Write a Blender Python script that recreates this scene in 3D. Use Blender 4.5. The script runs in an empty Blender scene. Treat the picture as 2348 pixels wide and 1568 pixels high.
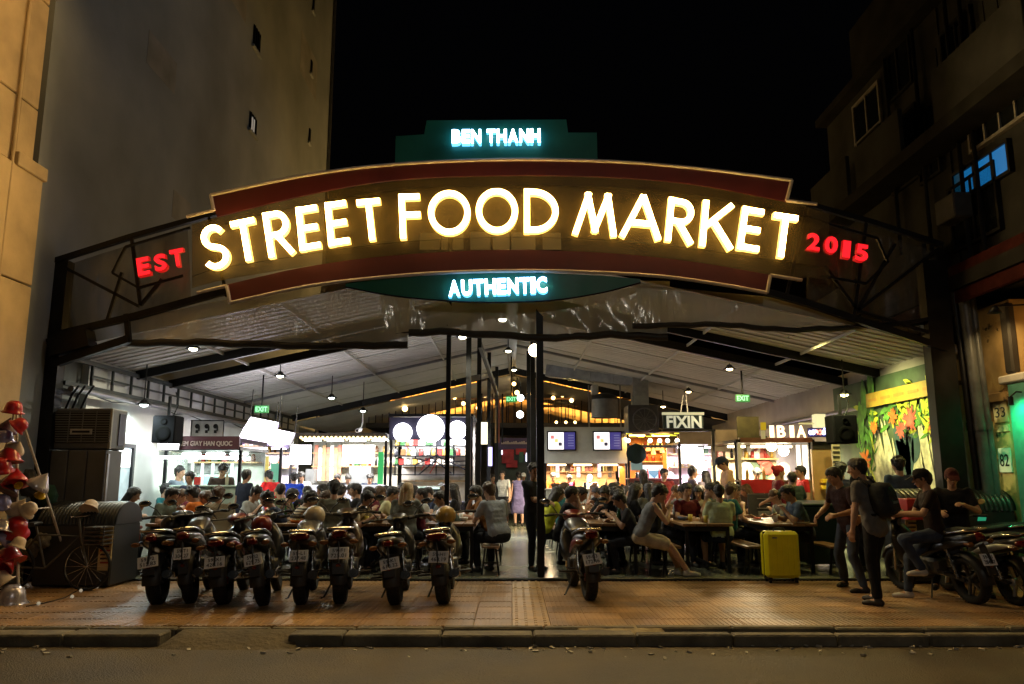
import bpy, bmesh, math, random
from mathutils import Vector, Matrix, Euler
random.seed(7)
rnd = random.Random(11)
C = bpy.context.scene.collection
SC = bpy.context.scene
PI = math.pi
# ------------------------------------------------------------------ camera, sky, exposure
TH = math.radians(9.8); CT, ST = math.cos(TH), math.sin(TH)
FPX, CX, CY, EYE = 1800.0, 1173.5, 784.0, 1.5
cam = bpy.data.cameras.new('camera'); cam.sensor_width = 36; cam.lens = FPX / 2347 * 36
cam.clip_start = 0.05; cam.clip_end = 500
camo = bpy.data.objects.new('camera', cam); C.objects.link(camo)
camo.location = (0, 0, EYE); camo.rotation_euler = (PI / 2 + TH, 0, 0)
SC.camera = camo
w = bpy.data.worlds.new('World'); SC.world = w; w.use_nodes = True
wn = w.node_tree.nodes; bg = wn['Background']
sky = wn.new('ShaderNodeTexSky'); sky.sky_type = 'NISHITA'; sky.sun_disc = False
sky.sun_elevation = math.radians(-4); sky.sun_rotation = math.radians(200)
w.node_tree.links.new(sky.outputs[0], bg.inputs[0]); bg.inputs[1].default_value = 0.035
SC.view_settings.view_transform = 'Standard'; SC.view_settings.look = 'None'
SC.view_settings.exposure = 0; SC.view_settings.gamma = 1; SC.view_settings.use_curve_mapping = False
SC.cycles.use_denoising = True
SC.cycles.max_bounces = 6; SC.cycles.diffuse_bounces = 3; SC.cycles.transparent_max_bounces = 8
SC.cycles.sample_clamp_indirect = 3; SC.cycles.caustics_reflective = False; SC.cycles.caustics_refractive = False

def ratio(py):
    v = (CY - py) / FPX
    return (ST + v * CT) / (CT - v * ST)
def at(px, py, Y):                       # the point at depth Y that the photograph shows at px, py
    v = (CY - py) / FPX; d = CT - v * ST
    return Vector(((px - CX) / FPX / d * Y, Y, EYE + ratio(py) * Y))
def gnd(px, py, z=0.0):
    Y = (z - EYE) / ratio(py)
    return at(px, py, Y)

# ------------------------------------------------------------------ materials
MATS = {}
def mat(name, col, rough=.6, metal=0., var=.18, scale=6., bump=0., bscale=60., spec=.5, coat=0., rnds=0., emis=None, es=0., alpha=1., coords='Object'):
    if name in MATS: return MATS[name]
    m = bpy.data.materials.new(name); m.use_nodes = True; MATS[name] = m
    nt = m.node_tree; n = nt.nodes; L = nt.links; b = n['Principled BSDF']
    b.inputs['Roughness'].default_value = rough; b.inputs['Metallic'].default_value = metal
    b.inputs['Specular IOR Level'].default_value = spec; b.inputs['Coat Weight'].default_value = coat
    b.inputs['Alpha'].default_value = alpha
    col = tuple(col) + (1,)
    tc = n.new('ShaderNodeNewGeometry' if coords == 'Position' else 'ShaderNodeTexCoord')
    if var or rnds:
        nz = n.new('ShaderNodeTexNoise'); nz.inputs['Scale'].default_value = scale; nz.inputs['Detail'].default_value = 5
        L.new(tc.outputs[coords], nz.inputs['Vector'])
        mr = n.new('ShaderNodeMapRange'); mr.inputs[1].default_value = .3; mr.inputs[2].default_value = .7
        mr.inputs[3].default_value = 1 - var; mr.inputs[4].default_value = 1 + var
        L.new(nz.outputs['Fac'], mr.inputs[0]); val = mr.outputs[0]
        if rnds:
            oi = n.new('ShaderNodeObjectInfo'); m2 = n.new('ShaderNodeMapRange')
            m2.inputs[3].default_value = 1 - rnds; m2.inputs[4].default_value = 1 + rnds
            L.new(oi.outputs['Random'], m2.inputs[0])
            mm = n.new('ShaderNodeMath'); mm.operation = 'MULTIPLY'
            L.new(val, mm.inputs[0]); L.new(m2.outputs[0], mm.inputs[1]); val = mm.outputs[0]
        vm = n.new('ShaderNodeVectorMath'); vm.operation = 'SCALE'; vm.inputs[0].default_value = col[:3]
        L.new(val, vm.inputs['Scale']); L.new(vm.outputs[0], b.inputs['Base Color'])
        mr3 = n.new('ShaderNodeMapRange'); mr3.inputs[3].default_value = max(.03, rough - .12); mr3.inputs[4].default_value = min(1, rough + .12)
        L.new(nz.outputs['Fac'], mr3.inputs[0]); L.new(mr3.outputs[0], b.inputs['Roughness'])
    else: b.inputs['Base Color'].default_value = col
    if bump:
        nb = n.new('ShaderNodeTexNoise'); nb.inputs['Scale'].default_value = bscale; nb.inputs['Detail'].default_value = 4
        L.new(tc.outputs[coords], nb.inputs['Vector'])
        bp = n.new('ShaderNodeBump'); bp.inputs['Strength'].default_value = bump; bp.inputs['Distance'].default_value = .02
        L.new(nb.outputs['Fac'], bp.inputs['Height']); L.new(bp.outputs[0], b.inputs['Normal'])
    if emis:
        b.inputs['Emission Color'].default_value = tuple(emis) + (1,); b.inputs['Emission Strength'].default_value = es
    return m
def glow(name, col, s):
    if name in MATS: return MATS[name]
    m = mat(name, tuple(.04 + .12 * c for c in col), .4, var=0, emis=col, es=s); return m
def cloth(r, g, b):
    return mat('cloth_%d_%d_%d' % (r * 1000, g * 1000, b * 1000), (r, g, b), .85, var=.25, scale=9, bump=.9, bscale=11, spec=.2)
def striped(name, c1, c2, scale=9., axis='Z'):
    if name in MATS: return MATS[name]
    m = mat(name, c1, .85, var=0, spec=.2); nt = m.node_tree; n = nt.nodes
    tc = n.new('ShaderNodeTexCoord'); wv = n.new('ShaderNodeTexWave'); wv.bands_direction = axis
    wv.inputs['Scale'].default_value = scale; wv.inputs['Distortion'].default_value = .8
    rp = n.new('ShaderNodeValToRGB'); rp.color_ramp.interpolation = 'CONSTANT'
    rp.color_ramp.elements[0].color = tuple(c1) + (1,); rp.color_ramp.elements[1].color = tuple(c2) + (1,); rp.color_ramp.elements[1].position = .55
    nt.links.new(tc.outputs['Object'], wv.inputs[0]); nt.links.new(wv.outputs[0], rp.inputs[0]); nt.links.new(rp.outputs[0], n['Principled BSDF'].inputs['Base Color'])
    return m
def corr(mat_, *a): return mat_

# ------------------------------------------------------------------ mesh helpers
class MB:
    def __init__(s): s.v = []; s.f = []; s.sm = []
    def add(s, vs, fs, smooth=False):
        o = len(s.v); s.v += [tuple(x) for x in vs]; s.f += [tuple(i + o for i in f) for f in fs]; s.sm += [smooth] * len(fs); return s
    def box(s, c, d, R=None, b=0.):
        hx, hy, hz = d[0] / 2, d[1] / 2, d[2] / 2; c = Vector(c)
        if b <= 0:
            vs = [Vector((x * hx, y * hy, z * hz)) for x in (-1, 1) for y in (-1, 1) for z in (-1, 1)]
            fs = [(0, 1, 3, 2), (4, 6, 7, 5), (0, 4, 5, 1), (2, 3, 7, 6), (0, 2, 6, 4), (1, 5, 7, 3)]
        else:
            b = min(b, hx * .9, hy * .9, hz * .9); vs = []; ix = {}
            for sx in (-1, 1):
                for sy in (-1, 1):
                    for sz in (-1, 1):
                        for k in range(3):
                            p = [sx * (hx - b), sy * (hy - b), sz * (hz - b)]; p[k] = (sx * hx, sy * hy, sz * hz)[k]
                            ix[sx, sy, sz, k] = len(vs); vs.append(Vector(p))
            fs = []
            def ad(q):
                a = [vs[i] for i in q]; nn = (a[1] - a[0]).cross(a[2] - a[0]); m = sum(a, Vector())
                fs.append(tuple(q) if nn.dot(m) > 0 else tuple(q[::-1]))
            for k in range(3):
                o = [i for i in range(3) if i != k]
                for sg in (-1, 1):
                    q = []
                    for a, bb in ((-1, -1), (1, -1), (1, 1), (-1, 1)):
                        t = [0, 0, 0]; t[k] = sg; t[o[0]] = a; t[o[1]] = bb; q.append(ix[t[0], t[1], t[2], k])
                    ad(q)
                for a in (-1, 1):
                    for bb in (-1, 1):
                        q = []
                        for kk, sg in ((o[0], -1), (o[1], -1), (o[1], 1), (o[0], 1)):
                            t = [0, 0, 0]; t[o[0]] = a; t[o[1]] = bb; t[k] = sg; q.append(ix[t[0], t[1], t[2], kk])
                        ad(q)
            for sx in (-1, 1):
                for sy in (-1, 1):
                    for sz in (-1, 1): ad([ix[sx, sy, sz, k] for k in range(3)])
        if R: vs = [R @ x for x in vs]
        return s.add([x + c for x in vs], fs)
    def box2(s, a, b, bev=0.):
        return s.box([(a[i] + b[i]) / 2 for i in range(3)], [abs(a[i] - b[i]) for i in range(3)], None, bev)
    def bar(s, a, b, w, h=None, up=(0, 0, 1)):
        a, b = Vector(a), Vector(b); d = b - a; L = d.length; y = d.normalized(); u = Vector(up)
        if abs(y.dot(u)) > .97: u = Vector((1, 0, 0))
        x = y.cross(u).normalized(); z = x.cross(y); R = Matrix((x, y, z)).transposed()
        return s.box((a + b) / 2, (w, L, h or w), R)
    def cyl(s, a, b, r, r2=None, n=12, cap=True):
        a, b = Vector(a), Vector(b); r2 = r if r2 is None else r2; d = (b - a).normalized()
        u = d.orthogonal().normalized(); v = d.cross(u); vs = []
        for p, q in ((a, r), (b, r2)):
            for i in range(n):
                t = 2 * PI * i / n; vs.append(p + (u * math.cos(t) + v * math.sin(t)) * q)
        s.add(vs, [(i, (i + 1) % n, n + (i + 1) % n, n + i) for i in range(n)], True)
        if cap: s.add(vs, [tuple(range(n))[::-1], tuple(range(n, 2 * n))])
        return s
    def tube(s, pts, r, n=8, closed=False):
        pts = [Vector(p) for p in pts]; m = len(pts); vs = []; pu = None
        for i, p in enumerate(pts):
            if closed: d = pts[(i + 1) % m] - pts[i - 1]
            else: d = pts[min(i + 1, m - 1)] - pts[max(i - 1, 0)]
            d.normalize()
            if pu is None: u = d.orthogonal().normalized()
            else:
                u = pu - d * pu.dot(d)
                u = u.normalized() if u.length > 1e-5 else d.orthogonal().normalized()
            pu = u; v = d.cross(u); rr = r[i] if isinstance(r, (list, tuple)) else r
            vs += [p + (u * math.cos(2 * PI * k / n) + v * math.sin(2 * PI * k / n)) * rr for k in range(n)]
        fs = []
        for i in range(m if closed else m - 1):
            j = (i + 1) % m
            fs += [(i * n + k, i * n + (k + 1) % n, j * n + (k + 1) % n, j * n + k) for k in range(n)]
        s.add(vs, fs, True)
        if not closed: s.add(vs, [tuple(range(n))[::-1], tuple(range((m - 1) * n, m * n))])
        return s
    def lathe(s, prof, c=(0, 0, 0), n=16, ax=None, arc=2 * PI):
        c = Vector(c); R = Matrix.Identity(3)
        if ax is not None: R = Vector((0, 0, 1)).rotation_difference(Vector(ax)).to_matrix()
        full = abs(arc - 2 * PI) < 1e-4; k = n if full else n + 1; vs = []
        for r, z in prof:
            for i in range(k):
                t = arc * i / n; vs.append(R @ Vector((r * math.cos(t), r * math.sin(t), z)) + c)
        fs = []
        for j in range(len(prof) - 1):
            for i in range(n if full else n):
                i2 = (i + 1) % k if full else i + 1
                fs.append((j * k + i, j * k + i2, (j + 1) * k + i2, (j + 1) * k + i))
        return s.add(vs, fs, True)
    def ball(s, c, r, n=12, m=8, sc=(1, 1, 1), R=None):
        c = Vector(c); vs = []
        for j in range(m + 1):
            a = PI * j / m
            for i in range(n):
                t = 2 * PI * i / n; p = Vector((math.sin(a) * math.cos(t) * r * sc[0], math.sin(a) * math.sin(t) * r * sc[1], -math.cos(a) * r * sc[2]))
                vs.append((R @ p if R else p) + c)
        return s.add(vs, [(j * n + i, j * n + (i + 1) % n, (j + 1) * n + (i + 1) % n, (j + 1) * n + i) for j in range(m) for i in range(n)], True)
    def loft(s, secs, n=12, e=2.4):      # secs: (centre, rx, rz) across the Y direction, superellipse sections
        vs = []
        for c, rx, rz in secs:
            for i in range(n):
                t = 2 * PI * i / n; ct, st = math.cos(t), math.sin(t)
                vs.append(Vector(c) + Vector((math.copysign(abs(ct) ** (2 / e), ct) * rx, 0, math.copysign(abs(st) ** (2 / e), st) * rz)))
        m = len(secs)
        s.add(vs, [(j * n + i, (j + 1) * n + i, (j + 1) * n + (i + 1) % n, j * n + (i + 1) % n) for j in range(m - 1) for i in range(n)], True)
        return s.add(vs, [tuple(range(n)), tuple(range((m - 1) * n, m * n))[::-1]])
    def prism(s, poly, Y, d):            # poly: (x, z) outline in a vertical plane at Y, thickness d backwards
        n = len(poly); A = sum(poly[i][0] * poly[(i + 1) % n][1] - poly[(i + 1) % n][0] * poly[i][1] for i in range(n))
        if A < 0: poly = poly[::-1]
        vs = [(x, Y, z) for x, z in poly] + [(x, Y + d, z) for x, z in poly]
        return s.add(vs, [tuple(range(n)), tuple(range(n, 2 * n))[::-1]] + [(i, i + n, (i + 1) % n + n, (i + 1) % n) for i in range(n)])
    def strip(s, a, b, Y, d):            # band between two polylines of points (x, z) at Y
        n = len(a); vs = [(x, Y, z) for x, z in a] + [(x, Y, z) for x, z in b] + [(x, Y + d, z) for x, z in a] + [(x, Y + d, z) for x, z in b]
        fs = []
        for i in range(n - 1):
            fs += [(i, n + i, n + i + 1, i + 1), (2 * n + i, 2 * n + i + 1, 3 * n + i + 1, 3 * n + i), (i, i + 1, 2 * n + i + 1, 2 * n + i), (n + i, 3 * n + i, 3 * n + i + 1, n + i + 1)]
        fs += [(0, 2 * n, 3 * n, n), (n - 1, 2 * n - 1, 4 * n - 1, 3 * n - 1)]
        return s.add(vs, fs)
    def mesh(s, name, off=Vector()):
        me = bpy.data.meshes.new(name)
        me.from_pydata([(x - off[0], y - off[1], z - off[2]) for x, y, z in s.v], [], s.f)
        me.polygons.foreach_set('use_smooth', s.sm); me.update(); return me
    def build(s, name, m, parent=None, local=False):
        if parent is not None:
            off = Vector() if local else wloc(parent); loc = Vector()
        else:
            xs, ys, zs = zip(*s.v); off = loc = Vector(((min(xs) + max(xs)) / 2, (min(ys) + max(ys)) / 2, min(zs)))
        return link(name, s.mesh(name, off), m, parent, loc)
def wloc(o):
    p = Vector()
    while o is not None: p += o.location; o = o.parent
    return p
def link(name, me, m, parent=None, loc=(0, 0, 0), rot=None):
    o = bpy.data.objects.new(name, me); C.objects.link(o); o.location = loc
    if rot is not None: o.rotation_euler = rot
    if parent is not None: o.parent = parent
    if m is not None:
        if len(me.materials) == 0: me.materials.append(m)
        elif me.materials[0] != m: o.material_slots[0].link = 'OBJECT'; o.material_slots[0].material = m
    return o
def thing(name, label, cat, loc=(0, 0, 0), rz=0, group=None):
    o = bpy.data.objects.new(name, None); C.objects.link(o); o.empty_display_size = .1
    o.location = loc; o.rotation_euler = (0, 0, rz); return tag(o, label, cat, group)
def tag(o, label, cat, group=None):
    o['label'] = label; o['category'] = cat
    if group: o['group'] = group
    return o
def struct(o): o['kind'] = 'structure'; return o
def P2(px, py, Y): p = at(px, py, Y); return (p.x, p.z)
def rect(mb, x0, y0, x1, y1, Y, d, b=0.):         # a box whose front, at depth Y, fills the rectangle seen in the photograph
    a = at((x0 + x1) / 2, y0, Y); c = at((x0 + x1) / 2, y1, Y); ym = (y0 + y1) / 2
    xa, xb = at(x0, ym, Y).x, at(x1, ym, Y).x
    return mb.box2((xa, Y, a.z), (xb, Y + d, c.z), b)
def lamp(kind, loc, col, power, parent=None, r=.05, rot=None, spot=None, size=None):
    l = bpy.data.lights.new('light', kind); l.color = col; l.energy = power
    if kind == 'AREA':
        l.shape = 'RECTANGLE'; l.size, l.size_y = size
    else: l.shadow_soft_size = r
    if spot: l.spot_size = spot; l.spot_blend = .6
    o = bpy.data.objects.new('light', l); C.objects.link(o)
    if parent is not None: o.parent = parent; o.location = Vector(loc) - wloc(parent)
    else: o.location = loc
    if rot is not None: o.rotation_euler = rot
    return o
def text_mesh(s, size, ext=.005, bold=0., align='CENTER'):
    cu = bpy.data.curves.new('text', 'FONT'); cu.body = s; cu.size = size; cu.extrude = ext; cu.offset = bold
    cu.align_x = align; cu.resolution_u = 3; cu.fill_mode = 'BOTH'
    o = bpy.data.objects.new('text', cu); me = bpy.data.meshes.new_from_object(o); bpy.data.objects.remove(o); return me
def fit_text(s, w, h, ext=.01, bold=0.):           # text mesh scaled to w x h, centred, upright in XZ and facing -Y
    me = text_mesh(s, 1, 0.02, bold)
    xs = [v.co.x for v in me.vertices]; ys = [v.co.y for v in me.vertices]
    sx = w / (max(xs) - min(xs)); sy = h / (max(ys) - min(ys)); cx = (max(xs) + min(xs)) / 2; cy = (max(ys) + min(ys)) / 2
    for v in me.vertices: v.co = Vector(((v.co.x - cx) * sx, -v.co.z / .02 * ext, (v.co.y - cy) * sy))
    return me
BLACK = mat('black_steel', (.012, .012, .013), .45, .6, var=.3)
DARK = mat('dark_plastic', (.02, .02, .021), .5, var=.25)
STEEL = mat('grey_steel', (.25, .25, .26), .4, .8)
CHROME = mat('chrome', (.6, .6, .6), .15, 1., var=.05)
WHITE = mat('white_paint', (.75, .74, .72), .5, var=.07)
WOOD = mat('table_wood', (.22, .12, .05), .45, var=.3, scale=14, bump=.15, bscale=40, rnds=.2)
# ================================================================== SETTING
asph = mat('asphalt', (.085, .066, .040), .7, var=.4, scale=1.1, bump=.8, bscale=70, coords='Position')
conc = mat('concrete', (.30, .26, .20), .8, var=.3, scale=3, bump=.4, bscale=30)
kerbm = mat('kerb_concrete', (.15, .13, .09), .8, var=.5, scale=3, bump=.6, bscale=25, rnds=.15, coords='Position')
tilem = mat('paving_tile', (.31, .185, .08), .42, var=.48, scale=1.3, bump=.2, bscale=50, rnds=.14, coords='Position')
tact = mat('tactile_tile', (.42, .27, .11), .42, var=.2, scale=3, rnds=.1)
grout = mat('dark_grout', (.07, .05, .035), .9, var=.3)
floorm = mat('market_floor', (.20, .21, .15), .22, var=.35, scale=1.1, bump=.12, bscale=6)
mb = MB(); mb.add([(-90, -60, -.105), (90, -60, -.105), (90, 8.4, -.105), (-90, 8.4, -.105)], [(0, 1, 2, 3)])
struct(mb.build('road', asph))
mb = MB(); mb.box2((-40, 8.32, -.3), (40, 60, -.02)); pav = struct(mb.build('pavement', grout))
# paving tiles, one by one (nearest 300), the rest joined
def tile_mesh(tactile=False, s=.396):
    m = MB(); m.box((0, 0, 0), (s, s, .03), b=.004)
    if tactile:
        for i in range(4):
            for j in range(3): m.box((-.15 + i * .1, -.13 + j * .13, .018), (.032, .1, .014), b=.003)
    else:
        for i in range(-3, 4): m.box((i * .054, 0, .0145), (.036, s - .02, .010), b=.002)
    return m
tm, tt = tile_mesh().mesh('paving_tile'), tile_mesh(True).mesh('tactile_tile')
cells = []
for j in range(9):
    for i in range(-45, 46):
        x, y = i * .4 + .2, 8.62 + j * .4
        cells.append((abs(x) - y * .66, abs(x), x, y, i))
cells.sort(); rest = MB()
for k, (d, ax, x, y, i) in enumerate(cells):
    z = -.013 + rnd.uniform(-.003, .003)
    if k < 300:
        t = link('tile', tt if i == 0 else tm, tact if i == 0 else tilem, pav, Vector((x, y, z)) - pav.location)
        t.rotation_euler = (rnd.gauss(0, .004), rnd.gauss(0, .004), 0)
    else: rest.box((x, y, z), (.392, .392, .03))
o = rest.build('tile', tilem, pav); o['kind'] = 'stuff'
# kerb: an inner strip, a groove and the outer stones with a cut for the ramp
kerb = struct(MB().box2((-40, 8.02, -.3), (40, 8.42, -.17)).build('kerb', grout))
slotx = gnd(1415, 1440).x
rampx0, rampx1 = gnd(405, 1450).x, gnd(668, 1450).x
def stones(name, y0, y1, z0, z1, skip=None):
    x = -9.0
    while x < 9:
        L = rnd.uniform(.85, 1.05)
        a, b = x + .006, x + L - .006
        if not (skip and b > skip[0] and a < skip[1]):
            MB().box2((a, y0 + rnd.uniform(-.008, .008), z0), (b, y1 - (.12 if name == 'kerb_stone' and a > slotx else 0) + rnd.uniform(-.01, .01), z1 + rnd.uniform(-.012, .004)), .016).build(name, kerbm, kerb)
        elif skip and a < skip[0] - .15: MB().box2((a, y0, z0), (skip[0], y1, z1), .012).build(name, kerbm, kerb)
        elif skip and b > skip[1] + .15: MB().box2((skip[1], y0, z0), (b, y1, z1), .012).build(name, kerbm, kerb)
        x += L
stones('kerb_stone', 7.98, 8.25, -.29, .0, (rampx0, rampx1))
stones('edge_stone', 8.30, 8.415, -.29, .012)
mb = MB(); n = 14; vs = []
for i in range(n + 1):
    t = i / n; x = rampx0 + (rampx1 - rampx0) * t; e = .22 * math.sin(PI * t) ** .4
    vs += [(x, 8.27, .002), (x, 8.08, -.015), (x + (t - .5) * .15, 7.96 - e * .2, -.07 + rnd.uniform(-.008, .008)), (x + (t - .5) * .25, 7.88 - e * .4, -.109)]
mb.add(vs, [(i * 4 + k, i * 4 + k + 1, i * 4 + k + 5, i * 4 + k + 4) for i in range(n) for k in range(3)], True)
tag(mb.build('concrete_ramp', mat('ramp_concrete', (.12, .095, .055), .85, var=.45, scale=2.5, bump=.8, bscale=20, coords='Position')), 'rough concrete ramp filling the gap between kerb stones by the motorbikes', 'ramp')
mb = MB(); c0 = gnd(1415, 1468, -.1); vs = [(c0.x, c0.y + .1, .004)]; m_ = 20
for rr, zz in ((.6, -.01), (1., -.108)):
    for i in range(m_):
        a = 2 * PI * i / m_; q = rr * (1 + .2 * rnd.random())
        vs.append((c0.x + math.cos(a) * .44 * q, c0.y + .02 + math.sin(a) * .2 * q - (.0 if math.sin(a) > 0 else .02), zz if math.sin(a) < .2 else .006))
fs = [(0, 1 + i, 1 + (i + 1) % m_) for i in range(m_)] + [(1 + i, 1 + m_ + i, 1 + m_ + (i + 1) % m_, 1 + (i + 1) % m_) for i in range(m_)]
mb.add(vs, fs, True); tag(mb.build('concrete_patch', mat('patch_concrete', (.36, .29, .17), .9, var=.35, scale=8, bump=.9, bscale=18)), 'lumpy pale concrete mound poured over the kerb edge', 'concrete')
mb = MB()
for i in range(150):
    x, y = rnd.uniform(-5.5, 5.5), 7.98 - abs(rnd.gauss(0, .25)); s = rnd.uniform(.012, .04)
    if x < 0 and rnd.random() < .6: continue
    R = Euler((rnd.uniform(-.3, .3), rnd.uniform(-.3, .3), rnd.uniform(0, 6))).to_matrix()
    mb.box((x, y, -.105 + s * .2), (s * 1.6, s, s * .4), R)
o = mb.build('litter', mat('pale_litter', (.5, .46, .38), .8, var=.5, rnds=.4)); o['kind'] = 'stuff'
# market floor with its raised edge
mb = MB(); mb.box2((-7.0, 12.0, -.2), (6.9, 34, .045), .01); struct(mb.build('market_floor', floorm))
mb = MB(); mb.box2((-6.95, 11.955, -.02), (6.85, 11.998, .03)); struct(mb.build('floor_edge_strip', BLACK))
# ------------------------------------------------------------------ tall grey building: its long blind wall closes the market on the left
gw = mat('grey_render', (.23, .25, .265), .95, spec=.03, var=.25, scale=.4, bump=.25, bscale=9)
tw = thing('tower_building', 'tall grey blind-walled building rising along the left side of the market', 'building', (-7.15, 11.6, 0))
XW = -7.15
mb = MB(); mb.box2((XW - 12, 11.22, -.2), (XW, 29, 40)); mb.build('wall', gw, tw)
MB().cyl((XW + .06, 28.7, 3), (XW + .06, 28.7, 39), .06, n=8).build('drainpipe', STEEL, tw)
for y_, z_, a_, h_ in ((14.2, 9.5, 1.3, .7), (17.5, 13.5, 1.8, 1.1), (21, 8.2, 1.6, .8), (24.5, 15, 2.2, 1.5), (15.8, 6.9, .9, .6)): MB().box2((XW - .01, y_, z_), (XW + .006, y_ + a_, z_ + h_)).build('render_patch', mat('render_patch', (.215, .215, .21), .9, var=.3, scale=1.2), tw)
for px, py, h, lit in ((588, 92, .62, 0), (579, 285, .5, 1), (713, 155, .5, 0), (709, 312, .5, 0), (718, 12, .5, 0)):
    Y = XW / ((px - CX) / FPX) * 1.0
    for _ in range(6):
        v = (CY - py) / FPX; Y = XW * (CT - v * ST) / ((px - CX) / FPX)
    z = at(px, py, Y).z
    dY = .3 if px < 600 else .12
    wdw = MB().box2((XW - .04, Y - dY, z - h / 2), (XW + .02, Y + dY, z + h / 2)).build('window', mat('window_dark', (.008, .01, .012), .1, var=0), tw)
    MB().box2((XW - .01, Y - dY - .07, z - h / 2 - .08), (XW + .07, Y + dY + .07, z - h / 2), .01).build('sill', gw, wdw)
    if lit: MB().box2((XW + .0, Y - .2, z - h * .45), (XW + .035, Y + .1, z + h * .3)).build('pane', mat('pale_pane', (.6, .6, .58), .4, var=.1, emis=(1, 1, .95), es=.15), wdw)
    for k in range(3): MB().box2((XW + .02, Y - dY + dY * .5 * (k + .5), z - h / 2), (XW + .04, Y - dY + dY * .5 * (k + .5) + .03, z + h / 2)).build('bar', BLACK, wdw)
fl = thing('added_floodlight', 'unseen flood lamp added on the apartment roof edge to brighten the tall grey wall', 'added_floodlight', (7.1, 9.6, 12.85))  # unseen lamp, added only to brighten the tall grey wall
MB().box((7.05, 9.62, 13.0), (.2, .4, .3), Euler((0, .3, .5)).to_matrix(), .02).build('housing', STEEL, fl); MB().bar((7.1, 9.6, 12.8), (7.1, 9.6, 12.95), .06).build('bracket', BLACK, fl)
q_ = (Vector((-7.1, 16, 6.8)) - Vector((6.9, 9.65, 13.0))).to_track_quat('-Z', 'Y').to_euler()
lamp('SPOT', (6.9, 9.65, 13.0), (.62, .80, 1), 800, fl, .1, rot=q_, spot=math.radians(62))
# ------------------------------------------------------------------ ochre building at the far left
och = mat('ochre_stone', (.48, .36, .2), .75, var=.15, scale=2.5, bump=.2, bscale=22, rnds=.06)
lb = thing('ochre_building', 'ochre stone-clad building lit by assumed street light at far left edge', 'building', (-7.35, 10, 0))
MB().box2((-16, 5, -.2), (-7.12, 10.97, 14)).build('wall', mat('dark_core', (.05, .04, .03), .9), lb)
def zat(px, py): Y = 11.2; return at(px, py, Y).z
zs = [-.1, 2.1, 4.25, 5.9, 6.9, 8.6, 10.4, 12.2]
for k in range(len(zs) - 1):
    ys = [9.2, 10.15, 11.19] if k < 3 else [9.2, 10.55, 10.98]
    for j in range(2):
        dark = k >= 5 and j == 0
        x1 = -7.02 if (k in (0, 1, 2) and j == 1) else -7.07
        MB().box2((-7.118, ys[j] + .012, zs[k] + .012), (x1, ys[j + 1] - .012, zs[k + 1] - .012), .012).build('window' if dark else 'cladding_panel', mat('window_dark', (.008, .01, .012), .1, var=0) if dark else och, lb)
MB().box2((-7.15, 10.5, 5.86), (-6.97, 11.2, 6.06), .01).build('ledge', och, lb)
MB().cyl((-7.03, 10.45, 0), (-7.03, 10.45, 12), .025).build('drainpipe', och, lb)
# assumed street lamp on the left, out of view; added to warm the ochre wall
sl = thing('added_street_lamp', 'assumed, unseen grey steel street lamp with warm lamp head at left kerb', 'street lamp', (-6.3, 8.55, 0))
MB().cyl((-6.3, 8.55, 0), (-6.3, 8.55, 9.4), .08, .05).build('pole', STEEL, sl)
MB().tube([(-6.3, 8.55, 9.3), (-6.2, 8.7, 9.6), (-5.6, 8.9, 9.75)], .04).build('arm', STEEL, sl)
MB().box((-5.4, 8.95, 9.72), (.6, .25, .12), b=.03).build('lamp_head', STEEL, sl)
MB().box((-5.4, 8.95, 9.65), (.45, .18, .02)).build('lamp_lens', glow('sodium_lens', (1, .6, .2), 12), sl)
LSTREET = lamp('SPOT', (-5.4, 8.95, 9.6), (1, .58, .18), 190, sl, .15, rot=(0, math.radians(38), math.radians(-35)), spot=math.radians(112))
sl2 = thing('added_street_lamp', 'unseen street lamp added across the road to light the parked motorbikes', 'street lamp', (2.5, -5.2, 0))  # lamp added behind the camera to lift plates and bike rears
MB().cyl((2.5, -5.2, -.1), (2.5, -5.2, 7.4), .08, .05).build('pole', STEEL, sl2); MB().box((2.5, -4.9, 7.45), (.26, .7, .12), b=.03).build('lamp_head', STEEL, sl2); MB().box((2.5, -4.85, 7.38), (.18, .5, .02)).build('lamp_lens', glow('pale_lens', (1, .9, .72), 10), sl2)
lamp('SPOT', (2.5, -4.85, 7.3), (1, .90, .74), 430, sl2, .12, rot=(math.radians(62), 0, 0), spot=math.radians(75))
# ------------------------------------------------------------------ dark apartment block at right
apm = mat('apartment_render', (.034, .035, .035), .95, spec=.03, var=.4, scale=1.1, bump=.3, bscale=12)
aps = mat('apartment_stain', (.02, .02, .02), .95, spec=.03, var=.4, scale=1.5)
redm = mat('dull_red_paint', (.035, .009, .008), .9, spec=.03, var=.3)
wd = mat('window_dark', (.008, .01, .012), .1)
ab = thing('apartment_block', 'dark old apartment block with balconies rising over right side', 'building', (9, 13, 0))
XA = 7.35
def onA(px, py, X=XA):
    v = (CY - py) / FPX; Y = X * (CT - v * ST) / ((px - CX) / FPX); return Y, at(px, py, Y).z
MB().box2((XA, 12.45, 4.3), (XA + 10, 17.2, 9.6)).build('wall', apm, ab)
MB().box2((XA + .02, 4, 4.3), (XA + 10, 12.45, 12.8)).build('wall', apm, ab)
MB().box2((XA + .4, 13, 9.6), (XA + 8, 16.6, 11.6)).build('roof_room', aps, ab)
MB().box2((XA - .25, 4, 9.55), (XA + .4, 17.25, 9.72)).build('cornice', aps, ab)
for z in (4.35, 6.9): MB().box2((XA - .55, 4, z), (XA + .1, 17.3, z + .22)).build('balcony_slab', aps, ab)
MB().box2((XA - .5, 8.2, 4.15), (XA - .42, 15, 4.75), .01).build('fascia_board', redm, ab)
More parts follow.
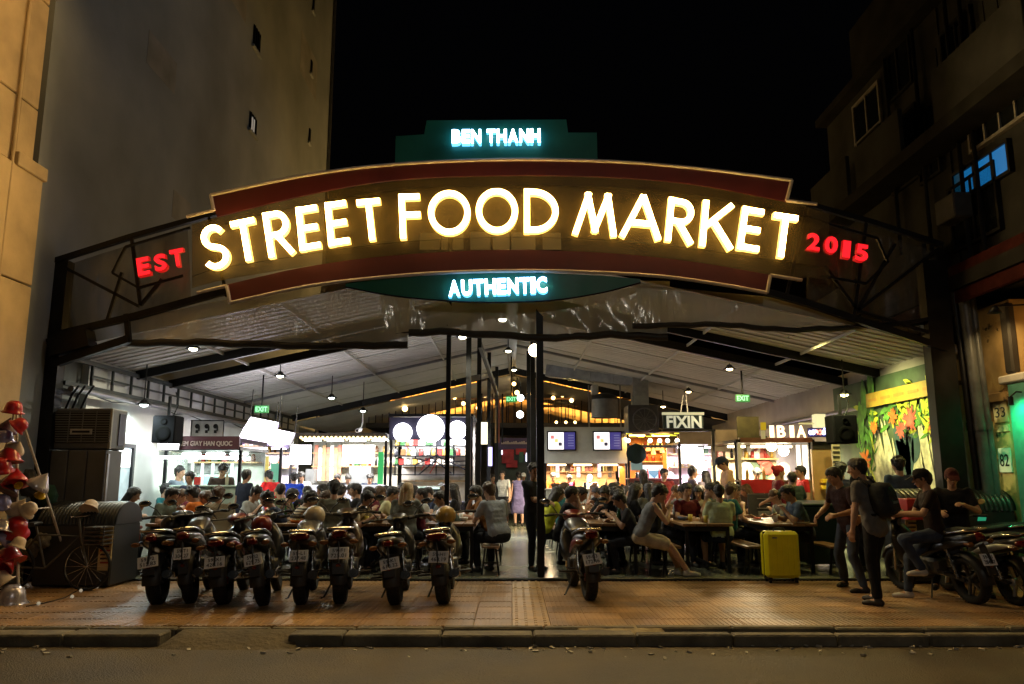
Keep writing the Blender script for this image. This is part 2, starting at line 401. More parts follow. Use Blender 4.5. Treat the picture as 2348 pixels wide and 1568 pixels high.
for y0, y1, z0, z1 in ((13.0, 14.8, 7.12, 7.95), (15.2, 17.1, 7.12, 8.0), (9.6, 11.9, 7.12, 8.0), (15.2, 17.1, 4.57, 5.4), (12.6, 14.7, 4.57, 5.35)):
    MB().box2((XA - .53, y0, z0), (XA - .45, y1, z1), .01).build('balcony_parapet', apm, ab)
def win(y, z, w_, h, m=wd, bars=2, fr=WHITE):
    f = MB()
    f.box2((XA - .06, y - w_ / 2 - .05, z - h / 2 - .05), (XA + .02, y + w_ / 2 + .05, z - h / 2)); f.box2((XA - .06, y - w_ / 2 - .05, z + h / 2), (XA + .02, y + w_ / 2 + .05, z + h / 2 + .05))
    f.box2((XA - .06, y - w_ / 2 - .05, z - h / 2), (XA + .02, y - w_ / 2, z + h / 2)); f.box2((XA - .06, y + w_ / 2, z - h / 2), (XA + .02, y + w_ / 2 + .05, z + h / 2))
    fo = f.build('window', fr, ab); MB().box2((XA - .03, y - w_ / 2 + .002, z - h / 2 + .002), (XA - .004, y + w_ / 2 - .002, z + h / 2 - .002)).build('pane', m, fo)
    for k in range(bars):
        yy = y - w_ / 2 + w_ * (k + 1) / (bars + 1); MB().box2((XA - .055, yy - .02, z - h / 2), (XA - .032, yy + .02, z + h / 2)).build('mullion', fr, fo)
pf = mat('window_frame_pale', (.2, .19, .18), .6)
y, z = onA(2290, 215); win(y, z, 1.5, 1.15, wd, 3, pf)
y, z = onA(1990, 262); win(y, z, 1.1, .8, wd, 1, pf)
blue = glow('blue_lit_pane', (.015, .24, .62), .55)
y, z = onA(2262, 392); win(y, z, 1.15, .42, blue, 2, BLACK)
y, z = onA(2215, 425); win(y, z + .05, .55, .42, glow('blue_dim_pane', (.01, .12, .22), .22), 0, BLACK)
for px, py, w_, h in ((2075, 345, 1.0, 1.3), (2000, 375, .9, 1.2), (2130, 330, .6, 1.2), (2235, 478, 1.2, 1.0), (2060, 150, .9, 1.1), (2200, 130, .8, 1.2)):
    y, z = onA(px, py); win(y, z, w_, h, wd, 1, aps)
y, z = onA(2215, 480); MB().box2((XA - .36, y - .28, z - .2), (XA - .06, y + .28, z + .2), .02).build('air_conditioner', mat('grimy_white', (.07, .07, .068), .8, spec=.1), ab)
for px in (2205, 2240, 2120, 2050):
    y, z = onA(px, 300); MB().cyl((XA - .08, y, 4.4), (XA - .08, y, 9.6), .035, n=8).build('drainpipe', aps, ab)
for k in range(7):
    y = 9.8 + k * .32; MB().cyl((XA - .49, y, 8.0), (XA - .49, y, 8.35), .012, n=6).build('rail_bar', BLACK, ab)
# ------------------------------------------------------------------ shabby ochre ground floor at right with pipes
pl = mat('peeling_plaster', (.46, .32, .14), .85, var=.3, scale=2.2, bump=.5, bscale=9)
def peel():
    m = pl; nt = m.node_tree; n = nt.nodes; b = n['Principled BSDF']; src = b.inputs['Base Color'].links[0].from_socket
    tc = n.new('ShaderNodeTexCoord'); nz = n.new('ShaderNodeTexNoise'); nz.inputs['Scale'].default_value = 2.2; nz.inputs['Detail'].default_value = 8; nz.inputs['Roughness'].default_value = .65
    rp = n.new('ShaderNodeValToRGB'); rp.color_ramp.elements[0].position = .60; rp.color_ramp.elements[1].position = .64
    mx = n.new('ShaderNodeMix'); mx.data_type = 'RGBA'; nt.links.new(tc.outputs['Object'], nz.inputs[0]); nt.links.new(nz.outputs[0], rp.inputs[0])
    nt.links.new(rp.outputs[0], mx.inputs[0]); nt.links.new(src, mx.inputs[6]); mx.inputs[7].default_value = (.05, .035, .02, 1); nt.links.new(mx.outputs[2], b.inputs['Base Color'])
peel()
rb = thing('plaster_shop_front', 'old peeling ochre shop front with number plates at right edge', 'building', (8, 11, 0))
MB().box2((XA - .02, 11.32, -.1), (XA + 4, 12.42, 4.1)).build('wall', pl, rb)
MB().box2((XA + .35, 8, -.1), (XA + 4, 11.3, 4.1)).build('wall', pl, rb)
MB().box2((XA - .07, 11.5, 2.62), (XA - .021, 12.35, 2.76), .01).build('ledge', pl, rb)
MB().box2((XA - .12, 11.02, 2.86), (XA + .1, 11.62, 2.98), .02).build('ledge', WHITE, rb)
MB().box2((XA - .10, 10.95, -.05), (XA + .02, 11.44, 2.84), .01).build('pilaster', mat('teal_paint', (.10, .34, .28), .6, var=.2), rb)
MB().box2((XA + .3, 10.6, 3.05), (XA + .349, 11.25, 4.0)).build('lit_window', glow('orange_room', (1, .48, .12), .8), rb)
MB().box2((XA - .08, 11.3, 3.0), (XA + .05, 11.5, 4.05), .03).build('arch_jamb', mat('dark_timber', (.03, .025, .02), .7), rb)
y, z = onA(2294, 950, XA - .03)
def plate(px, py, w_, h, s, bg_, fg):
    y, z = onA(px, py, XA - .03); b = MB().box2((XA - .04, y - w_ / 2, z - h / 2), (XA - .022, y + w_ / 2, z + h / 2), .004).build('number_plate', bg_, rb)
    link('plate_text', fit_text(s, w_ * .7, h * .5, .002), fg, b, (XA - .043 - b.location.x - rb.location.x, y - rb.location.y - b.location.y, z - rb.location.z - b.location.z), (0, 0, -PI / 2))
cream = mat('cream_card', (.62, .5, .28), .7, var=.1)
plate(2294, 945, .34, .3, '33', cream, BLACK); plate(2300, 982, .3, .1, '- - -', cream, mat('pale_print', (.5, .42, .28), .8))
plate(2304, 1055, .3, .36, '82', WHITE, BLACK)
gl = thing('assumed_green_light', 'small assumed green lamp throwing green light on teal pilaster', 'lamp', (XA - .35, 11.0, 2.55))  # assumed lamp, put in as the source of the pilaster's green light
MB().cyl((XA - .35, 11.0, 2.5), (XA - .35, 11.0, 2.62), .035).build('body', BLACK, gl); MB().tube([(XA - .35, 11.0, 2.62), (XA - .2, 11.1, 2.7), (XA - .06, 11.15, 2.7)], .012).build('arm', BLACK, gl)
lamp('SPOT', (XA - .42, 11.1, 2.5), (.03, 1, .35), 32, gl, .05, rot=(0, math.radians(-48), 0), spot=math.radians(130))
wl = thing('added_wall_lamp', 'small warm lamp added to brighten the peeling shop front', 'lamp', (XA - .5, 10.9, 3.9))  # added lamp: fills in warm light on the ochre plaster
MB().lathe([(.03, .1), (.1, 0), (.09, 0), (.03, .08)], (XA - .5, 10.9, 3.8), 14).build('shade', BLACK, wl); MB().bar((XA - .5, 10.9, 3.9), (XA + .36, 10.95, 3.95), .02).build('arm', BLACK, wl)
lamp('SPOT', (XA - .5, 10.9, 3.78), (1, .66, .25), 42, wl, .04, rot=(math.radians(20), math.radians(-25), 0), spot=math.radians(120))
pipem = mat('grey_pipe', (.10, .105, .11), .4, var=.3)
for i, (px0, px1, Y, r, mm) in enumerate(((2166, 2196, 12.0, .06, pipem), (2190, 2226, 11.9, .045, BLACK), (2212, 2250, 11.8, .085, pipem), (2234, 2262, 11.75, .05, pipem), (2150, 2180, 12.1, .05, BLACK))):
    a = at(px1, 1150, Y); b = at(px0, 700, Y); a.z = 0; b.x = a.x * .3 + b.x * .7
    p = MB().cyl((b.x + .12, Y, 0), (b.x, Y, 4.4), r, n=12); p.cyl((b.x + .06, Y, 2.2), (b.x + .06, Y, 2.32), r + .012, n=12)
    tag(p.build('downpipe', mm), ['slim grey downpipe beside the flower mural', 'thin black cable duct next to the slim grey downpipe', 'thickest grey downpipe at the corner of the shop front', 'grey downpipe standing against the peeling ochre plaster', 'black conduit closest to the mural edge'][i], 'pipe')
# ------------------------------------------------------------------ market walls and roof
Z0, SL = 5.0, .22                        # ridge height, slope
def roofz(x): return Z0 - SL * abs(x)
wallm = mat('market_wall', (.62, .63, .62), .8, var=.1, scale=2)
mb = MB(); mb.box2((XW + .003, 12.95, 0), (XW + .12, 26, 3.45)); struct(mb.build('market_side_wall', wallm))
mb = MB(); mb.box2((6.85, 12.35, 0), (7.2, 27, 3.6)); rw = struct(mb.build('market_end_wall', mat('market_wall_warm', (.36, .33, .28), .8, var=.15, scale=2)))
mb = MB(); mb.box2((-7.2, 33.2, 0), (7.2, 33.4, 6)); struct(mb.build('market_back_wall', mat('back_wall_dark', (.08, .07, .06), .8)))
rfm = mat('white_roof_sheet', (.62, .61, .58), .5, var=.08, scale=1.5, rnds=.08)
roof = thing('market_roof', 'white corrugated metal roof over the food market hall', 'roof', (0, 12, Z0))
def sheet(x0, x1, y0, y1, dz=0.):
    m = MB(); n = max(2, int((y1 - y0) / .2)); ys = []
    for k in range(n):
        a = y0 + (y1 - y0) * k / n; d = (y1 - y0) / n
        ys += [(a, 0), (a + d * .62, 0), (a + d * .7, .045), (a + d * .92, .045)]
    ys.append((y1, 0)); vs = []
    for y, h in ys:
        for x in (x0, x1): vs.append((x, y, roofz(x) + h + dz))
    m.add(vs, [(2 * i, 2 * i + 1, 2 * i + 3, 2 * i + 2) for i in range(len(ys) - 1)]); return m
for s in (-1, 1):
    y = 12.0
    while y < 24.9:
        y1 = min(y + 1.0, 25)
        if not (14.45 < y + .5 < 16.05):
            sheet(0.02 * s, 7.05 * s, y + .004, y1 - .004, .012 * (int(y) % 2)).build('roof_sheet', rfm, roof)
        y = y1 if abs(y - 13) > .01 else 14.5
        if abs(y - 14.5) < .01: sheet(0.02 * s, 7.05 * s, 14.004, 14.496).build('roof_sheet', rfm, roof); y = 16.0
    # the dark opening between the two runs of sheets, with its beams
    MB().bar((s * 7, 14.55, roofz(7) - .08), (s * .1, 14.55, roofz(.1) - .08), .08, .16).build('rafter', BLACK, roof)
    MB().bar((s * 7, 15.97, roofz(7) - .08), (s * .1, 15.97, roofz(.1) - .08), .08, .16).build('rafter', BLACK, roof)
    MB().bar((s * 7, 25.05, roofz(7) - .1), (s * .1, 25.05, roofz(.1) - .1), .08, .2).build('rafter', BLACK, roof)
    MB().bar((s * 7, 20.5, roofz(7) - .03), (s * .1, 20.5, roofz(.1) - .03), .05, .06).build('rafter', STEEL, roof)
    for x in (1.8, 3.6, 5.4): MB().bar((s * x, 12.1, roofz(x) - .03), (s * x, 24.9, roofz(x) - .03), .03, .05).build('purlin', rfm, roof)
    m = MB(); x0, x1 = .02 * s, 7.05 * s
    m.add([(x0, 14.4, roofz(x0) + .5), (x1, 14.4, roofz(x1) + .5), (x1, 16.1, roofz(x1) + .5), (x0, 16.1, roofz(x0) + .5)], [(0, 1, 2, 3)]); m.build('upper_panel', BLACK, roof)
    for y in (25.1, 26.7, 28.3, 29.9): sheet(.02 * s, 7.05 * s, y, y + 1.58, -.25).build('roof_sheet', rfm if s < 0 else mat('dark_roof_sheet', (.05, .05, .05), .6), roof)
MB().box2((-.12, 12, Z0 - .12), (.12, 31.5, Z0 - .04)).build('ridge_beam', STEEL, roof)
# raised monitor behind the sign
for px0, px1 in ((962, 1008), (1012, 1062), (1078, 1124), (1130, 1168), (1172, 1232), (1236, 1286)):
    rect(MB(), px0, 531 + abs(px0 - 1110) * .02, px1, 572, 12.4, .02).build('monitor_panel', rfm, roof)
# eaves trusses running back along both sides
def eaves(s, label):
    X = 6.95 * s; t = thing('eaves_truss', label, 'truss', (X, 12, 2.9), 0, 'steel eaves trusses along the hall')
    gm = mat('dark_green_steel', (.035, .045, .042), .45, .4)
    for z in (3.36, 2.95): MB().box2((X - .03, 12.1, z - .035), (X + .03, 25, z + .035)).build('chord', gm, t)
    y = 12.9; k = 0
    while y < 24.8:
        z0, z1 = ((3.15, 3.33) if k % 2 else (2.98, 3.15))
        MB().box2((X - .02, y - .02, 2.98), (X + .02, y + .02, 3.33)).build('web_bar', gm, t)
        MB().box2((X - .018, y + .03, 3.14), (X + .018, y + .6, 3.17)).build('rail_bar', gm, t)
        y += .68; k += 1
    MB().tube([(X - .12 * s, 12.1, 2.86), (X - .12 * s, 18, 2.84), (X - .12 * s, 25, 2.86)], .05, 8).build('conduit', STEEL, t)
    for k in range(3):
        MB().tube([(X - .06 * s, 12.2 + 4 * k + 1.3 * j, 2.9 - .12 * (j % 2) - .03 * k) for j in range(8)], .012, 5).build('cable', BLACK, t)
    return t
eaves(-1, 'dark steel eaves truss with cables along the left wall'); eaves(1, 'dark steel eaves truss with cables along the right wall')
# ------------------------------------------------------------------ gate truss and sign
YG = 11.8
gate = thing('gate_frame', 'black steel arched gate frame carrying the market sign', 'gate', (0, YG, 0))
def gp(px, py, Y=YG): return at(px, py, Y)
for px, w_ in ((112, .2), (2158, .22), (2186, .16)):
    x = gp(px, 800).x; MB().box2((x - w_ / 2, YG + .1, 0), (x + w_ / 2, YG + .1 + w_, gp(px, 592).z)).build('column', BLACK, gate)
for px, w_ in ((1022, .07), (1240, .11)):
    x = gp(px, 1000).x; MB().box2((x - w_ / 2, YG + .3, 0), (x + w_ / 2, YG + .3 + w_, 5.6)).build('column', BLACK, gate)
def chain(name, pts, w_, Y=YG + .12):
    q = [gp(x, y, Y) for x, y in pts]
    m = MB()
    for a, b in zip(q[:-1], q[1:]): m.bar(a, b, w_, w_)
    return m.build(name, BLACK, gate)
chain('top_chord', [(98, 590), (120, 600), (300, 543), (480, 493), (700, 430), (900, 400), (1150, 390), (1400, 395), (1640, 420), (1850, 468), (2000, 510), (2160, 562)], .08)
chain('bottom_chord', [(120, 770), (310, 725), (500, 672), (700, 640), (900, 612), (1150, 600), (1400, 607), (1650, 640), (1850, 695), (2000, 745), (2170, 800)], .1)
chain('tie_bar', [(120, 835), (295, 778)], .12); chain('tie_bar', [(290, 720), (296, 785)], .07); chain('tie_bar', [(2020, 750), (2190, 720)], .05)
chain('tie_bar', [(120, 800), (210, 775)], .28)
for a in ([(302, 546), (322, 700)], [(135, 606), (318, 702)], [(322, 700), (372, 640)], [(280, 625), (246, 735)], [(1985, 510), (1955, 735)], [(2150, 570), (1965, 712)], [(1965, 712), (1890, 610)], [(1965, 712), (2050, 560)], [(1965, 712), (2130, 762)], [(480, 500), (520, 680)], [(1850, 470), (1800, 690)]):
    chain('brace', a, .045)
chain('outline_bar', [(436, 522), (288, 566), (258, 626), (318, 660), (420, 632)], .035, YG - .02)
chain('outline_bar', [(1880, 508), (2010, 546), (2035, 600), (1985, 650), (1880, 632)], .035, YG - .02)
# glazed scrap of plastic sheeting on the truss corners
def plastic(name, c, a=.3, rough=.12, bs=5., av=.3, bmp=.8):
    if name in MATS: return MATS[name]
    m = mat(name, c, rough, var=0, spec=.8); nt = m.node_tree; n = nt.nodes; b = n['Principled BSDF']
    tr = n.new('ShaderNodeBsdfTransparent'); tr.inputs[0].default_value = (.93, .93, .9, 1); mx = n.new('ShaderNodeMixShader')
    tc = n.new('ShaderNodeTexCoord'); mp = n.new('ShaderNodeMapping'); mp.inputs['Rotation'].default_value = (0, .6, 0); mp.inputs['Scale'].default_value = (1.6, 1, .45)
    nz = n.new('ShaderNodeTexNoise'); nz.inputs['Scale'].default_value = bs; nz.inputs['Detail'].default_value = 4; nz.inputs['Distortion'].default_value = .8
    bp = n.new('ShaderNodeBump'); bp.inputs['Strength'].default_value = bmp; bp.inputs['Distance'].default_value = .08
    nt.links.new(tc.outputs['Object'], mp.inputs[0]); nt.links.new(mp.outputs[0], nz.inputs[0]); nt.links.new(nz.outputs[0], bp.inputs['Height']); nt.links.new(bp.outputs[0], b.inputs['Normal'])
    mr = n.new('ShaderNodeMapRange'); mr.inputs[1].default_value = .35; mr.inputs[2].default_value = .75; mr.inputs[3].default_value = a * (1 - av); mr.inputs[4].default_value = a * (1 + av)
    nt.links.new(nz.outputs[0], mr.inputs[0])
    nt.links.new(mr.outputs[0], mx.inputs[0]); nt.links.new(tr.outputs[0], mx.inputs[1]); nt.links.new(b.outputs[0], mx.inputs[2]); nt.links.new(mx.outputs[0], n['Material Output'].inputs[0]); return m
CLEAR = plastic('clear_plastic', (.70, .69, .57), .68, .14, 1.2, .16, .6); SMOKE = plastic('dusty_plastic', (.10, .095, .07), .55, .2, 1.5, .3)
def film(pxpts_top, pxpts_bot, Y, wob, nx=40, nz=10):
    def lerp(pts, t):
        q = t * (len(pts) - 1); i = min(int(q), len(pts) - 2); f = q - i
        return (pts[i][0] * (1 - f) + pts[i + 1][0] * f, pts[i][1] * (1 - f) + pts[i + 1][1] * f)
    vs = []; r = random.Random(int(pxpts_top[0][0])); ph = [r.uniform(0, 6) for _ in range(6)]
    for j in range(nz + 1):
        for i in range(nx + 1):
            t = i / nx; a = lerp(pxpts_top, t); b = lerp(pxpts_bot, t); f = j / nz
            p = at(a[0] * (1 - f) + b[0] * f, a[1] * (1 - f) + b[1] * f, Y)
            p.y += wob * (math.sin(t * 23 + ph[0] + 2 * f) + .7 * math.sin(t * 41 + ph[1] - 4 * f) + .5 * math.sin(t * 67 + 7 * f + ph[2])) * (.3 + f)
            vs.append(p)
    return MB().add(vs, [(j * (nx + 1) + i, j * (nx + 1) + i + 1, (j + 1) * (nx + 1) + i + 1, (j + 1) * (nx + 1) + i) for j in range(nz) for i in range(nx)], True)
def curtain(label, top, bot, Y, r=.035):
    t = thing('plastic_curtain', label, 'curtain', at(bot[0][0], bot[0][1], Y), 0, 'half-rolled clear plastic curtains')
    film(top, bot, Y, .02).build('sheet', CLEAR, t)
    q = [at(x, y + 5, Y) for x, y in bot]; pts = []
    for a, b in zip(q[:-1], q[1:]):
        for k in range(6): pts.append(a.lerp(b, k / 6) + Vector((0, 0, .012 * math.sin(k * 2 + a.x * 5))))
    MB().tube(pts + [q[-1]], r, 8).build('roll', DARK, t)
curtain('clear plastic curtain half rolled up under the left of the sign', [(290, 735), (500, 690), (700, 655), (940, 640)], [(285, 782), (450, 780), (700, 788), (935, 786)], YG + .22, .06)
curtain('clear plastic curtain half rolled up under the middle of the sign', [(870, 650), (1150, 640), (1535, 645)], [(878, 762), (1010, 755), (1250, 770), (1400, 762), (1530, 768)], YG + .3, .06)
curtain('creased clear plastic curtain half rolled up under the right of sign', [(1440, 650), (1760, 680), (2000, 740), (2160, 780)], [(1450, 742), (1650, 738), (1800, 752), (1960, 746), (2150, 730)], YG + .26, .045)
tag(film([(145, 610), (300, 560), (430, 520)], [(150, 765), (300, 722), (440, 690)], YG + .25, .015, 24, 8).build('plastic_sheet', SMOKE), 'dusty plastic sheet stretched over the left end of gate truss', 'plastic sheet')
tag(film([(1860, 500), (2000, 530), (2150, 580)], [(1850, 690), (2000, 735), (2150, 790)], YG + .25, .05, 30, 10).build('plastic_sheet', plastic('creased_plastic', (.16, .14, .1), .4, .1, 4, .5, 1.)), 'creased plastic sheet stretched over the right end of gate truss', 'plastic sheet')
# the sign
sign = thing('market_sign', 'big arched sign with glowing yellow STREET FOOD MARKET letters', 'sign', (0, YG - .3, 4))
YS = YG - .12
def dense(pts, n=40):
    # Catmull-Rom through pixel points
    out = []; m = len(pts)
    for k in range(n + 1):
        q = k / n * (m - 1); i = min(int(q), m - 2); f = q - i
        p0, p1, p2, p3 = pts[max(i - 1, 0)], pts[i], pts[i + 1], pts[min(i + 2, m - 1)]
        out.append(tuple(.5 * (2 * p1[a] + (p2[a] - p0[a]) * f + (2 * p0[a] - 5 * p1[a] + 4 * p2[a] - p3[a]) * f * f + (3 * p1[a] - p0[a] - 3 * p2[a] + p3[a]) * f ** 3) for a in (0, 1)))
    return out
def PL(pts, Y): return [P2(x, y, Y) for x, y in pts]
T_out = dense([(483, 447), (700, 402), (900, 377), (1150, 366), (1400, 370), (1600, 386), (1815, 413)])
T_in = dense([(497, 497), (700, 447), (900, 413), (1150, 402), (1400, 406), (1600, 424), (1803, 462)])
B_out = dense([(527, 694), (700, 657), (850, 638), (1000, 626), (1150, 621), (1300, 622), (1500, 632), (1640, 650), (1758, 671)])
B_in = dense([(522, 652), (700, 612), (900, 586), (1150, 573), (1400, 581), (1600, 602), (1764, 630)])
L_top = dense([(440, 515), (497, 499), (700, 448), (900, 414), (1150, 403), (1400, 407), (1600, 425), (1803, 463), (1900, 490)]); L_bot = dense([(440, 660), (520, 640), (700, 611), (900, 585), (1150, 572), (1400, 580), (1600, 601), (1764, 629), (1900, 640)])
red = mat('sign_red', (.075, .007, .007), .5, var=.12, scale=3, bump=.08, bscale=6)
trimm = mat('sign_trim', (.55, .48, .44), .5, var=.08)
brown = mat('sign_brown', (.055, .04, .02), .55, var=.3, scale=3)
MB().strip(PL(T_out, YS), PL(T_in, YS), YS, .05).build('red_band', red, sign)
MB().strip(PL(B_in, YS), PL(B_out, YS), YS, .05).build('red_band', red, sign)
bp_ = MB().strip(PL(L_top, YS + .02), PL(L_bot, YS + .02), YS + .02, .01).build('letter_panel', plastic('brown_mesh', (.11, .078, .022), .42, .5, .8, .05, .02), sign)
for py_off in (20, 125):
    q = [at(a[0], a[1] + py_off * (b[1] - a[1]) / 150, YS - .005) for a, b in zip(L_top, L_bot)]
    MB().tube(q[::2], .004, 5).build('mounting_rail', BLACK, sign)
def trim(pts):
    MB().tube([at(x, y, YS - .02) for x, y in pts], .028, 8).build('trim', trimm, sign)
trim([(428, 497), (490, 482)]); trim([(490, 483), (483, 447)]); trim(T_out); trim([(1815, 413), (1803, 460)]); trim([(1803, 460), (1872, 468)])
trim([(452, 671), (520, 655)]); trim([(520, 655), (527, 694)]); trim(B_out); trim([(1758, 671), (1766, 631)]); trim([(1766, 631), (1838, 642)])
green = mat('sign_green', (.02, .19, .115), .4, var=.12, scale=3)
gpl = MB().prism(PL([(905, 385), (907, 312), (972, 308), (978, 276), (1298, 274), (1302, 304), (1368, 304), (1370, 385)], YS + .06), YS + .06, .05).build('green_board', green, sign)
lo = dense([(792, 658), (900, 678), (1030, 690), (1150, 693), (1270, 688), (1380, 671), (1468, 648)]); hi = dense([(792, 650), (900, 637), (1030, 629), (1150, 626), (1270, 627), (1380, 632), (1468, 640)])
MB().strip(PL(hi, YS + .03), PL(lo, YS + .03), YS + .03, .05).build('green_board', green, sign)
MB().tube([at(x, y, YS + .02) for x, y in lo], .012, 6).build('rim', BLACK, sign)
# letters made of strokes in a slanted frame
LW = .088
def arc(cx, cy, rx, ry, a0, a1, n=18): return [(cx + rx * math.cos(math.radians(a0 + (a1 - a0) * k / n)), cy + ry * math.sin(math.radians(a0 + (a1 - a0) * k / n))) for k in range(n + 1)]
GL = {'T': [[(0, 1), (1, 1)], [(.5, 1), (.5, -.07)]],
      'E': [[(0, -.07), (0, 1.07)], [(0, 1), (1, 1)], [(0, .5), (.93, .5)], [(0, 0), (1, 0)]],
      'F': [[(0, -.09), (0, 1.07)], [(0, 1), (1, 1)], [(0, .52), (1, .52)]],
      'O': [arc(.5, .5, .5, .5, 0, 360, 40)],
      'D': [[(0, -.07), (0, 1.07)], [(0, 1), (.25, 1)] + arc(.25, .5, .75, .5, 90, -90, 22) + [(0, 0)]],
      'R': [[(0, -.09), (0, 1.07)], [(0, 1), (.45, 1)] + arc(.45, .73, .42, .27, 90, -90, 14) + [(0, .46)], [(.36, .46), (.97, -.08)]],
      'K': [[(0, -.09), (0, 1.09)], [(.93, 1.06), (.1, .46)], [(.3, .6), (1, -.08)]],
      'M': [[(-.0, -.09), (.26, 1)], [(.22, 1), (.52, .0)], [(.48, .0), (.78, 1)], [(.74, 1), (1, -.09)]],
      'A': [[(0, -.08), (.5, 1.02)], [(.5, 1.02), (1, -.08)], [(.2, .3), (.8, .3)]],
      'S': [arc(.5, .755, .44, .245, 35, 265, 16)[:-1] + [(.5, .5)] + arc(.5, .245, .5, .245, 80, -145, 18)]}
facem = glow('letter_face', (1, .64, .21), 80); rimm = glow('letter_rim', (1, .56, .10), 4.5)
def letter(ch, bl, br, tl, face=facem, rimmat=rimm, lw=LW, Y=YG - .26):
    BL, BR, TL = at(*bl, Y), at(*br, Y), at(*tl, Y); eu = BR - BL; ev = TL - BL; wu, wv = eu.length, ev.length
    uh, vh = eu.normalized(), ev.normalized()
    def pt(u, v): return BL + uh * (lw / 2 + u * (wu - lw)) + vh * (lw / 2 + v * (wv - lw))
    mf, mr = MB(), MB()
    for k, st in enumerate(GL[ch]):
        p = [pt(*q) for q in st]; closed = (ch == 'O'); n = len(p)
        for m_, hw, y0, y1 in ((mf, lw / 2 - .006, -.0004 * k, .03), (mr, lw / 2 + .003, .012 + .0006 * k, .11)):
            vs = []
            for i, q in enumerate(p):
                a = p[i - 1] if i else (p[-2] if closed else p[0]); b = p[i + 1] if i < n - 1 else (p[1] if closed else p[-1])
                d = b - a; d.normalize(); nn = Vector((-d.z, 0, d.x)); qq = q
                if m_ is mr and not closed and i in (0, n - 1): qq = q + d * (.012 if i else -.012)
                for sg, yy in ((1, y0), (-1, y0), (-1, y1), (1, y1)): vs.append(qq + nn * hw * sg + Vector((0, yy, 0)))
            fs = [(4 * i + a, 4 * i + (a + 1) % 4, 4 * i + 4 + (a + 1) % 4, 4 * i + 4 + a) for i in range(n - 1) for a in range(4)]
            if not closed: fs += [(0, 3, 2, 1), (4 * n - 4, 4 * n - 3, 4 * n - 2, 4 * n - 1)]
            m_.add(vs, fs)
    lo_ = mr.build('letter', rimmat, sign); mf.build('letter_face', face, lo_)
K1 = lambda x, y: (427.9 + x * .20826, 415.6 + y * .20826)
K2 = lambda x, y: (886.3 + x * .20826, 415.6 + y * .20826)
K3 = lambda x, y: (1375.3 + x * .2213, 415.6 + y * .2213)
letter('S', K1(185, 985), K1(480, 940), K1(125, 500)); letter('T', K1(522, 900), K1(838, 835), K1(445, 450)); letter('R', K1(900, 828), K1(1200, 770), K1(828, 352))
letter('E', K1(1242, 762), K1(1500, 720), K1(1195, 290)); letter('E', K1(1560, 710), K1(1818, 670), K1(1515, 238)); letter('T', K1(1885, 655), K1(2196, 628), K1(1838, 205))
letter('F', K2(148, 618), K2(405, 605), K2(128, 142)); letter('O', K2(458, 588), K2(925, 582), K2(452, 100)); letter('O', K2(984, 566), K2(1448, 566), K2(980, 76)); letter('D', K2(1512, 560), K2(1892, 565), K2(1512, 82))
letter('M', (1312, 533), (1414, 539), (1322, 434)); letter('A', (1420, 539), (1516, 548), (1428, 439)); letter('R', (1525, 548), (1592, 559), (1534, 451)); letter('K', (1604, 560), (1682, 570), (1613, 460))
letter('E', (1690, 569), (1745, 578), (1704, 472)); letter('T', (1757, 583), (1824, 593), (1770, 485))
def word(ch, cx, cy, w_, h, rot, face, rimmat, bold, d=.05, Y=YS - .04, name='letter'):
    p = at(cx, cy, Y); a = at(cx - w_ / 2, cy, Y); b = at(cx + w_ / 2, cy, Y); t = at(cx, cy - h / 2, Y); u = at(cx, cy + h / 2, Y)
    W_, H_ = (b - a).length, (t - u).length
    lo_ = link(name, fit_text(ch, W_ * 1.07, H_ * 1.08, d, bold), rimmat, sign, p - sign.location, (0, math.radians(rot), 0))
    link(name + '_face', fit_text(ch, W_ * 1.0, H_ * .98, .008, bold), face, lo_, (0, -d, 0))
wf, wr = glow('white_letter_face', (.75, .95, 1), 14), glow('blue_letter_rim', (.12, .5, .95), 3)
rf, rr_ = glow('red_letter_face', (1, .012, .02), 1.5), glow('red_letter_rim', (1, .01, .01), .5)
def spread(word_, x0, x1, y0, y1, h, wr_, face, rim_, bold, Y):
    tot = sum(wr_[c] for c in word_); x = x0; s = (x1 - x0) / tot
    for c in word_:
        q = wr_[c] * s; t = (x + q / 2 - x0) / (x1 - x0); cy = y0 + (y1 - y0) * t
        if c != ' ': word(c, x + q / 2, cy, q * .86, h, -math.degrees(math.atan2(y0 - y1, x1 - x0)), face, rim_, bold, .05, Y)
        x += q
W_ = dict(B=1, E=.88, N=1.1, T=.98, H=1.1, A=1.12, U=1.08, I=.48, C=1.05, **{' ': .45})
spread('BEN THANH', 1035, 1240, 316, 314, 31, W_, wf, wr, .035, YS + .01)
spread('AUTHENTIC', 1027, 1255, 663, 654, 36, W_, wf, wr, .035, YS - .02)
for c, x, y, w_, h, r in (('E', 331, 612, 27, 40, -12), ('S', 370, 603, 27, 38, -12), ('T', 408, 592, 30, 38, -12), ('2', 1863, 556, 28, 38, 9), ('0', 1903, 563, 29, 38, 9), ('1', 1938, 573, 17, 38, 9), ('5', 1973, 581, 28, 38, 10)):
    word(c, x, y, w_, h, r, rf, rr_, .03 if c != '1' else .008, .04, YG - .1)
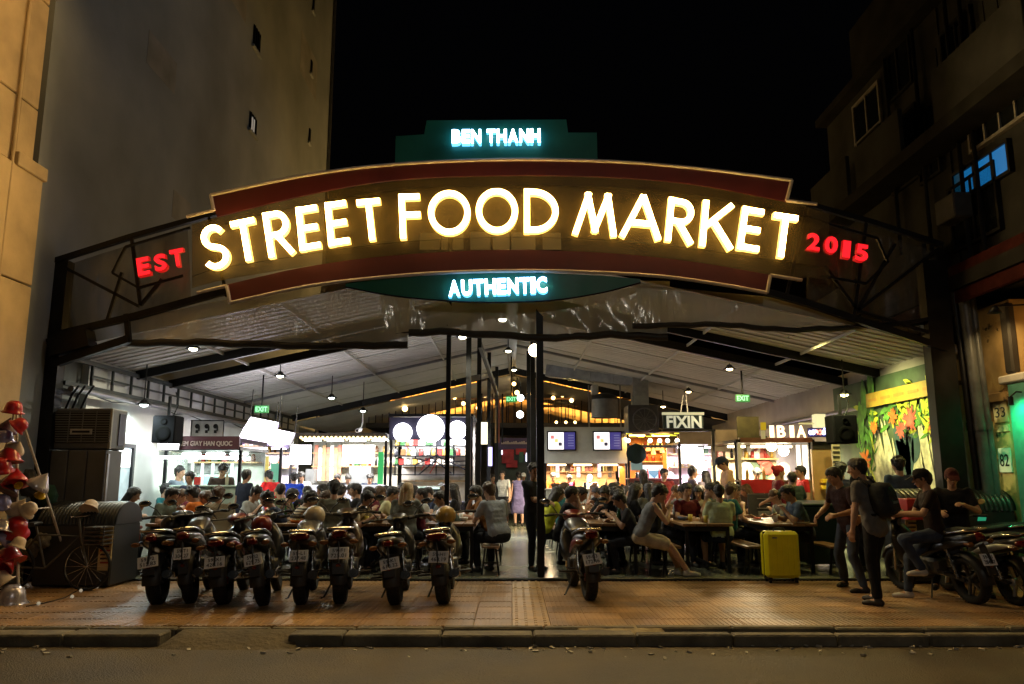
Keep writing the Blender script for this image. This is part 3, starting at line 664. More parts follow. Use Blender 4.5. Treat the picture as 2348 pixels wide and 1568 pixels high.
# ================================================================== PEOPLE
TMP = bpy.data.scenes.new('tmp_scene')
def cap(m, a, b, ra, rb=None, n=10, fl=1., side=None):
    # closed rounded limb between two points, radius tapering from ra to rb; fl flattens it along "side"
    a, b = Vector(a), Vector(b); rb = ra if rb is None else rb; d = b - a
    d = d.normalized() if d.length > 1e-6 else Vector((0, 0, 1))
    u = (Vector(side) - d * Vector(side).dot(d)).normalized() if side is not None else d.orthogonal().normalized()
    v = d.cross(u); vs = []; rings = []
    for k in range(1, 4): t = PI / 2 * k / 3; rings.append((a - d * ra * math.cos(t), ra * math.sin(t)))
    for k in range(0, 3): t = PI / 2 * k / 3; rings.append((b + d * rb * math.sin(t), rb * math.cos(t)))
    for c, r in rings: vs += [c + u * math.cos(2 * PI * i / n) * r * fl + v * math.sin(2 * PI * i / n) * r for i in range(n)]
    nr = len(rings); vs += [a - d * ra, b + d * rb]
    fs = [(j * n + i, j * n + (i + 1) % n, (j + 1) * n + (i + 1) % n, (j + 1) * n + i) for j in range(nr - 1) for i in range(n)]
    fs += [((i + 1) % n, i, nr * n) for i in range(n)] + [((nr - 1) * n + i, (nr - 1) * n + (i + 1) % n, nr * n + 1) for i in range(n)]
    m.add(vs, fs, True)
def remesh(m, vox, name, ratio_=.35, smooth=2):
    me = m.mesh(name); o = bpy.data.objects.new('t', me); TMP.collection.objects.link(o)
    r = o.modifiers.new('r', 'REMESH'); r.mode = 'VOXEL'; r.voxel_size = vox; r.use_smooth_shade = True
    if smooth: s = o.modifiers.new('s', 'SMOOTH'); s.factor = .5; s.iterations = smooth
    if ratio_ < 1: d = o.modifiers.new('d', 'DECIMATE'); d.ratio = ratio_
    vl = TMP.view_layers[0]; vl.update(); dg = vl.depsgraph
    out = bpy.data.meshes.new_from_object(o.evaluated_get(dg), depsgraph=dg); out.name = name
    bpy.data.objects.remove(o); bpy.data.meshes.remove(me)
    out.polygons.foreach_set('use_smooth', [True] * len(out.polygons)); return out
from mathutils import noise as mnoise
def crease(me, k=.011):
    for v in me.vertices:
        c_ = v.co; q = Vector((c_.x * 9, c_.y * 9, c_.z * 5 + 3 * c_.x)); v.co += v.normal * (k * mnoise.noise(q) + k * .6 * mnoise.noise(q * 2.3))
    return me
def ik(a, t, l1, l2, pole):
    a, t, pole = Vector(a), Vector(t), Vector(pole); d = t - a; L = min(d.length, (l1 + l2) * .995)
    dn = d.normalized(); t = a + dn * L; x = (l1 * l1 - l2 * l2 + L * L) / (2 * L); h = math.sqrt(max(l1 * l1 - x * x, 0))
    p = (pole - dn * pole.dot(dn)).normalized(); return a + dn * x + p * h, t
# pose: pelvis, lean forward, side lean, twist, head (pitch down, yaw), hands, elbow poles, feet, knee poles, foot yaw
POSES = {
 'stand': dict(p=(0, 0, .93), lean=3, head=(6, 8), hands=((-.26, .04, .80), (.25, .06, .78)), feet=((-.11, 0, 0), (.12, .05, 0))),
 'arms_crossed': dict(p=(0, 0, .93), lean=-2, head=(4, -12), hands=((.10, .24, 1.16), (-.10, .21, 1.10)), feet=((-.1, 0, 0), (.13, .08, 0))),
 'serve': dict(p=(0, 0, .93), lean=10, head=(28, 5), hands=((-.16, .36, 1.08), (.14, .40, 1.05)), feet=((-.1, -.05, 0), (.12, .05, 0))),
 'phone': dict(p=(0, 0, .93), lean=4, head=(30, 0), hands=((-.04, .30, 1.20), (.10, .27, 1.14)), feet=((-.1, 0, 0), (.12, .06, 0))),
 'walk': dict(p=(0, 0, .91), lean=5, head=(3, 0), hands=((-.26, .22, .88), (.26, -.14, .82)), feet=((-.09, -.30, .06), (.09, .26, 0))),
 'eat': dict(p=(0, 0, .55), lean=20, head=(22, 0), hands=((-.16, .42, .82), (.10, .36, .92)), feet=((-.14, .40, 0), (.14, .34, 0)), sit=1),
 'eat_hand': dict(p=(0, 0, .55), lean=16, head=(14, 10), hands=((-.15, .44, .82), (.05, .30, 1.06)), feet=((-.15, .36, 0), (.13, .42, 0)), sit=1),
 'lean': dict(p=(0, 0, .55), lean=36, head=(10, -8), hands=((-.14, .58, .84), (.14, .55, .84)), feet=((-.14, .30, 0), (.14, .36, 0)), sit=1),
 'upright': dict(p=(0, 0, .55), lean=4, head=(8, 15), hands=((-.18, .40, .78), (.16, .34, .66)), feet=((-.14, .40, 0), (.14, .40, 0)), sit=1),
 'tank': dict(p=(0, 0, .55), lean=24, head=(26, 8), hands=((-.10, .42, .93), (.05, .35, 1.04)), feet=((-.12, .64, 0), (.08, .56, 0)), sit=1, fyaw=(0, 0)),
 'backpack': dict(p=(0, 0, .95), lean=10, head=(10, 18), hands=((-.34, .12, .72), (.22, .25, 1.02)), feet=((-.10, -.03, 0), (.10, .10, 0)), side=-4),
 'stride': dict(p=(0, 0, .88), lean=14, head=(24, -8), hands=((-.20, .34, 1.0), (.16, .36, .98)), feet=((-.34, .08, 0), (.32, -.12, 0)), side=-5, fyaw=(-20, 25)),
 'perch': dict(p=(0, 0, .82), lean=6, head=(10, -10), hands=((-.10, .40, 1.06), (.08, .38, 1.03)), feet=((-.12, .22, .30), (.12, .34, 0)), sit=1),
 'ride': dict(p=(0, 0, .84), lean=8, head=(16, 6), hands=((-.12, .34, 1.14), (.20, .40, 1.05)), feet=((-.30, .22, 0), (.30, .2, .06)), sit=1),
 'reach': dict(p=(0, 0, .93), lean=6, head=(8, -20), hands=((-.52, .30, 1.12), (.20, .26, 1.0)), feet=((-.11, 0, 0), (.12, .04, 0)))}
RIG = {}
def rig(pose):
    if pose in RIG: return RIG[pose]
    q = POSES[pose]; pel = Vector(q['p']); R = Euler((-math.radians(q['lean']), math.radians(q.get('side', 0)), math.radians(q.get('twist', 0)))).to_matrix()
    r = dict(q=q, R=R, pel=pel); T = lambda x, y, z: pel + R @ Vector((x, y, z))
    r['waist'] = T(0, 0, .16); r['chest'] = T(0, .01, .34); r['sh'] = [T(-.175, -.005, .475), T(.175, -.005, .475)]
    r['neck'] = T(0, -.005, .52); hp, hy = q['head']
    HR = Euler((-math.radians(hp + q['lean'] * .25), 0, math.radians(hy))).to_matrix()
    r['HR'] = HR; r['hc'] = r['neck'] + R @ Vector((0, 0, .045)) + HR @ Vector((0, .025, .115))
    r['hip'] = [T(-.09, 0, -.02), T(.09, 0, -.02)]
    r['el'], r['wr'], r['kn'], r['an'] = [], [], [], []
    for i, s in enumerate((-1, 1)):
        e, wv = ik(r['sh'][i], q['hands'][i], .285, .25, (s * .8, -.7, -.6)); r['el'].append(e); r['wr'].append(wv)
        f = Vector(q['feet'][i]); k, a = ik(r['hip'][i], f + Vector((0, 0, .085)), .43, .41, (s * .15, 1, .35 if q.get('sit') else .05)); r['kn'].append(k); r['an'].append(a)
    RIG[pose] = r; return r
def hand(m, wr, d, s, nrm):
    d = d.normalized(); nrm = (nrm - d * nrm.dot(d)).normalized(); x = d.cross(nrm) * s
    cap(m, wr, wr + d * .03, .026, .03, fl=1.2, side=x)
    for k, (o, L) in enumerate(((.030, .075), (.010, .085), (-.011, .08), (-.031, .062))):
        b = wr + d * .03 + x * o * .7; p = wr + d * .09 + x * o; cap(m, b, p, .015, .0115, 8)
        q = p + (d * .8 + nrm * .45).normalized() * L * .5; cap(m, p, q, .0098, .009, 8); cap(m, q, q + (d * .35 + nrm * .9).normalized() * L * .45, .009, .008, 8)
    b = wr + d * .025 + x * .026; p = b + (d * .7 + x * .8 + nrm * .3).normalized() * .05; cap(m, b, p, .014, .0115, 8); cap(m, p, p + (d * .9 + nrm * .5).normalized() * .035, .011, .009, 8)
def torso(m, r, g, lo=0., hem=0.):
    R = r['R']; T = lambda x, y, z: r['pel'] + R @ Vector((x, y, z)); fw = R @ Vector((0, 1, 0))
    F = lambda a, b, q: cap(m, a, b, q + g, None, 14, .84, fw)
    F(T(-.07, -.012, 0), T(.07, -.012, 0), .10)
    for z, w_, q in ((.07, .07, .1), (.14, .07, .099), (.21, .074, .101), (.28, .08, .104), (.35, .086, .106), (.41, .09, .098)): F(T(-w_, 0, z), T(w_, 0, z), q)
    if hem:
        for z in ((.06, .02, -.02, -.05) if not r['q'].get('sit') else (.06, .03)): cap(m, T(-.073, -.012, z), T(.073, -.012, z), .101 + g + hem, None, 14, .86, fw)
    for s in (-1, 1): cap(m, T(s * .05, -.01, .465), T(s * .158, -.005, .452), .055 + g, .052 + g)
    cap(m, T(0, -.01, .42), T(0, -.01, .485), .07 + g * .5, .052 + g * .5)
def head(m, hc, HR):
    H = lambda x, y, z: hc + HR @ Vector((x, y, z)); sd = HR @ Vector((1, 0, 0))
    cap(m, H(0, -.018, .022), H(0, .012, .03), .088, .084, 14, .9, sd); cap(m, H(0, .03, -.03), H(0, .045, -.085), .066, .036, 12, .95, sd)
    cap(m, H(0, -.02, -.02), H(0, .02, -.04), .075, .066, 12, .9, sd)
    cap(m, H(-.032, .078, .022), H(.032, .078, .022), .013); cap(m, H(0, .088, .012), H(0, .112, -.024), .009, .0145, 8)
    for s in (-1, 1):
        cap(m, H(s * .078, -.004, .01), H(s * .081, -.012, -.025), .017, .012, 8, .45, sd); cap(m, H(s * .04, .062, -.02), H(s * .036, .06, -.03), .022, .02, 8)
    cap(m, H(-.02, .088, -.052), H(.02, .088, -.052), .0085, None, 8); cap(m, H(-.015, .085, -.064), H(.015, .085, -.064), .0085, None, 8)
MESH = {}
def body_mesh(pose, vox):
    key = ('body', pose)
    if key in MESH: return MESH[key]
    r = rig(pose); m = MB(); torso(m, r, -.004); head(m, r['hc'], r['HR']); cap(m, r['neck'] - r['R'] @ Vector((0, .0, .04)), r['hc'] + r['HR'] @ Vector((0, -.025, -.05)), .056, .052, 12)
    for i, s in enumerate((-1, 1)):
        sh, e, wv, hp, k, a = r['sh'][i], r['el'][i], r['wr'][i], r['hip'][i], r['kn'][i], r['an'][i]
        cap(m, sh, e, .05, .038); cap(m, e, e.lerp(wv, .35), .038, .042); cap(m, e.lerp(wv, .3), wv, .041, .026)
        hand(m, wv, wv - e, s, Vector((-s * .6, .1, -.5)))
        cap(m, hp, k, .085, .052, 12); cap(m, k, k.lerp(a, .35), .052, .056, 12); cap(m, k.lerp(a, .3), a, .055, .036, 12)
        f = foot_dir(r, i); cap(m, a - Vector((0, 0, .035)), a + f * .13 - Vector((0, 0, .05)), .04, .03)
    MESH[key] = remesh(m, vox, 'body', .4, 1); return MESH[key]
def foot_dir(r, i):
    y = r['q'].get('fyaw', (8, -8))[i] if 'fyaw' in r['q'] else (8, -8)[i]
    y = math.radians(y); return Vector((-math.sin(y), math.cos(y), 0))
def shirt_mesh(pose, kind):
    key = ('shirt', pose, kind)
    if key in MESH: return MESH[key]
    r = rig(pose); m = MB(); torso(m, r, .013, 0, .009 if not r['q'].get('sit') else .006)
    sl = dict(tee=.62, long=1.9, tank=0., vest=.25)[kind]
    for i in range(2):
        sh, e, wv = r['sh'][i], r['el'][i], r['wr'][i]
        if sl: cap(m, sh, sh.lerp(e, min(sl, 1)), .064, .056, 12)
        if sl > 1: cap(m, e, e.lerp(wv, .88), .052, .04, 12)
    if kind == 'tank': pass
    MESH[key] = crease(remesh(m, .014, 'shirt', .4, 4)); return MESH[key]
def legs_mesh(pose, kind):
    key = ('legs', pose, kind)
    if key in MESH: return MESH[key]
    r = rig(pose); m = MB(); R = r['R']; T = lambda x, y, z: r['pel'] + R @ Vector((x, y, z))
    fw = R @ Vector((0, 1, 0)); cap(m, T(-.072, -.015, -.01), T(.07, -.012, -.01), .109, None, 12, .88, fw); cap(m, T(-.06, -.01, .06), T(.06, -.01, .05), .103, None, 12, .86, fw)
    if kind in ('skirt', 'dress'):
        k = (r['kn'][0] + r['kn'][1]) / 2; w2 = abs(r['kn'][0].x - r['kn'][1].x) / 2 + .05
        for t in [k_ / 12 for k_ in range(13)]: c = T(0, 0, -.04).lerp(k, t); cap(m, c - Vector((.09 * (1 - t) + w2 * t, 0, 0)), c + Vector((.09 * (1 - t) + w2 * t, 0, 0)), .115, .115)
        if kind == 'dress': torso(m, r, .017)
    else:
        for i in range(2):
            hp, k, a = r['hip'][i], r['kn'][i], r['an'][i]
            if kind == 'shorts': cap(m, hp, hp.lerp(k, .86), .098, .082, 12)
            else: cap(m, hp, k, .096, .067, 12); cap(m, k, k.lerp(a, .93), .067, .054, 12)
    MESH[key] = crease(remesh(m, .014, 'trousers', .4, 5 if kind in ('skirt', 'dress') else 2)); return MESH[key]
def shoes_mesh(pose, i):
    key = ('shoe', pose, i)
    if key in MESH: return MESH[key]
    r = rig(pose); m = MB(); a = r['an'][i]; f = foot_dir(r, i); z = Vector((0, 0, 1)); sd = f.cross(z)
    cap(m, a - z * .045 - f * .03, a + f * .12 - z * .052, .042, .036, 12, 1.05, sd); cap(m, a - z * .05 + f * .1, a + f * .165 - z * .058, .036, .028, 12, 1.3, sd); cap(m, a - z * .05, a - z * .0, .045, .042, 12)
    MESH[key] = remesh(m, .01, 'shoe', .5, 1)
    for v in MESH[key].vertices: v.co.z = max(v.co.z, a.z - .084)
    return MESH[key]
def hair_mesh(kind):
    key = ('hair', kind)
    if key in MESH: return MESH[key]
    m = MB(); V = Vector; X = (1, 0, 0)
    if kind == 'cap':
        cap(m, V((0, -.025, .03)), V((0, .012, .045)), .099, .093, 14, .92, X); cap(m, V((-.03, .09, .055)), V((-.03, .165, .04)), .035, .03, 10, 1.2, X); cap(m, V((.03, .09, .055)), V((.03, .165, .04)), .035, .03, 10, 1.2, X)
        me = remesh(m, .009, 'cap', .6, 1)
        for v in me.vertices:
            if v.co.y > .085: v.co.z = .045 + (v.co.z - .045) * .25 - (v.co.y - .085) * .25
            if v.co.z < .01: v.co.z = .01 + (v.co.z - .01) * .1
    else:
        cap(m, V((0, -.035, .03)), V((0, .0, .045)), .098, .09, 14, .92, X); cap(m, V((0, .03, .082)), V((0, .066, .075)), .05, .03, 12, 1.3, X)
        cap(m, V((0, -.05, -.02)), V((0, -.045, -.05)), .076, .058, 12, 1., X)
        for s in (-1, 1): cap(m, V((s * .072, .01, .03)), V((s * .076, .012, -.005)), .018, .012, 8)
        if kind == 'long':
            for s in (-1, 0, 1): cap(m, V((s * .055, -.055, 0)), V((s * .06, -.085, -.24)), .055, .04, 10)
            for s in (-1, 1): cap(m, V((s * .078, -.005, .02)), V((s * .085, -.02, -.2)), .028, .025, 8)
        if kind == 'messy':
            r3 = random.Random(5)
            for _ in range(16): a_ = r3.uniform(0, 2 * PI); e_ = r3.uniform(.1, 1.3); p_ = V((math.cos(a_) * math.cos(e_) * .085, -.02 + math.sin(a_) * math.cos(e_) * .088, .035 + math.sin(e_) * .09)); cap(m, p_, p_ * 1.02, .03)
        if kind == 'bun': cap(m, V((0, -.12, .06)), V((0, -.13, .07)), .045, .045)
        me = remesh(m, .011, 'hair', .7, 1)
        rr = random.Random(3)
        for v in me.vertices: v.co += v.normal * rr.uniform(-.004, .005)
    MESH[key] = me; return me
eye_mesh = MB().ball((0, 0, 0), .009, 8, 6, (1.3, .5, .8)).mesh('eye')
brow_mesh = MB().ball((0, 0, 0), .01, 8, 6, (1.9, .6, .45)).mesh('eyebrow'); lip_mesh = MB().ball((0, 0, 0), .012, 8, 6, (1.8, .5, .6)).mesh('lips')
lipm = mat('lip_tone', (.28, .09, .07), .45)
skins = [mat('skin_%d' % i, c, .5, var=.1, scale=20, spec=.4) for i, c in enumerate(((.42, .24, .15), (.33, .18, .10), (.50, .31, .22)))]
hairm = mat('black_hair', (.012, .009, .008), .45, var=.5, scale=60, bump=.6, bscale=90)
brownh = mat('brown_hair', (.08, .04, .018), .45, var=.4, scale=60, bump=.6, bscale=90)
blondh = mat('blonde_hair', (.36, .24, .10), .45, var=.4, scale=60, bump=.6, bscale=90)
eyem = mat('eye_dark', (.01, .008, .008), .2, var=0)
shoem = mat('dark_shoe', (.015, .014, .014), .5); whiteshoe = mat('pale_shoe', (.5, .48, .45), .6)
NEAR = ('tank', 'backpack', 'stride', 'perch', 'ride', 'walk', 'arms_crossed')
def person(label, x, y, rot, pose, shirt, legs=None, top='tee', low='long', hair='short', hm=None, skin=0, h=1., flip=False, z=.045, shoe=None, group=None, eyes=True):
    o = thing('person', label, 'person', (x, y, z), math.radians(rot), group); r = rig(pose); o.scale = ((-h if flip else h), h, h)
    link('body', body_mesh(pose, .0095 if pose in NEAR else .012), skins[skin], o)
    legm = legs if legs is not None else cloth(.02, .022, .03)
    if low != 'dress': link('shirt', shirt_mesh(pose, top), shirt, o)
    link('trousers' if low == 'long' else low, legs_mesh(pose, low), legm if low != 'dress' else shirt, o)
    for i in range(2): link('shoe', shoes_mesh(pose, i), shoe or shoem, o)
    if hair == 'short' and rnd.random() < .45: hair = 'messy'
    ho = link('cap' if hair == 'cap' else 'hair', hair_mesh(hair), hm or hairm, o); ho.location = r['hc']; ho.rotation_euler = r['HR'].to_euler()
    if hair == 'cap': h2 = link('hair', hair_mesh('short'), hairm, o); h2.location = r['hc'] + Vector((0, -.006, -.012)); h2.rotation_euler = ho.rotation_euler; h2.scale = (.96, .96, .9)
    if eyes and abs((rot + 180) % 360 - 180) > 60:
        for nm_, me_, mm_, p_ in (('eyebrow', brow_mesh, hairm, (.033, .088, .028)), ('eyebrow', brow_mesh, hairm, (-.033, .088, .028)), ('lips', lip_mesh, lipm, (0, .096, -.057))): q_ = link(nm_, me_, mm_, o); q_.location = r['hc'] + r['HR'] @ Vector(p_); q_.rotation_euler = ho.rotation_euler
    if eyes:
        for s in (-1, 1): e = link('eye', eye_mesh, eyem, o); e.location = r['hc'] + r['HR'] @ Vector((s * .032, .083, .004)); e.rotation_euler = ho.rotation_euler
    return o
# ================================================================== MOTORBIKES
tyrem = mat('tyre_rubber', (.012, .012, .012), .75, var=.3)
lampred = mat('tail_lens_red', (.10, .004, .004), .12, var=0, coat=.6)
amber = mat('amber_lens', (.16, .06, .015), .15, var=0)
seatm = mat('black_vinyl', (.010, .010, .010), .62, var=.2, bump=.2, bscale=80)
platem = mat('plate_white', (.86, .87, .90), .3, var=.04)
engm = mat('engine_grey', (.12, .12, .12), .45, .7, var=.3)
BK = {}
def bk(key, f, *a):
    if key not in BK: m = MB(); f(m, *a); BK[key] = m.mesh(key if isinstance(key, str) else key[0])
    return BK[key]
def f_tyre(m, w_):
    R = .282; prof = []
    for k in range(13): t = 2 * PI * k / 12; prof.append((R - .048 + .048 * math.cos(t), w_ * math.sin(t)))
    m.lathe(prof, (0, 0, 0), 30, (1, 0, 0))
    for i in range(44):
        a = 2 * PI * i / 44; c = Vector((0, math.cos(a), math.sin(a)))
        for s in (-1, 1): m.box(c * (R - .0035) + Vector((s * w_ * .4, 0, 0)), (w_ * .6, .006, .012), Euler((a, 0, 0)).to_matrix() @ Euler((0, s * .5, 0)).to_matrix())
def f_rim(m):
    m.lathe([(.235, -.03), (.225, -.02), (.225, .02), (.235, .03), (.238, 0), (.235, -.03)], (0, 0, 0), 28, (1, 0, 0)); m.cyl((-.05, 0, 0), (.05, 0, 0), .045, n=12)
    for i in range(5):
        a = 2 * PI * i / 5; c = Vector((0, math.cos(a), math.sin(a))); m.bar(c * .04, c * .228, .022, .035, (1, 0, 0))
def f_tail(m):
    m.loft([((0, -.93, .80), .035, .02), ((0, -.88, .79), .085, .055), ((0, -.72, .765), .12, .085), ((0, -.45, .72), .135, .11), ((0, -.15, .66), .12, .12), ((0, .02, .58), .09, .11), ((0, .12, .50), .06, .06)], 14, 2.6)
def f_seat(m):
    m.loft([((0, -.84, .855), .05, .012), ((0, -.78, .86), .1, .03), ((0, -.5, .84), .125, .045), ((0, -.28, .795), .125, .05), ((0, -.05, .765), .11, .05), ((0, .1, .75), .07, .04), ((0, .16, .735), .03, .015)], 14, 2.4)
def f_shield(m):
    m.loft([((0, .2, .42), .05, .06), ((0, .32, .46), .13, .12), ((0, .42, .56), .19, .22), ((0, .50, .68), .17, .2), ((0, .56, .8), .11, .12), ((0, .58, .88), .06, .05)], 14, 2.2)
def f_cowl(m):
    m.loft([((0, .40, .98), .05, .025), ((0, .48, 1.0), .12, .07), ((0, .6, .98), .115, .085), ((0, .68, .95), .06, .05)], 14, 2.2)
def f_fender(m, c, a0, a1, w_):
    vs = []; n = 12
    for i in range(n + 1):
        a = math.radians(a0 + (a1 - a0) * i / n); r = .315
        for x, q in ((-w_, -.03), (-w_ * .8, 0), (0, .012), (w_ * .8, 0), (w_, -.03)): vs.append((x, c[0] + math.cos(a) * (r + q), c[1] + math.sin(a) * (r + q)))
    m.add(vs, [(i * 5 + k, i * 5 + k + 1, i * 5 + k + 6, i * 5 + k + 5) for i in range(n) for k in range(4)], True)
def bike(label, x, y, rz, body, lean=-7., plate='59', accent=None, big=0., cover=False):
    t = thing('motorbike', label, 'motorbike', (x, y, -.002), 0, 'motorbikes parked on the pavement'); t.rotation_euler = (0, math.radians(lean), math.radians(rz)); acc = accent or body
    t.location.x -= 0; ry, fy, wz = -.60, .66, .282
    for yy, w_ in ((ry, .066), (fy, .05)):
        wh = link('wheel', bk('wheel', f_rim), engm if accent is None else accent, t, (0, yy, wz)); link('tyre', bk(('tyre', w_), f_tyre, w_), tyrem, wh)
    link('tail_panel', bk('tail_panel', f_tail), body, t); link('seat', bk('seat', f_seat), seatm, t); link('leg_shield', bk('leg_shield', f_shield), body, t); link('headlight_cowl', bk('headlight_cowl', f_cowl), acc, t)
    link('rear_fender', bk('rear_fender', f_fender, (ry, wz), 60, 185, .085), DARK, t); link('front_fender', bk('front_fender', f_fender, (fy, wz), 20, 150, .06), body, t)
    def f1(m): m.box((0, -.01, .40), (.2, .34, .2), b=.04); m.cyl((-.14, .02, .38), (.14, .02, .38), .09, n=14); m.box((0, .16, .42), (.12, .14, .12), b=.02); [m.box((0, .24 + k * .02, .43), (.14, .008, .13)) for k in range(5)]
    link('engine', bk('engine', f1), engm, t)
    def f2(m):
        for s in (-1, 1): m.bar((s * .075, ry, wz), (s * .07, -.12, .36), .025, .04)
        m.cyl((-.1, ry, wz), (.1, ry, wz), .016)
    link('swing_arm', bk('swing_arm', f2), DARK, t)
    def f3(m):
        m.cyl((0, -.52, .31), (0, -.42, .66), .016); m.tube([(math.cos(k * .9) * .028, -.515 + .09 * k / 40, .34 + .3 * k / 40) for k in range(41)], .006, 5)
    for s in (-1, 1): link('shock_absorber', bk('shock_absorber', f3), CHROME, t, (s * .1, 0, 0))
    def f4(m):
        m.cyl((.14, -.86, .37), (.125, -.36, .30), .05, .042, 14); m.tube([(.12, -.36, .30), (.1, -.1, .26), (.06, .12, .3), (.03, .2, .4)], .02, 8); m.cyl((.14, -.875, .372), (.14, -.86, .37), .028, n=12)
    link('exhaust', bk('exhaust', f4), DARK if big else CHROME, t)
    def f4b(m): m.box((.185, -.58, .36), (.015, .3, .07), Euler((.12, 0, 0)).to_matrix(), .006)
    link('heat_shield', bk('heat_shield', f4b), CHROME, t)
    def f5(m): m.tube([(-.12, -.5, .83), (-.125, -.74, .87), (-.09, -.93, .885), (.09, -.93, .885), (.125, -.74, .87), (.12, -.5, .83)], .0135, 8)
    link('grab_rail', bk('grab_rail', f5), CHROME, t)
    def f6(m): m.loft([((0, -.955, .795), .05, .018), ((0, -.93, .80), .085, .045), ((0, -.86, .80), .095, .05)], 12, 3)
    link('tail_light', bk('tail_light', f6), lampred, t).scale = (rnd.choice((.65, .85, 1.15)), 1, rnd.choice((.96, 1, 1.02)))
    def f7(m): m.ball((0, -.90, .73), .035, 10, 7, (1.3, .8, .8)); m.cyl((0, -.89, .73), (0, -.8, .73), .012)
    for s in (-1, 1): link('indicator', bk('indicator', f7), amber, t, (s * .14, 0, 0))
    def f8(m): m.bar((0, -.9, .72), (0, -.985, .5), .1, .012, (1, 0, 0)); m.box((0, -.975, .44), (.11, .012, .12), Euler((-.2, 0, 0)).to_matrix())
    link('plate_holder', bk('plate_holder', f8), DARK, t)
    def f9(m): m.box((0, 0, 0), (.19, .008, .14), b=.003)
    p = link('licence_plate', bk('licence_plate', f9), platem, t, (rnd.uniform(-.02, .02), -.98, .575 + rnd.uniform(-.045, .035))); p.rotation_euler = (math.radians(-27), math.radians(rnd.uniform(-9, 9)), 0)
    a, b = plate.split('/')
    link('plate_text', fit_text(a, .12, .04, .002, 0), BLACK, p, (0, -.006, .03)); link('plate_text', fit_text(b, .145, .044, .002, 0), BLACK, p, (0, -.006, -.03))
    def f10(m): m.ball((0, -.99, .475), .022, 8, 6, (1.2, .4, .8))
    link('reflector', bk('reflector', f10), lampred, t)
    def f11(m):
        for s in (-1, 1): m.tube([(0, .46, .98), (s * .12, .45, 1.0), (s * .26, .38, 1.01), (s * .34, .30, 1.0)], .013, 8)
        m.tube([(0, .46, .98), (0, .52, .8), (0, .56, .7)], .025, 8)
    link('handlebar', bk('handlebar', f11), engm, t)
    def f12(m): m.cyl((.26, .38, 1.01), (.365, .275, .998), .019, n=10)
    def f12m(m): m.cyl((-.26, .38, 1.01), (-.365, .275, .998), .019, n=10)
    link('grip', bk('grip', f12), seatm, t); link('grip', bk('grip_mirrored', f12m), seatm, t)
    def f13(m, s):
        m.tube([(s * .2, .41, 1.01), (s * .25, .40, 1.1), (s * .33, .36, 1.17)], .007, 6)
        m.ball((s * .36, .36, 1.19), .055, 12, 8, (1.25, .28, .75))
    for s in (-1, 1):
        mr_ = link('mirror', bk(('mirror', s), f13, s), DARK, t)
        def f14(m, s): m.ball((s * .36, .348, 1.19), .048, 12, 8, (1.2, .12, .72))
        link('mirror_glass', bk(('mirror_glass', s), f14, s), CHROME, mr_)
    def f15(m):
        for s in (-1, 1): m.cyl((s * .075, fy, wz), (s * .07, .56, .72), .02, n=10)
    link('front_fork', bk('front_fork', f15), CHROME, t)
    def f16(m): m.ball((0, .675, .96), .06, 12, 8, (1.1, .5, .8))
    link('headlight', bk('headlight', f16), platem, t)
    def f17(m): m.tube([(-.08, -.05, .28), (-.2, -.1, .02), (-.22, -.16, .015)], .011, 6)
    link('side_stand', bk('side_stand', f17), DARK, t)
    def f18(m):
        for s in (-1, 1): m.cyl((s * .1, -.12, .3), (s * .28, -.14, .31), .016, n=8)
        for s in (-1, 1): m.cyl((s * .1, -.42, .36), (s * .22, -.43, .38), .014, n=8)
    link('footrest', bk('footrest', f18), DARK, t)
    def f19(m): 
        for s in (-1, 1): m.loft([((s * .118, -.86, .75), .012, .012), ((s * .135, -.6, .72), .012, .04), ((s * .14, -.3, .65), .012, .05), ((s * .12, -.02, .55), .012, .03)], 8, 2)
    link('side_trim', bk('side_trim', f19), acc, t)
    if big:
        def f20(m): m.loft([((0, -.04, .80), .1, .03), ((0, .08, .85), .14, .08), ((0, .26, .87), .15, .1), ((0, .40, .84), .08, .08)], 14, 2.3)
        link('fuel_tank', bk('fuel_tank', f20), body, t)
    return t
def paint(n, c): return mat('bike_paint_' + n, c, .32, .1, var=.06, coat=.3)
pblack, pred, pblue, pgrey, pwhite, pbrown = paint('black', (.008, .008, .009)), paint('red', (.16, .008, .008)), paint('blue', (.01, .02, .06)), paint('grey', (.05, .05, .054)), paint('white', (.5, .5, .5)), paint('bronze', (.045, .022, .01))
def gx(px, py=1383): p = gnd(px, py); return p.x, p.y + .60
BIKES = [  # tyre contact px, py, heading, paint, lean, plate, label
 (362, 1385, -8, pblack, -11, '59-P2/512.83', 'black motorbike leaning at the left end of the row with a bluish plate', None, 0),
 (438, 1383, 0, pgrey, -6, '59-T1/304.27', 'grey motorbike with a dull grey plate, second from the left of the row', None, 1),
 (514, 1385, -4, pblack, -10, '59-X1/428.16', 'black motorbike with a bright tilted plate beside the grey motorbike', pred, 0),
 (606, 1388, 1, pblack, -10, '59-S2/629.75', 'black motorbike leaning hardest, with tilted plate, fourth in the left row', None, 0),
 (690, 1386, 0, pgrey, -6, '59-L1/237.48', 'grey motorbike with chrome grab rail in the middle of the left row', pblack, 1),
 (780, 1384, 3, pbrown, -4, '59-F1/725.01', 'dark bronze motorbike with big red tail light in the left row', None, 0),
 (908, 1386, -3, pblack, -8, '59-K1/618.32', 'black scooter with red tail light beside the gap in the row', None, 0),
 (1018, 1384, -3, pblack, -8, '59-H1/468.19', 'black and white motorbike at the right end of the left row', pwhite, 0),
 (1352, 1376, 5, pblack, -7, '59-C3/172.46', 'lone black motorbike standing in front of the entrance post', pred, 1),
 (2238, 1385, 12, pblack, -9, '59-N1/284.57', 'black motorbike parked by the shop front under the capped man', None, 0),
 (2338, 1388, 6, pgrey, -8, '59-B1/391.64', 'silver-grey motorbike cut off by the right edge of the photo', pwhite, 0)]
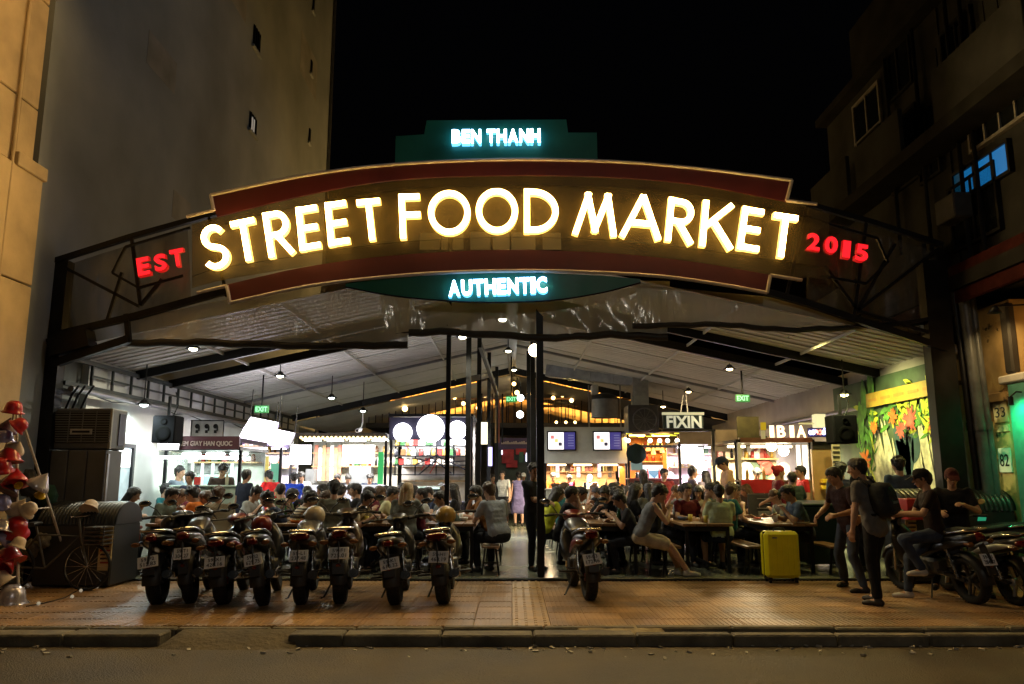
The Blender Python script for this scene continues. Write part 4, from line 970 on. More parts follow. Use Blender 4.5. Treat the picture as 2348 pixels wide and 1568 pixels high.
for k_, (px, py, rz, body, lean, pl_, lab, acc, big) in enumerate(BIKES):
    x, y = gx(px, py); rz2 = (rz * .5 + math.degrees(math.atan2(-x, y)) * .55) if k_ < 8 else rz; a_ = math.radians(rz2); x2 = x - math.sin(a_) * .6
    o_ = bike(lab, x2, y - .6 + math.cos(a_) * .6, rz2, body, lean * .62 + (3, -3, 0, -4, 2, 1, -2, -1)[k_ % 8], pl_, acc, big); o_.scale = ((1.12, 1.0, 1.0), (1., .98, 1.03), (1.2, 1, .97), (1.05, 1, 1.02))[k_ % 4]
    if k_ in (0, 2, 5, 7): o_.scale.x = 1.22
pos = gnd(2150, 1345); bike('black motorbike with red wheels turned sideways under the seated man', pos.x + .60, pos.y + .25, 72, pblack, -5, '59-D1/850.13', pred, 1)
def helmet(label, px, py, Y, m_, vis=True):
    p = at(px, py, Y); t = thing('helmet', label, 'helmet', p, rnd.uniform(-.6, .6), 'helmets left on the motorbikes')
    link('shell', bk('helmet_shell', lambda m: m.lathe([(.115, -.07), (.135, -.02), (.132, .04), (.1, .1), (.05, .13), (0, .138)], n=20)), m_, t); link('peak', bk('helmet_peak', lambda m: m.box((0, .15, -.02), (.16, .09, .012), Euler((-.25, 0, 0)).to_matrix(), .004)), BLACK, t); link('strap', bk('helmet_strap', lambda m: m.tube([(-.11, 0, -.06), (-.06, .02, -.13), (.06, .02, -.13), (.11, 0, -.06)], .007, 6)), BLACK, t)
helmet('cream helmet with dark strap on a motorbike of the left row', 722, 1183, 10.75, mat('helmet_cream', (.5, .42, .3), .3, coat=.4)); helmet('black helmet hung on the handlebar of leftmost motorbike', 392, 1205, 10.9, pblack); helmet('golden helmet on the handlebar at the right end of left row', 1022, 1183, 10.9, mat('helmet_gold', (.4, .27, .07), .3, coat=.5)); helmet('dark red helmet on a seat in the middle of the left row', 600, 1205, 10.6, pred)
# ================================================================== TABLES AND BENCHES
def plank_table(x, y0, y1, label, w_=.8, h=.75, z=.045):
    t = thing('dining_table', label, 'table', (x, (y0 + y1) / 2, z), 0, 'wooden dining tables in the hall')
    for k in range(4):
        a = x - w_ / 2 + w_ * k / 4; MB().box2((a + .004, y0, z + h - .04 + rnd.uniform(-.003, 0)), (a + w_ / 4 - .004, y1, z + h), .006).build('plank', WOOD, t)
    MB().box2((x - w_ / 2 + .06, y0 + .08, z + h - .12), (x + w_ / 2 - .06, y1 - .08, z + h - .045)).build('apron', BLACK, t)
    for sx in (-1, 1):
        for yy in (y0 + .1, y1 - .1): MB().box2((x + sx * (w_ / 2 - .08) - .025, yy - .025, z), (x + sx * (w_ / 2 - .08) + .025, yy + .025, z + h - .045)).build('leg', BLACK, t)
    MB().box2((x - .02, y0 + .1, z + .12), (x + .02, y1 - .1, z + .16)).build('stretcher', BLACK, t)
def bench(x, y0, y1, label, h=.43, z=.045, w_=.28):
    t = thing('bench', label, 'bench', (x, (y0 + y1) / 2, z), 0, 'wooden benches by the tables')
    for k in range(2): MB().box2((x - w_ / 2 + k * w_ / 2 + .003, y0, z + h - .035), (x - w_ / 2 + (k + 1) * w_ / 2 - .003, y1, z + h), .006).build('plank', WOOD, t)
    for yy in (y0 + .12, y1 - .12):
        for s in (-1, 1): MB().bar((x + s * .08, yy, z + h - .035), (x + s * .13, yy, z), .03).build('leg', BLACK, t)
        MB().bar((x - .1, yy, z + .18), (x + .1, yy, z + .18), .025).build('crossbar', BLACK, t)
TX = {0: -5.3, 1: -3.55, 2: -2.15, 3: -.95, 4: 1.6, 5: 3.05, 6: 4.35}
ROWS = {'front': (12.5, 14.5), 'second': (15.4, 17.4), 'third': (18.2, 20.0)}
ordn = ['first', 'second', 'third', 'fourth', 'fifth', 'sixth', 'seventh']
for i, x in TX.items():
    for rn, (a, b) in ROWS.items():
        if rn == 'third' and i in (0, 3, 6): continue
        plank_table(x, a, b, 'long wooden plank table, %s from the left in the %s row behind the motorbikes' % (ordn[i], rn))
        for s in (-1, 1):
            bench(x + s * .62, a - (.25 if rn == 'front' else 0), b, 'low wooden bench on the %s side of %s table of the %s row' % ('left' if s < 0 else 'right', ordn[i], rn))
# food and drink on the tables
def dish_bowl(m): m.lathe([(.0, .0), (.045, 0), (.075, .03), (.085, .06), (.08, .06), (.07, .032), (.0, .012)], n=14)
def dish_plate(m): m.lathe([(0, 0), (.07, 0), (.12, .018), (.118, .024), (.07, .008), (0, .008)], n=16)
def dish_cup(m): m.lathe([(0, 0), (.03, 0), (.038, .11), (.035, .11), (.028, .008), (0, .008)], n=12)
def dish_bottle(m): m.lathe([(0, 0), (.033, 0), (.034, .13), (.03, .16), (.013, .2), (.013, .25), (0, .25)], n=12)
def dish_basket(m): m.lathe([(0, 0), (.1, 0), (.13, .05), (.12, .05), (.09, .01), (0, .01)], n=16)
FOOD = {'bowl': (dish_bowl, 'bowl of food'), 'plate': (dish_plate, 'plate of food'), 'cup': (dish_cup, 'drinking cup'), 'bottle': (dish_bottle, 'drinks bottle'), 'basket': (dish_basket, 'food basket')}
fm = dict(bowl=[('pale', WHITE), ('blue', mat('bowl_blue', (.1, .15, .3), .3))], plate=[('white', WHITE), ('cream', mat('plate_cream', (.6, .52, .38), .3))], cup=[('yellow', mat('cup_yellow', (.7, .55, .08), .4)), ('white', WHITE), ('clear', mat('cup_clear', (.5, .5, .46), .15, var=.05))], bottle=[('green', mat('bottle_green', (.02, .08, .03), .1)), ('brown', mat('bottle_brown', (.1, .04, .01), .1)), ('clear', mat('bottle_water', (.4, .5, .55), .08))], basket=[('orange', mat('basket_orange', (.7, .2, .02), .5))])
foodm = [mat('food_' + n, c, .6, var=.4, scale=30, bump=.8, bscale=60) for n, c in (('noodle', (.55, .33, .1)), ('red', (.4, .05, .02)), ('green', (.1, .2, .03)), ('brown', (.2, .08, .03)))]
for i, x in TX.items():
    for rn, (a, b) in ROWS.items():
        if rn == 'third': continue
        for k in range(7 if rn == 'front' else 4):
            kind = rnd.choice(['bowl', 'plate', 'cup', 'cup', 'bottle', 'basket' if i < 2 else 'bowl'])
            px_, py_ = x + rnd.uniform(-.32, .32), a + .1 + (b - a - .2) * (k + rnd.random() * .7) / 7
            f, nm = FOOD[kind]; vn, vm = rnd.choice(fm[kind]); t = thing(kind, '%s %s %s the %s table, %s row' % (vn, nm, 'at the near end of' if k < 2 else 'halfway along' if k < 5 else 'at the far end of', ordn[i], rn), kind, (px_, py_, .045 + .752), rnd.random() * 6, 'food and drink on the %s table, %s row' % (ordn[i], rn))
            link('vessel', bk(kind, f), vm, t)
            if kind in ('bowl', 'plate', 'basket'):
                def ff(m): [m.ball((rnd.uniform(-.04, .04), rnd.uniform(-.04, .04), .035), .028, 8, 6, (1.2, 1, .7)) for _ in range(7)]
                link('food', bk('food%d' % rnd.randint(0, 2), ff), rnd.choice(foodm), t)
            if kind == 'bottle': link('cap', bk('bottle_cap', lambda m: m.cyl((0, 0, .245), (0, 0, .268), .0145)), pred, t)
# ================================================================== LAMPS
warm, cool, neut = (1, .74, .36), (.80, .98, .93), (1, .92, .66)
def pendant(px, py, Y, label, col, power, drop=.5, r=.14, bulb=9.):
    p = at(px, py, Y); top = roofz(p.x) if abs(p.x) < 7 else p.z + drop
    top = max(top, p.z + .15)
    t = thing('pendant_lamp', label, 'lamp', p, 0, 'pendant lamps under the market roof')
    MB().lathe([(.03, .10), (.05, .09), (.07, .05), (r, -.0), (r - .008, -.004), (.06, .04), (.03, .07)], p, 16).build('shade', BLACK, t)
    MB().cyl(p + Vector((0, 0, .09)), (p.x, p.y, top), .012, n=6).build('rod', BLACK, t)
    MB().ball(p + Vector((0, 0, -.0)), .055, 12, 8, (1.3, 1.3, .7)).build('bulb', glow('bulb_%d%d%d' % tuple(c * 100 for c in col), col, bulb * 1.6), t)
    lamp('SPOT', p - Vector((0, 0, .06)), col, power * 1.4, t, .06, rot=(0, 0, 0), spot=math.radians(165))
for i, (px, py, Y, lab, col, pw) in enumerate((
 (443, 800, 13.4, 'pendant lamp in front of dark roof gap on left', neut, 120), (642, 862, 16.6, 'pendant lamp with a long rod over the left tables', neut, 150),
 (330, 928, 14.2, 'lamp on the left wall above the air cooler cabinet', cool, 120), (760, 912, 19.5, 'small pendant lamp below left roof near the security camera', cool, 110),
 (832, 942, 21.5, 'small pendant lamp beside the white security camera', cool, 90), (1060, 773, 14.6, 'pendant lamp close to the slim front post', neut, 110),
 (1165, 805, 19.2, 'pendant lamp under the roof ridge nearest the bright globe', neut, 110), (1178, 848, 23.5, 'pendant lamp far back under the roof ridge', neut, 80),
 (1152, 733, 13.2, 'lamp seen through plastic curtain below the green board', neut, 90), (1672, 846, 17.0, 'pendant lamp with a long rod over the right tables', warm, 170),
 (1578, 898, 21.5, 'small pendant lamp above the grey fish-tail sign', warm, 110), (1520, 932, 23.0, 'dim pendant lamp over the dark bar stall', warm, 70),
 (1832, 772, 13.6, 'bright yellow flood lamp under the right of the roof', (1, .8, .25), 150), (1935, 905, 14.4, 'lamp lighting the flower mural from above', (1, .9, .35), 40))):
    pendant(px, py, Y, lab, col, pw, r=.2 if px == 1832 else .14, bulb=26 if px == 1832 else 9)
p = at(1226, 803, 12.6); t = thing('globe_lamp', 'bright round globe lamp hung beside the thick front post', 'lamp', p)
MB().ball(p, .105, 18, 12).build('globe', glow('globe_glass', (1, .80, .42), 14), t); MB().cyl(p + Vector((0, 0, .1)), p + Vector((0, 0, .19)), .03).build('socket', BLACK, t); MB().bar(p + Vector((0, .02, .17)), p + Vector((.14, -.4, .17)), .02).build('bracket', BLACK, t)
lamp('POINT', p, (1, .78, .4), 60, t, .11)
# string of bare bulbs over the back and the upper floor
for i, (px, py, Y, s) in enumerate(((928, 937, 27, 1.7), (948, 912, 28, 1), (1000, 905, 28, 1), (1042, 912, 28, 1), (1062, 925, 27, 1.2), (1095, 935, 26, 1), (1178, 880, 26, 1.2), (1185, 900, 25, 1.3), (1193, 912, 24, 1.9), (1192, 950, 23, 1.9), (1212, 903, 25, 1.3), (1268, 912, 28, 1.2), (1290, 905, 28, 1.5), (1310, 918, 28, 1.3), (1335, 908, 28, 1.2), (1360, 915, 28, 1.3), (1415, 925, 28, 1.), (1275, 968, 26, .8), (1297, 968, 26, .8), (1318, 968, 26, .8))):
    p = at(px, py, Y); col = (.8, .95, 1) if i in (8, 9) else (1, .62, .2)
    t = thing('bare_bulb', {0: 'large warm bulb glowing above the left round light', 8: 'cool white bulb nearest the far exit sign', 9: 'cool white bulb below the far exit sign'}.get(i, 'warm bare bulb over the upper floor %s' % ('left of the aisle' if px < 1130 else 'above the aisle end' if px < 1240 else 'over the two screens')), 'bulb', p, 0, 'bare bulbs over the back of hall'); MB().ball(p, .055 * s, 10, 8).build('bulb', glow('bare_bulb_cool' if i in (8, 9) else 'bare_bulb_warm', col, 12), t); MB().cyl(p + Vector((0, 0, .04)), p + Vector((0, 0, .5)), .01, n=5).build('cord', BLACK, t)
    if i % 3 == 0 or i in (8, 9): lamp('POINT', p, col, 45, t, .06)
# exit signs
for px, py, Y, lab in ((600, 938, 17.5, 'green EXIT sign hanging over the left side of the hall'), (1702, 913, 17.5, 'green EXIT sign hanging over the right side of hall'), (1172, 915, 22, 'green EXIT sign at the far end of the aisle')):
    p = at(px, py, Y); t = thing('exit_sign', lab, 'sign', p); MB().box(p, (.32, .05, .17), b=.01).build('box', glow('exit_green', (.004, .30, .04), .8), t)
    link('sign_text', fit_text('EXIT', .26, .11, .003, .02), glow('exit_text', (.35, 1, .5), 1.4), t, (0, -.027, 0)); MB().cyl(p + Vector((0, 0, .08)), (p.x, p.y, roofz(p.x)), .02, n=6).build('rod', BLACK, t)
for px, Y, lab in ((385, 14.6, 'black box loudspeaker hung by the wall on left of the hall'), (1928, 14.0, 'black box loudspeaker hung beside the flower mural')):
    p = at(px, 985, Y); t = thing('loudspeaker', lab, 'loudspeaker', p); MB().box(p, (.42, .4, .5), b=.02).build('cabinet', mat('speaker_black', (.004, .004, .005), .9, spec=.05), t)
    for dz, r in ((-.08, .14), (.14, .06)): MB().lathe([(r, 0), (r * .85, -.012), (r * .3, .02), (0, .012)], p + Vector((0, -.202, dz)), 18, (0, 1, 0)).build('cone', mat('cone_black', (.002, .002, .002), .9, spec=.05), t)
    MB().bar(p + Vector((0, 0, .25)), p + Vector((0, 0, .62)), .05).build('bracket', BLACK, t); MB().tube([p + Vector((.08, 0, .25)), p + Vector((.16, 0, .45)), p + Vector((.1, 0, .7))], .012, 6).build('cable', BLACK, t)
p = at(826, 985, 19); t = thing('security_camera', 'white security camera under the truss over the white counter', 'camera', p); MB().cyl(p, p + Vector((-.05, -.16, -.03)), .05).build('housing', WHITE, t); MB().cyl(p + Vector((-.05, -.16, -.03)), p + Vector((-.053, -.17, -.032)), .03).build('lens', BLACK, t); MB().tube([p, p + Vector((.05, 0, .15)), p + Vector((.05, 0, .45))], .015).build('arm', WHITE, t)
# ================================================================== STALLS
steelp = mat('stall_steel', (.3, .31, .32), .35, .7)
woodp = mat('pale_wood', (.42, .27, .12), .5, var=.25, scale=10)
glassm = plastic('stall_glass', (.2, .25, .25), .12, .05, 1.)
def posts(t, xs, Y, z0, z1, m=BLACK, w_=.06):
    for x in xs: MB().box2((x - w_ / 2, Y, z0), (x + w_ / 2, Y + w_, z1)).build('post', m, t)
def X(px, Y, py=1050): return at(px, py, Y).x
def Zy(py, Y): return EYE + ratio(py) * Y
def stall(label, px0, px1, Y, D, counter_top, counter_m, back_m, roof_py=None, fascia=None, fascia_m=None, light=None, power=0, lcol=cool, side_m=None):
    t = thing('food_stall', label, 'stall', at((px0 + px1) / 2, 1100, Y) * 1.0); t.location.z = .045; t.location.y = Y
    x0, x1 = X(px0, Y), X(px1, Y); top = Zy(roof_py or 1000, Y)
    n = max(2, int((x1 - x0) / .45)); zc = Zy(counter_top, Y)
    for k in range(n): MB().box2((x0 + (x1 - x0) * k / n + .005, Y, .06), (x0 + (x1 - x0) * (k + 1) / n - .005, Y + .03, zc - .04), .008).build('counter_panel', counter_m, t)
    MB().box2((x0 - .03, Y - .05, zc - .04), (x1 + .03, Y + .55, zc), .01).build('counter_top', counter_m, t)
    n = max(2, int((x1 - x0) / .6))
    for k in range(n): MB().box2((x0 + (x1 - x0) * k / n + .004, Y + D, .06), (x0 + (x1 - x0) * (k + 1) / n - .004, Y + D + .04, top)).build('back_panel', back_m, t)
    posts(t, (x0, x1), Y + .1, .05, top)
    MB().box2((x0 - .05, Y - .05, top), (x1 + .05, Y + D + .05, top + .06)).build('stall_roof', BLACK, t)
    if side_m:
        for x in (x0 + .03, x1 - .03): MB().box2((x - .015, Y + .3, .06), (x + .015, Y + D, top)).build('side_panel', side_m, t)
    for z in (zc + .45, zc + .8): MB().box2((x0 + .05, Y + D - .3, z), (x1 - .05, Y + D - .01, z + .03)).build('shelf', woodp, t)
    if fascia:
        m = MB(); rect(m, px0 - 2, fascia[0], px1 + 2, fascia[1], Y - .08, .06); m.build('fascia', fascia_m, t)
    if light:
        for k in range(light):
            x = x0 + (x1 - x0) * (k + .5) / light; MB().box((x, Y + D * .45, top - .05), ((x1 - x0) / light * .7, .12, .04)).build('light_tube', glow('tube_%d' % int(lcol[2] * 100), lcol, 14), t)
        lamp('AREA', ((x0 + x1) / 2, Y + D * .45, top - .1), lcol, power, t, size=(x1 - x0, .4), rot=(0, 0, 0))
    return t, x0, x1, zc, top
JAR = [(n, mat('jar_' + n, c, .25, var=.1)) for n, c in (('red', (.32, .03, .025)), ('amber', (.42, .25, .05)), ('dark green', (.04, .12, .04)), ('white', (.6, .58, .53)), ('brown', (.16, .07, .03)), ('black', (.02, .02, .025)), ('cream', (.5, .42, .3)))]
def jar(m): m.lathe([(0, 0), (.045, 0), (.05, .02), (.05, .12), (.035, .15), (.035, .17), (0, .17)], n=10)
def carton(m): m.box((0, 0, .08), (.12, .1, .16), b=.006)
def goods(label, group, x0, x1, y, z, n, kinds=('jar', 'carton', 'bottle')):
    for k in range(n):
        kd = rnd.choice(kinds); cn, cm = rnd.choice(JAR); o = link(kd, bk(kd, dict(jar=jar, carton=carton, bottle=dish_bottle)[kd]), cm, None, (x0 + (x1 - x0) * (k + .5) / n + rnd.uniform(-.03, .03), y + rnd.uniform(-.05, .05), z), (0, 0, rnd.uniform(-.3, .3)))
        tag(o, cn + ' ' + dict(jar='small jar', carton='small carton', bottle='bottle')[kd] + ' ' + label, kd, group)
def stock(t_, where, Y, D, cnt=True, n=9):
    t, x0, x1, zc, top = t_
    goods('on the lower back shelf of ' + where, 'goods on the shelves of ' + where, x0 + .1, x1 - .1, Y + D - .15, zc + .48, n); goods('on the upper back shelf of ' + where, 'goods on the shelves of ' + where, x0 + .1, x1 - .1, Y + D - .15, zc + .83, n)
    if cnt: goods('on the counter of ' + where, 'goods on the counter of ' + where, x0 + .1, x1 - .1, Y + .25, zc, max(4, n // 2))
def sgn(t, s, px0, py0, px1, py1, Y, m, bold=.02, name='lettering'):
    a, b = at(px0, (py0 + py1) / 2, Y), at(px1, (py0 + py1) / 2, Y); c = at((px0 + px1) / 2, (py0 + py1) / 2, Y)
    return link(name, fit_text(s, b.x - a.x, Zy(py0, Y) - Zy(py1, Y), .012, bold), m, t, c - wloc(t))
maroon = mat('maroon_fascia', (.07, .015, .025), .5, var=.1); printw = mat('pale_lettering', (.5, .42, .4), .5, var=0)
# 1 ice cream stall, left
s1 = stall('ice cream stall under a maroon fascia by the left wall', 374, 546, 15.6, 1.7, 1112, mat('pale_green_counter', (.4, .5, .42), .4), mat('pale_back', (.62, .68, .64), .5), 1032, (1000, 1030), maroon, 3, 85, (.82, 1, .90), glassm)
sgn(s1[0], 'KEM GIAY HAN QUOC', 410, 1011, 532, 1024, 15.51, printw); t = s1[0]
for px, c in ((400, (.9, 1, .7)), (418, (.8, 1, .85)), (440, (.85, 1, .9)), (462, (.85, 1, .95)), (486, (.8, 1, .95)), (505, (1, .95, .6)), (530, (.8, 1, 1))):
    m = MB(); rect(m, px - 3, 1062, px + 3, 1125, 17.2, .03); m.build('light_strip', glow('strip_%d' % px, c, 1.6), t)
for px, w_ in ((428, 15), (451, 17), (474, 18), (496, 12), (517, 18)):
    m = MB(); rect(m, px - w_ / 2, 1062, px + w_ / 2, 1084, 17.22, .03); m.build('menu_board', mat('menu_grey', (.2, .2, .2), .6, var=.6, scale=14), t)
    m = MB(); rect(m, px - w_ / 2, 1092, px + w_ / 2, 1128, 17.22, .03); m.build('fridge_door', mat('fridge_glass', (.25, .45, .45), .15, emis=(.35, .8, .75), es=.25), t)
m = MB(); m.lathe([(.9, 0), (1.0, -.02), (1.0, .03), (.9, .04)], at(458, 1052, 16.5), 28); m.build('ring_light', glow('ring_white', (.9, 1, .97), 9), t)
stock(s1, 'the maroon ice cream stall', 15.6, 1.7, True, 8)
p = at(383, 1014, 15.3); t = thing('mascot_lightbox', 'glowing white lightbox with two rounded ears over ice cream stall', 'lightbox', p)
poly = [(x_ * .72, z_ * .85) for x_, z_ in ((-.24, -.16), (.24, -.16), (.27, .05), (.22, .2), (.13, .3), (.04, .14), (-.06, .14), (-.17, .24), (-.26, .1))]
MB().prism([(p.x + a, p.z + b) for a, b in poly], p.y, .12).build('face', glow('pink_white', (1, .93, .97), 7), t); MB().prism([(p.x + a * 1.08, p.z + b * 1.08) for a, b in poly], p.y + .125, .04).build('back', DARK, t)
# framed board above stall 1
t = thing('notice_board', 'thin framed white board with dark symbols above the maroon fascia', 'board', at(480, 990, 16.2)); m = MB(); rect(m, 438, 965, 512, 1000, 16.25, .03); m.build('board', mat('board_white', (.55, .57, .6), .5), t)
for x0, x1, y0, y1 in ((437, 513, 963, 965), (437, 439, 965, 1000), (511, 513, 965, 1000)): m = MB(); rect(m, x0, y0, x1, y1, 16.22, .02); m.build('frame', BLACK, t)
for px in (452, 474, 494): m = MB(); p = at(px, 977, 16.235); m.lathe([(.05, 0), (.05, .01), (0, .01)], p, 10, (0, 1, 0)); m.box(p + Vector((0, 0, -.11)), (.05, .02, .06)); m.box(p + Vector((.04, 0, -.05)), (.03, .02, .09)); m.build('symbol', BLACK, t)
# white slanted light boxes
def tiltbox(label, quad, Y0, Y1, s=9):
    q = [at(*quad[0], Y1), at(*quad[1], Y1), at(*quad[2], Y0), at(*quad[3], Y0)]; n = (q[1] - q[0]).cross(q[3] - q[0]).normalized()
    if n.y < 0: n = -n
    t = thing('slanted_lightbox', label, 'lightbox', q[3]); vs = q + [v + n * .09 for v in q]
    MB().add([v + n * .012 for v in vs], [(0, 1, 2, 3)[::-1], (4, 5, 6, 7), (0, 4, 5, 1)[::-1], (1, 5, 6, 2)[::-1], (2, 6, 7, 3)[::-1], (3, 7, 4, 0)[::-1]]).build('casing', mat('lilac_casing', (.35, .3, .45), .5), t)
    c = sum(q, Vector()) / 4; f = [c + (v - c) * .96 for v in q]
    MB().add(f + [v + n * .011 for v in f], [(0, 1, 2, 3), (4, 5, 6, 7), (0, 1, 5, 4), (1, 2, 6, 5), (2, 3, 7, 6), (3, 0, 4, 7)]).build('lit_face', glow('violet_white', (.93, .88, 1), s), t)
    for v in q[:2]: MB().cyl(v + n * .05, (v.x, v.y + .1, v.z + .6), .012).build('hanger', BLACK, t)
    return c
c = tiltbox('larger slanted white lightbox hanging left of the smaller one', [(574, 955), (640, 968), (612, 1014), (546, 1002)], 16.0, 17.0)
lamp('AREA', c - Vector((0, .2, .1)), (.85, .8, 1), 90, None, size=(1, .6), rot=(math.radians(50), 0, 0)).name = 'lightbox_glow'
tiltbox('smaller slanted white lightbox hanging right of the larger one', [(632, 983), (677, 993), (664, 1018), (616, 1010)], 16.3, 17.2)
# 2 poster stall
s2 = stall('narrow stall with black and white posters and yellow posts', 548, 640, 18.0, 1.6, 1118, mat('lilac_counter', (.4, .35, .5), .5), mat('poster_back', (.6, .58, .62), .6, var=.7, scale=5), 1020, (1008, 1022), mat('violet_fascia', (.14, .06, .2), .5), 2, 130, (.95, .88, 1))
m = MB(); rect(m, 556, 1019, 600, 1034, 17.85, .04); m.build('lit_sign', glow('pink_sign', (1, .82, .9), 3), s2[0])
for px in (567, 607): m = MB(); rect(m, px - 7, 1046, px + 7, 1118, 17.95, .05); m.build('yellow_board', mat('yellow_board', (.75, .65, .18), .5, var=.2), s2[0])
for k in range(9): m = MB(); px, py = 578 + (k % 3) * 8, 1045 + (k // 3) * 18; rect(m, px - 3.6, py - 7, px + 3.6, py + 7, 18.5, .02); m.build('poster', mat('poster_%d' % (k % 3), ((.7, .7, .7), (.06, .06, .07), (.5, .45, .5))[k % 3], .6, var=.8, scale=9), s2[0])
m = MB(); rect(m, 620, 1062, 640, 1110, 18.6, .03); m.build('green_panel', glow('green_panel', (.03, .5, .3), .5), s2[0])
stock(s2, 'the poster stall', 18.0, 1.6, True, 4)
# 3 white counter stall
s3 = stall('wide food stall with a glowing white counter front', 664, 882, 19.0, 2.2, 1112, glow('white_counter', (.93, .92, 1), .9), mat('cream_back', (.72, .68, .58), .5), 1000, (992, 1003), mat('dark_timber', (.03, .025, .02), .7), 4, 230, (1, .97, .9))
for x0, x1, y0, y1, nm, gm in ((665, 712, 1020, 1064, 'menu_lightbox', glow('menu_white', (.98, .93, 1), 5)), (785, 858, 1020, 1062, 'menu_lightbox', glow('menu_cream', (1, .97, .88), 5)), (866, 878, 1036, 1110, 'green_strip', glow('green_strip', (.02, .55, .12), .8))):
    m = MB(); rect(m, x0, y0, x1, y1, 19.3 if x0 > 700 else 18.9, .06); m.build(nm, gm, s3[0])
for k, px in enumerate(range(724, 780, 9)): m = MB(); rect(m, px - 4, 1020 + (k % 2) * 6, px + 4, 1102, 20.9, .03); m.build('wall_board', (mat('wall_board_red', (.5, .16, .1), .5, var=.4), WHITE, woodp)[k % 3], s3[0])
m = MB()
for k in range(40): p = at(690 + k * 5, 1003 + 4 * (k % 2), 18.9); m.ball(p, .035, 6, 4)
m.build('fairy_lights', glow('fairy_warm', (1, .72, .3), 4), s3[0])
t = s3[0]; m = MB(); rect(m, 700, 1075, 720, 1108, 20.6, .4); m.build('steel_fridge', steelp, t); m = MB(); rect(m, 800, 1070, 850, 1110, 20.6, .4); m.build('oven', steelp, t)
stock(s3, 'the glowing white counter stall', 19.0, 2.2, False, 12)
# 4 round lights stall
dk = mat('navy_board', (.02, .018, .04), .5)
s4 = stall('dark stall with three round white lights on its sign board', 894, 1080, 18.6, 2.0, 1150, dk, mat('light_back', (.62, .6, .58), .5, var=.2), 955, (957, 1008), dk, 3, 300, (.97, .97, 1))
for px, py, r in ((923, 991, 21), (987, 982, 31), (1048, 986, 21)):
    p = at(px, py, 18.45); rr = r / 1800 * 18.6; m = MB(); m.lathe([(0, -.05), (rr * .97, -.05), (rr, -.03), (rr, .04), (0, .04)], p, 32, (0, 1, 0)); m.build('round_light', glow('disc_white', (.93, .93, 1), 7), s4[0])
t = s4[0]
for px in (906, 952, 1000, 1040, 1072): m = MB(); rect(m, px - 1.5, 1010, px + 1.5, 1090, 20.2, .03); m.build('shelf_post', BLACK, t)
for py in (1022, 1045, 1066, 1088): m = MB(); rect(m, 900, py - 1, 1074, py + 1.5, 20.1, .25); m.build('rack_shelf', BLACK, t)
for k in range(34):
    px, py = 908 + (k % 12) * 14 + rnd.uniform(-3, 3), (1021, 1044, 1065)[k // 12]; p = at(px, py, 20.2); cn, cm = rnd.choice(JAR); o = link('carton' if k % 2 else 'jar', bk('carton' if k % 2 else 'jar', carton if k % 2 else jar), cm, None, p); tag(o, cn + (' small carton' if k % 2 else ' small jar') + ' on the %s level of the rack under round lights' % ('top', 'middle', 'bottom')[k // 12], 'carton' if k % 2 else 'jar', 'goods on the rack under round lights')
m = MB()
for a, b in (((945, 1050), (1000, 1060)), ((950, 1066), (1005, 1042)), ((980, 1042), (1035, 1085)), ((1000, 1045), (1070, 1078)), ((1005, 1050), (960, 1088)), ((1015, 1060), (1078, 1056))): m.bar(at(*a, 19.0), at(*b, 19.0), .05, .03)
m.build('lattice', dk, t); [MB().bar(at(*a, 18.98), at(*b, 18.98), .06, .02).build('red_slat', mat('lattice_red', (.45, .03, .03), .5), t) for a, b in (((965, 1078), (985, 1050)), ((930, 1022), (945, 1035)), ((985, 1085), (1000, 1060)))]
t2 = thing('glass_showcase', 'low glass showcase with pale trays before the round light stall', 'showcase', at(962, 1150, 17.2)); m = MB(); rect(m, 912, 1135, 1012, 1200, 17.2, .6); m.build('cabinet', steelp, t2); m = MB(); rect(m, 914, 1098, 1010, 1134, 17.2, .6); m.build('glass', glassm, t2); m = MB(); rect(m, 920, 1118, 1004, 1121, 17.3, .4); m.build('tray', glow('showcase_light', (.7, 1, .88), 1.5), t2)
for k in range(6): tag(link('plate', bk('plate', dish_plate), WHITE, None, at(924 + k * 15, 1117, 17.5)), 'cream plate inside the low glass showcase', 'plate', 'plates inside the glass showcase')
# 5 aisle end: bar front with banner
t = thing('aisle_bar', 'dark bar front with purple banner at the end of the aisle', 'stall', at(1180, 1100, 27.5)); m = MB(); rect(m, 1136, 1004, 1228, 1030, 27.4, .06); m.build('banner', mat('banner_purple', (.05, .03, .10), .5, var=.1), t)
for k in range(13): m = MB(); h = 4 + (k * 5 % 4); rect(m, 1149 + k * 4.6, 1018 - h, 1152 + k * 4.6, 1018, 27.35, .02); m.build('pale_print', printw, t)
m = MB(); rect(m, 1136, 1031, 1228, 1135, 27.5, .1); m.build('chalk_wall', mat('chalk_green', (.035, .05, .045), .7, var=.5, scale=3), t)
for a, b, c, d, mm in ((1150, 1030, 1178, 1062, 'r'), (1160, 1055, 1186, 1072, 'r'), (1182, 1028, 1206, 1042, 'r'), (1190, 1036, 1200, 1060, 'g'), (1149, 1032, 1152, 1042, 'w'), (1205, 1038, 1208, 1058, 'w')): m = MB(); rect(m, a, b, c, d, 27.4 - rnd.random() * .08, .04, .01); m.build('chalk_art', dict(r=mat('art_red', (.30, .02, .03), .6, var=.4), g=mat('art_green', (.04, .12, .08), .6), w=glow('strip_lilac', (.8, .8, 1), 2.5))[mm], t)
def booth(label, px0, px1, Y, m_, py0, py1, d=.1): t = thing('side_sign', label, 'sign', at(px0, py1, Y)); m = MB(); rect(m, px0, py0, px1, py1, Y, d); m.build('panel', m_, t); m = MB(); rect(m, px0 - 2, py0 - 3, px1 + 2, py0 - .5, Y, d); m.build('frame', BLACK, t); return t
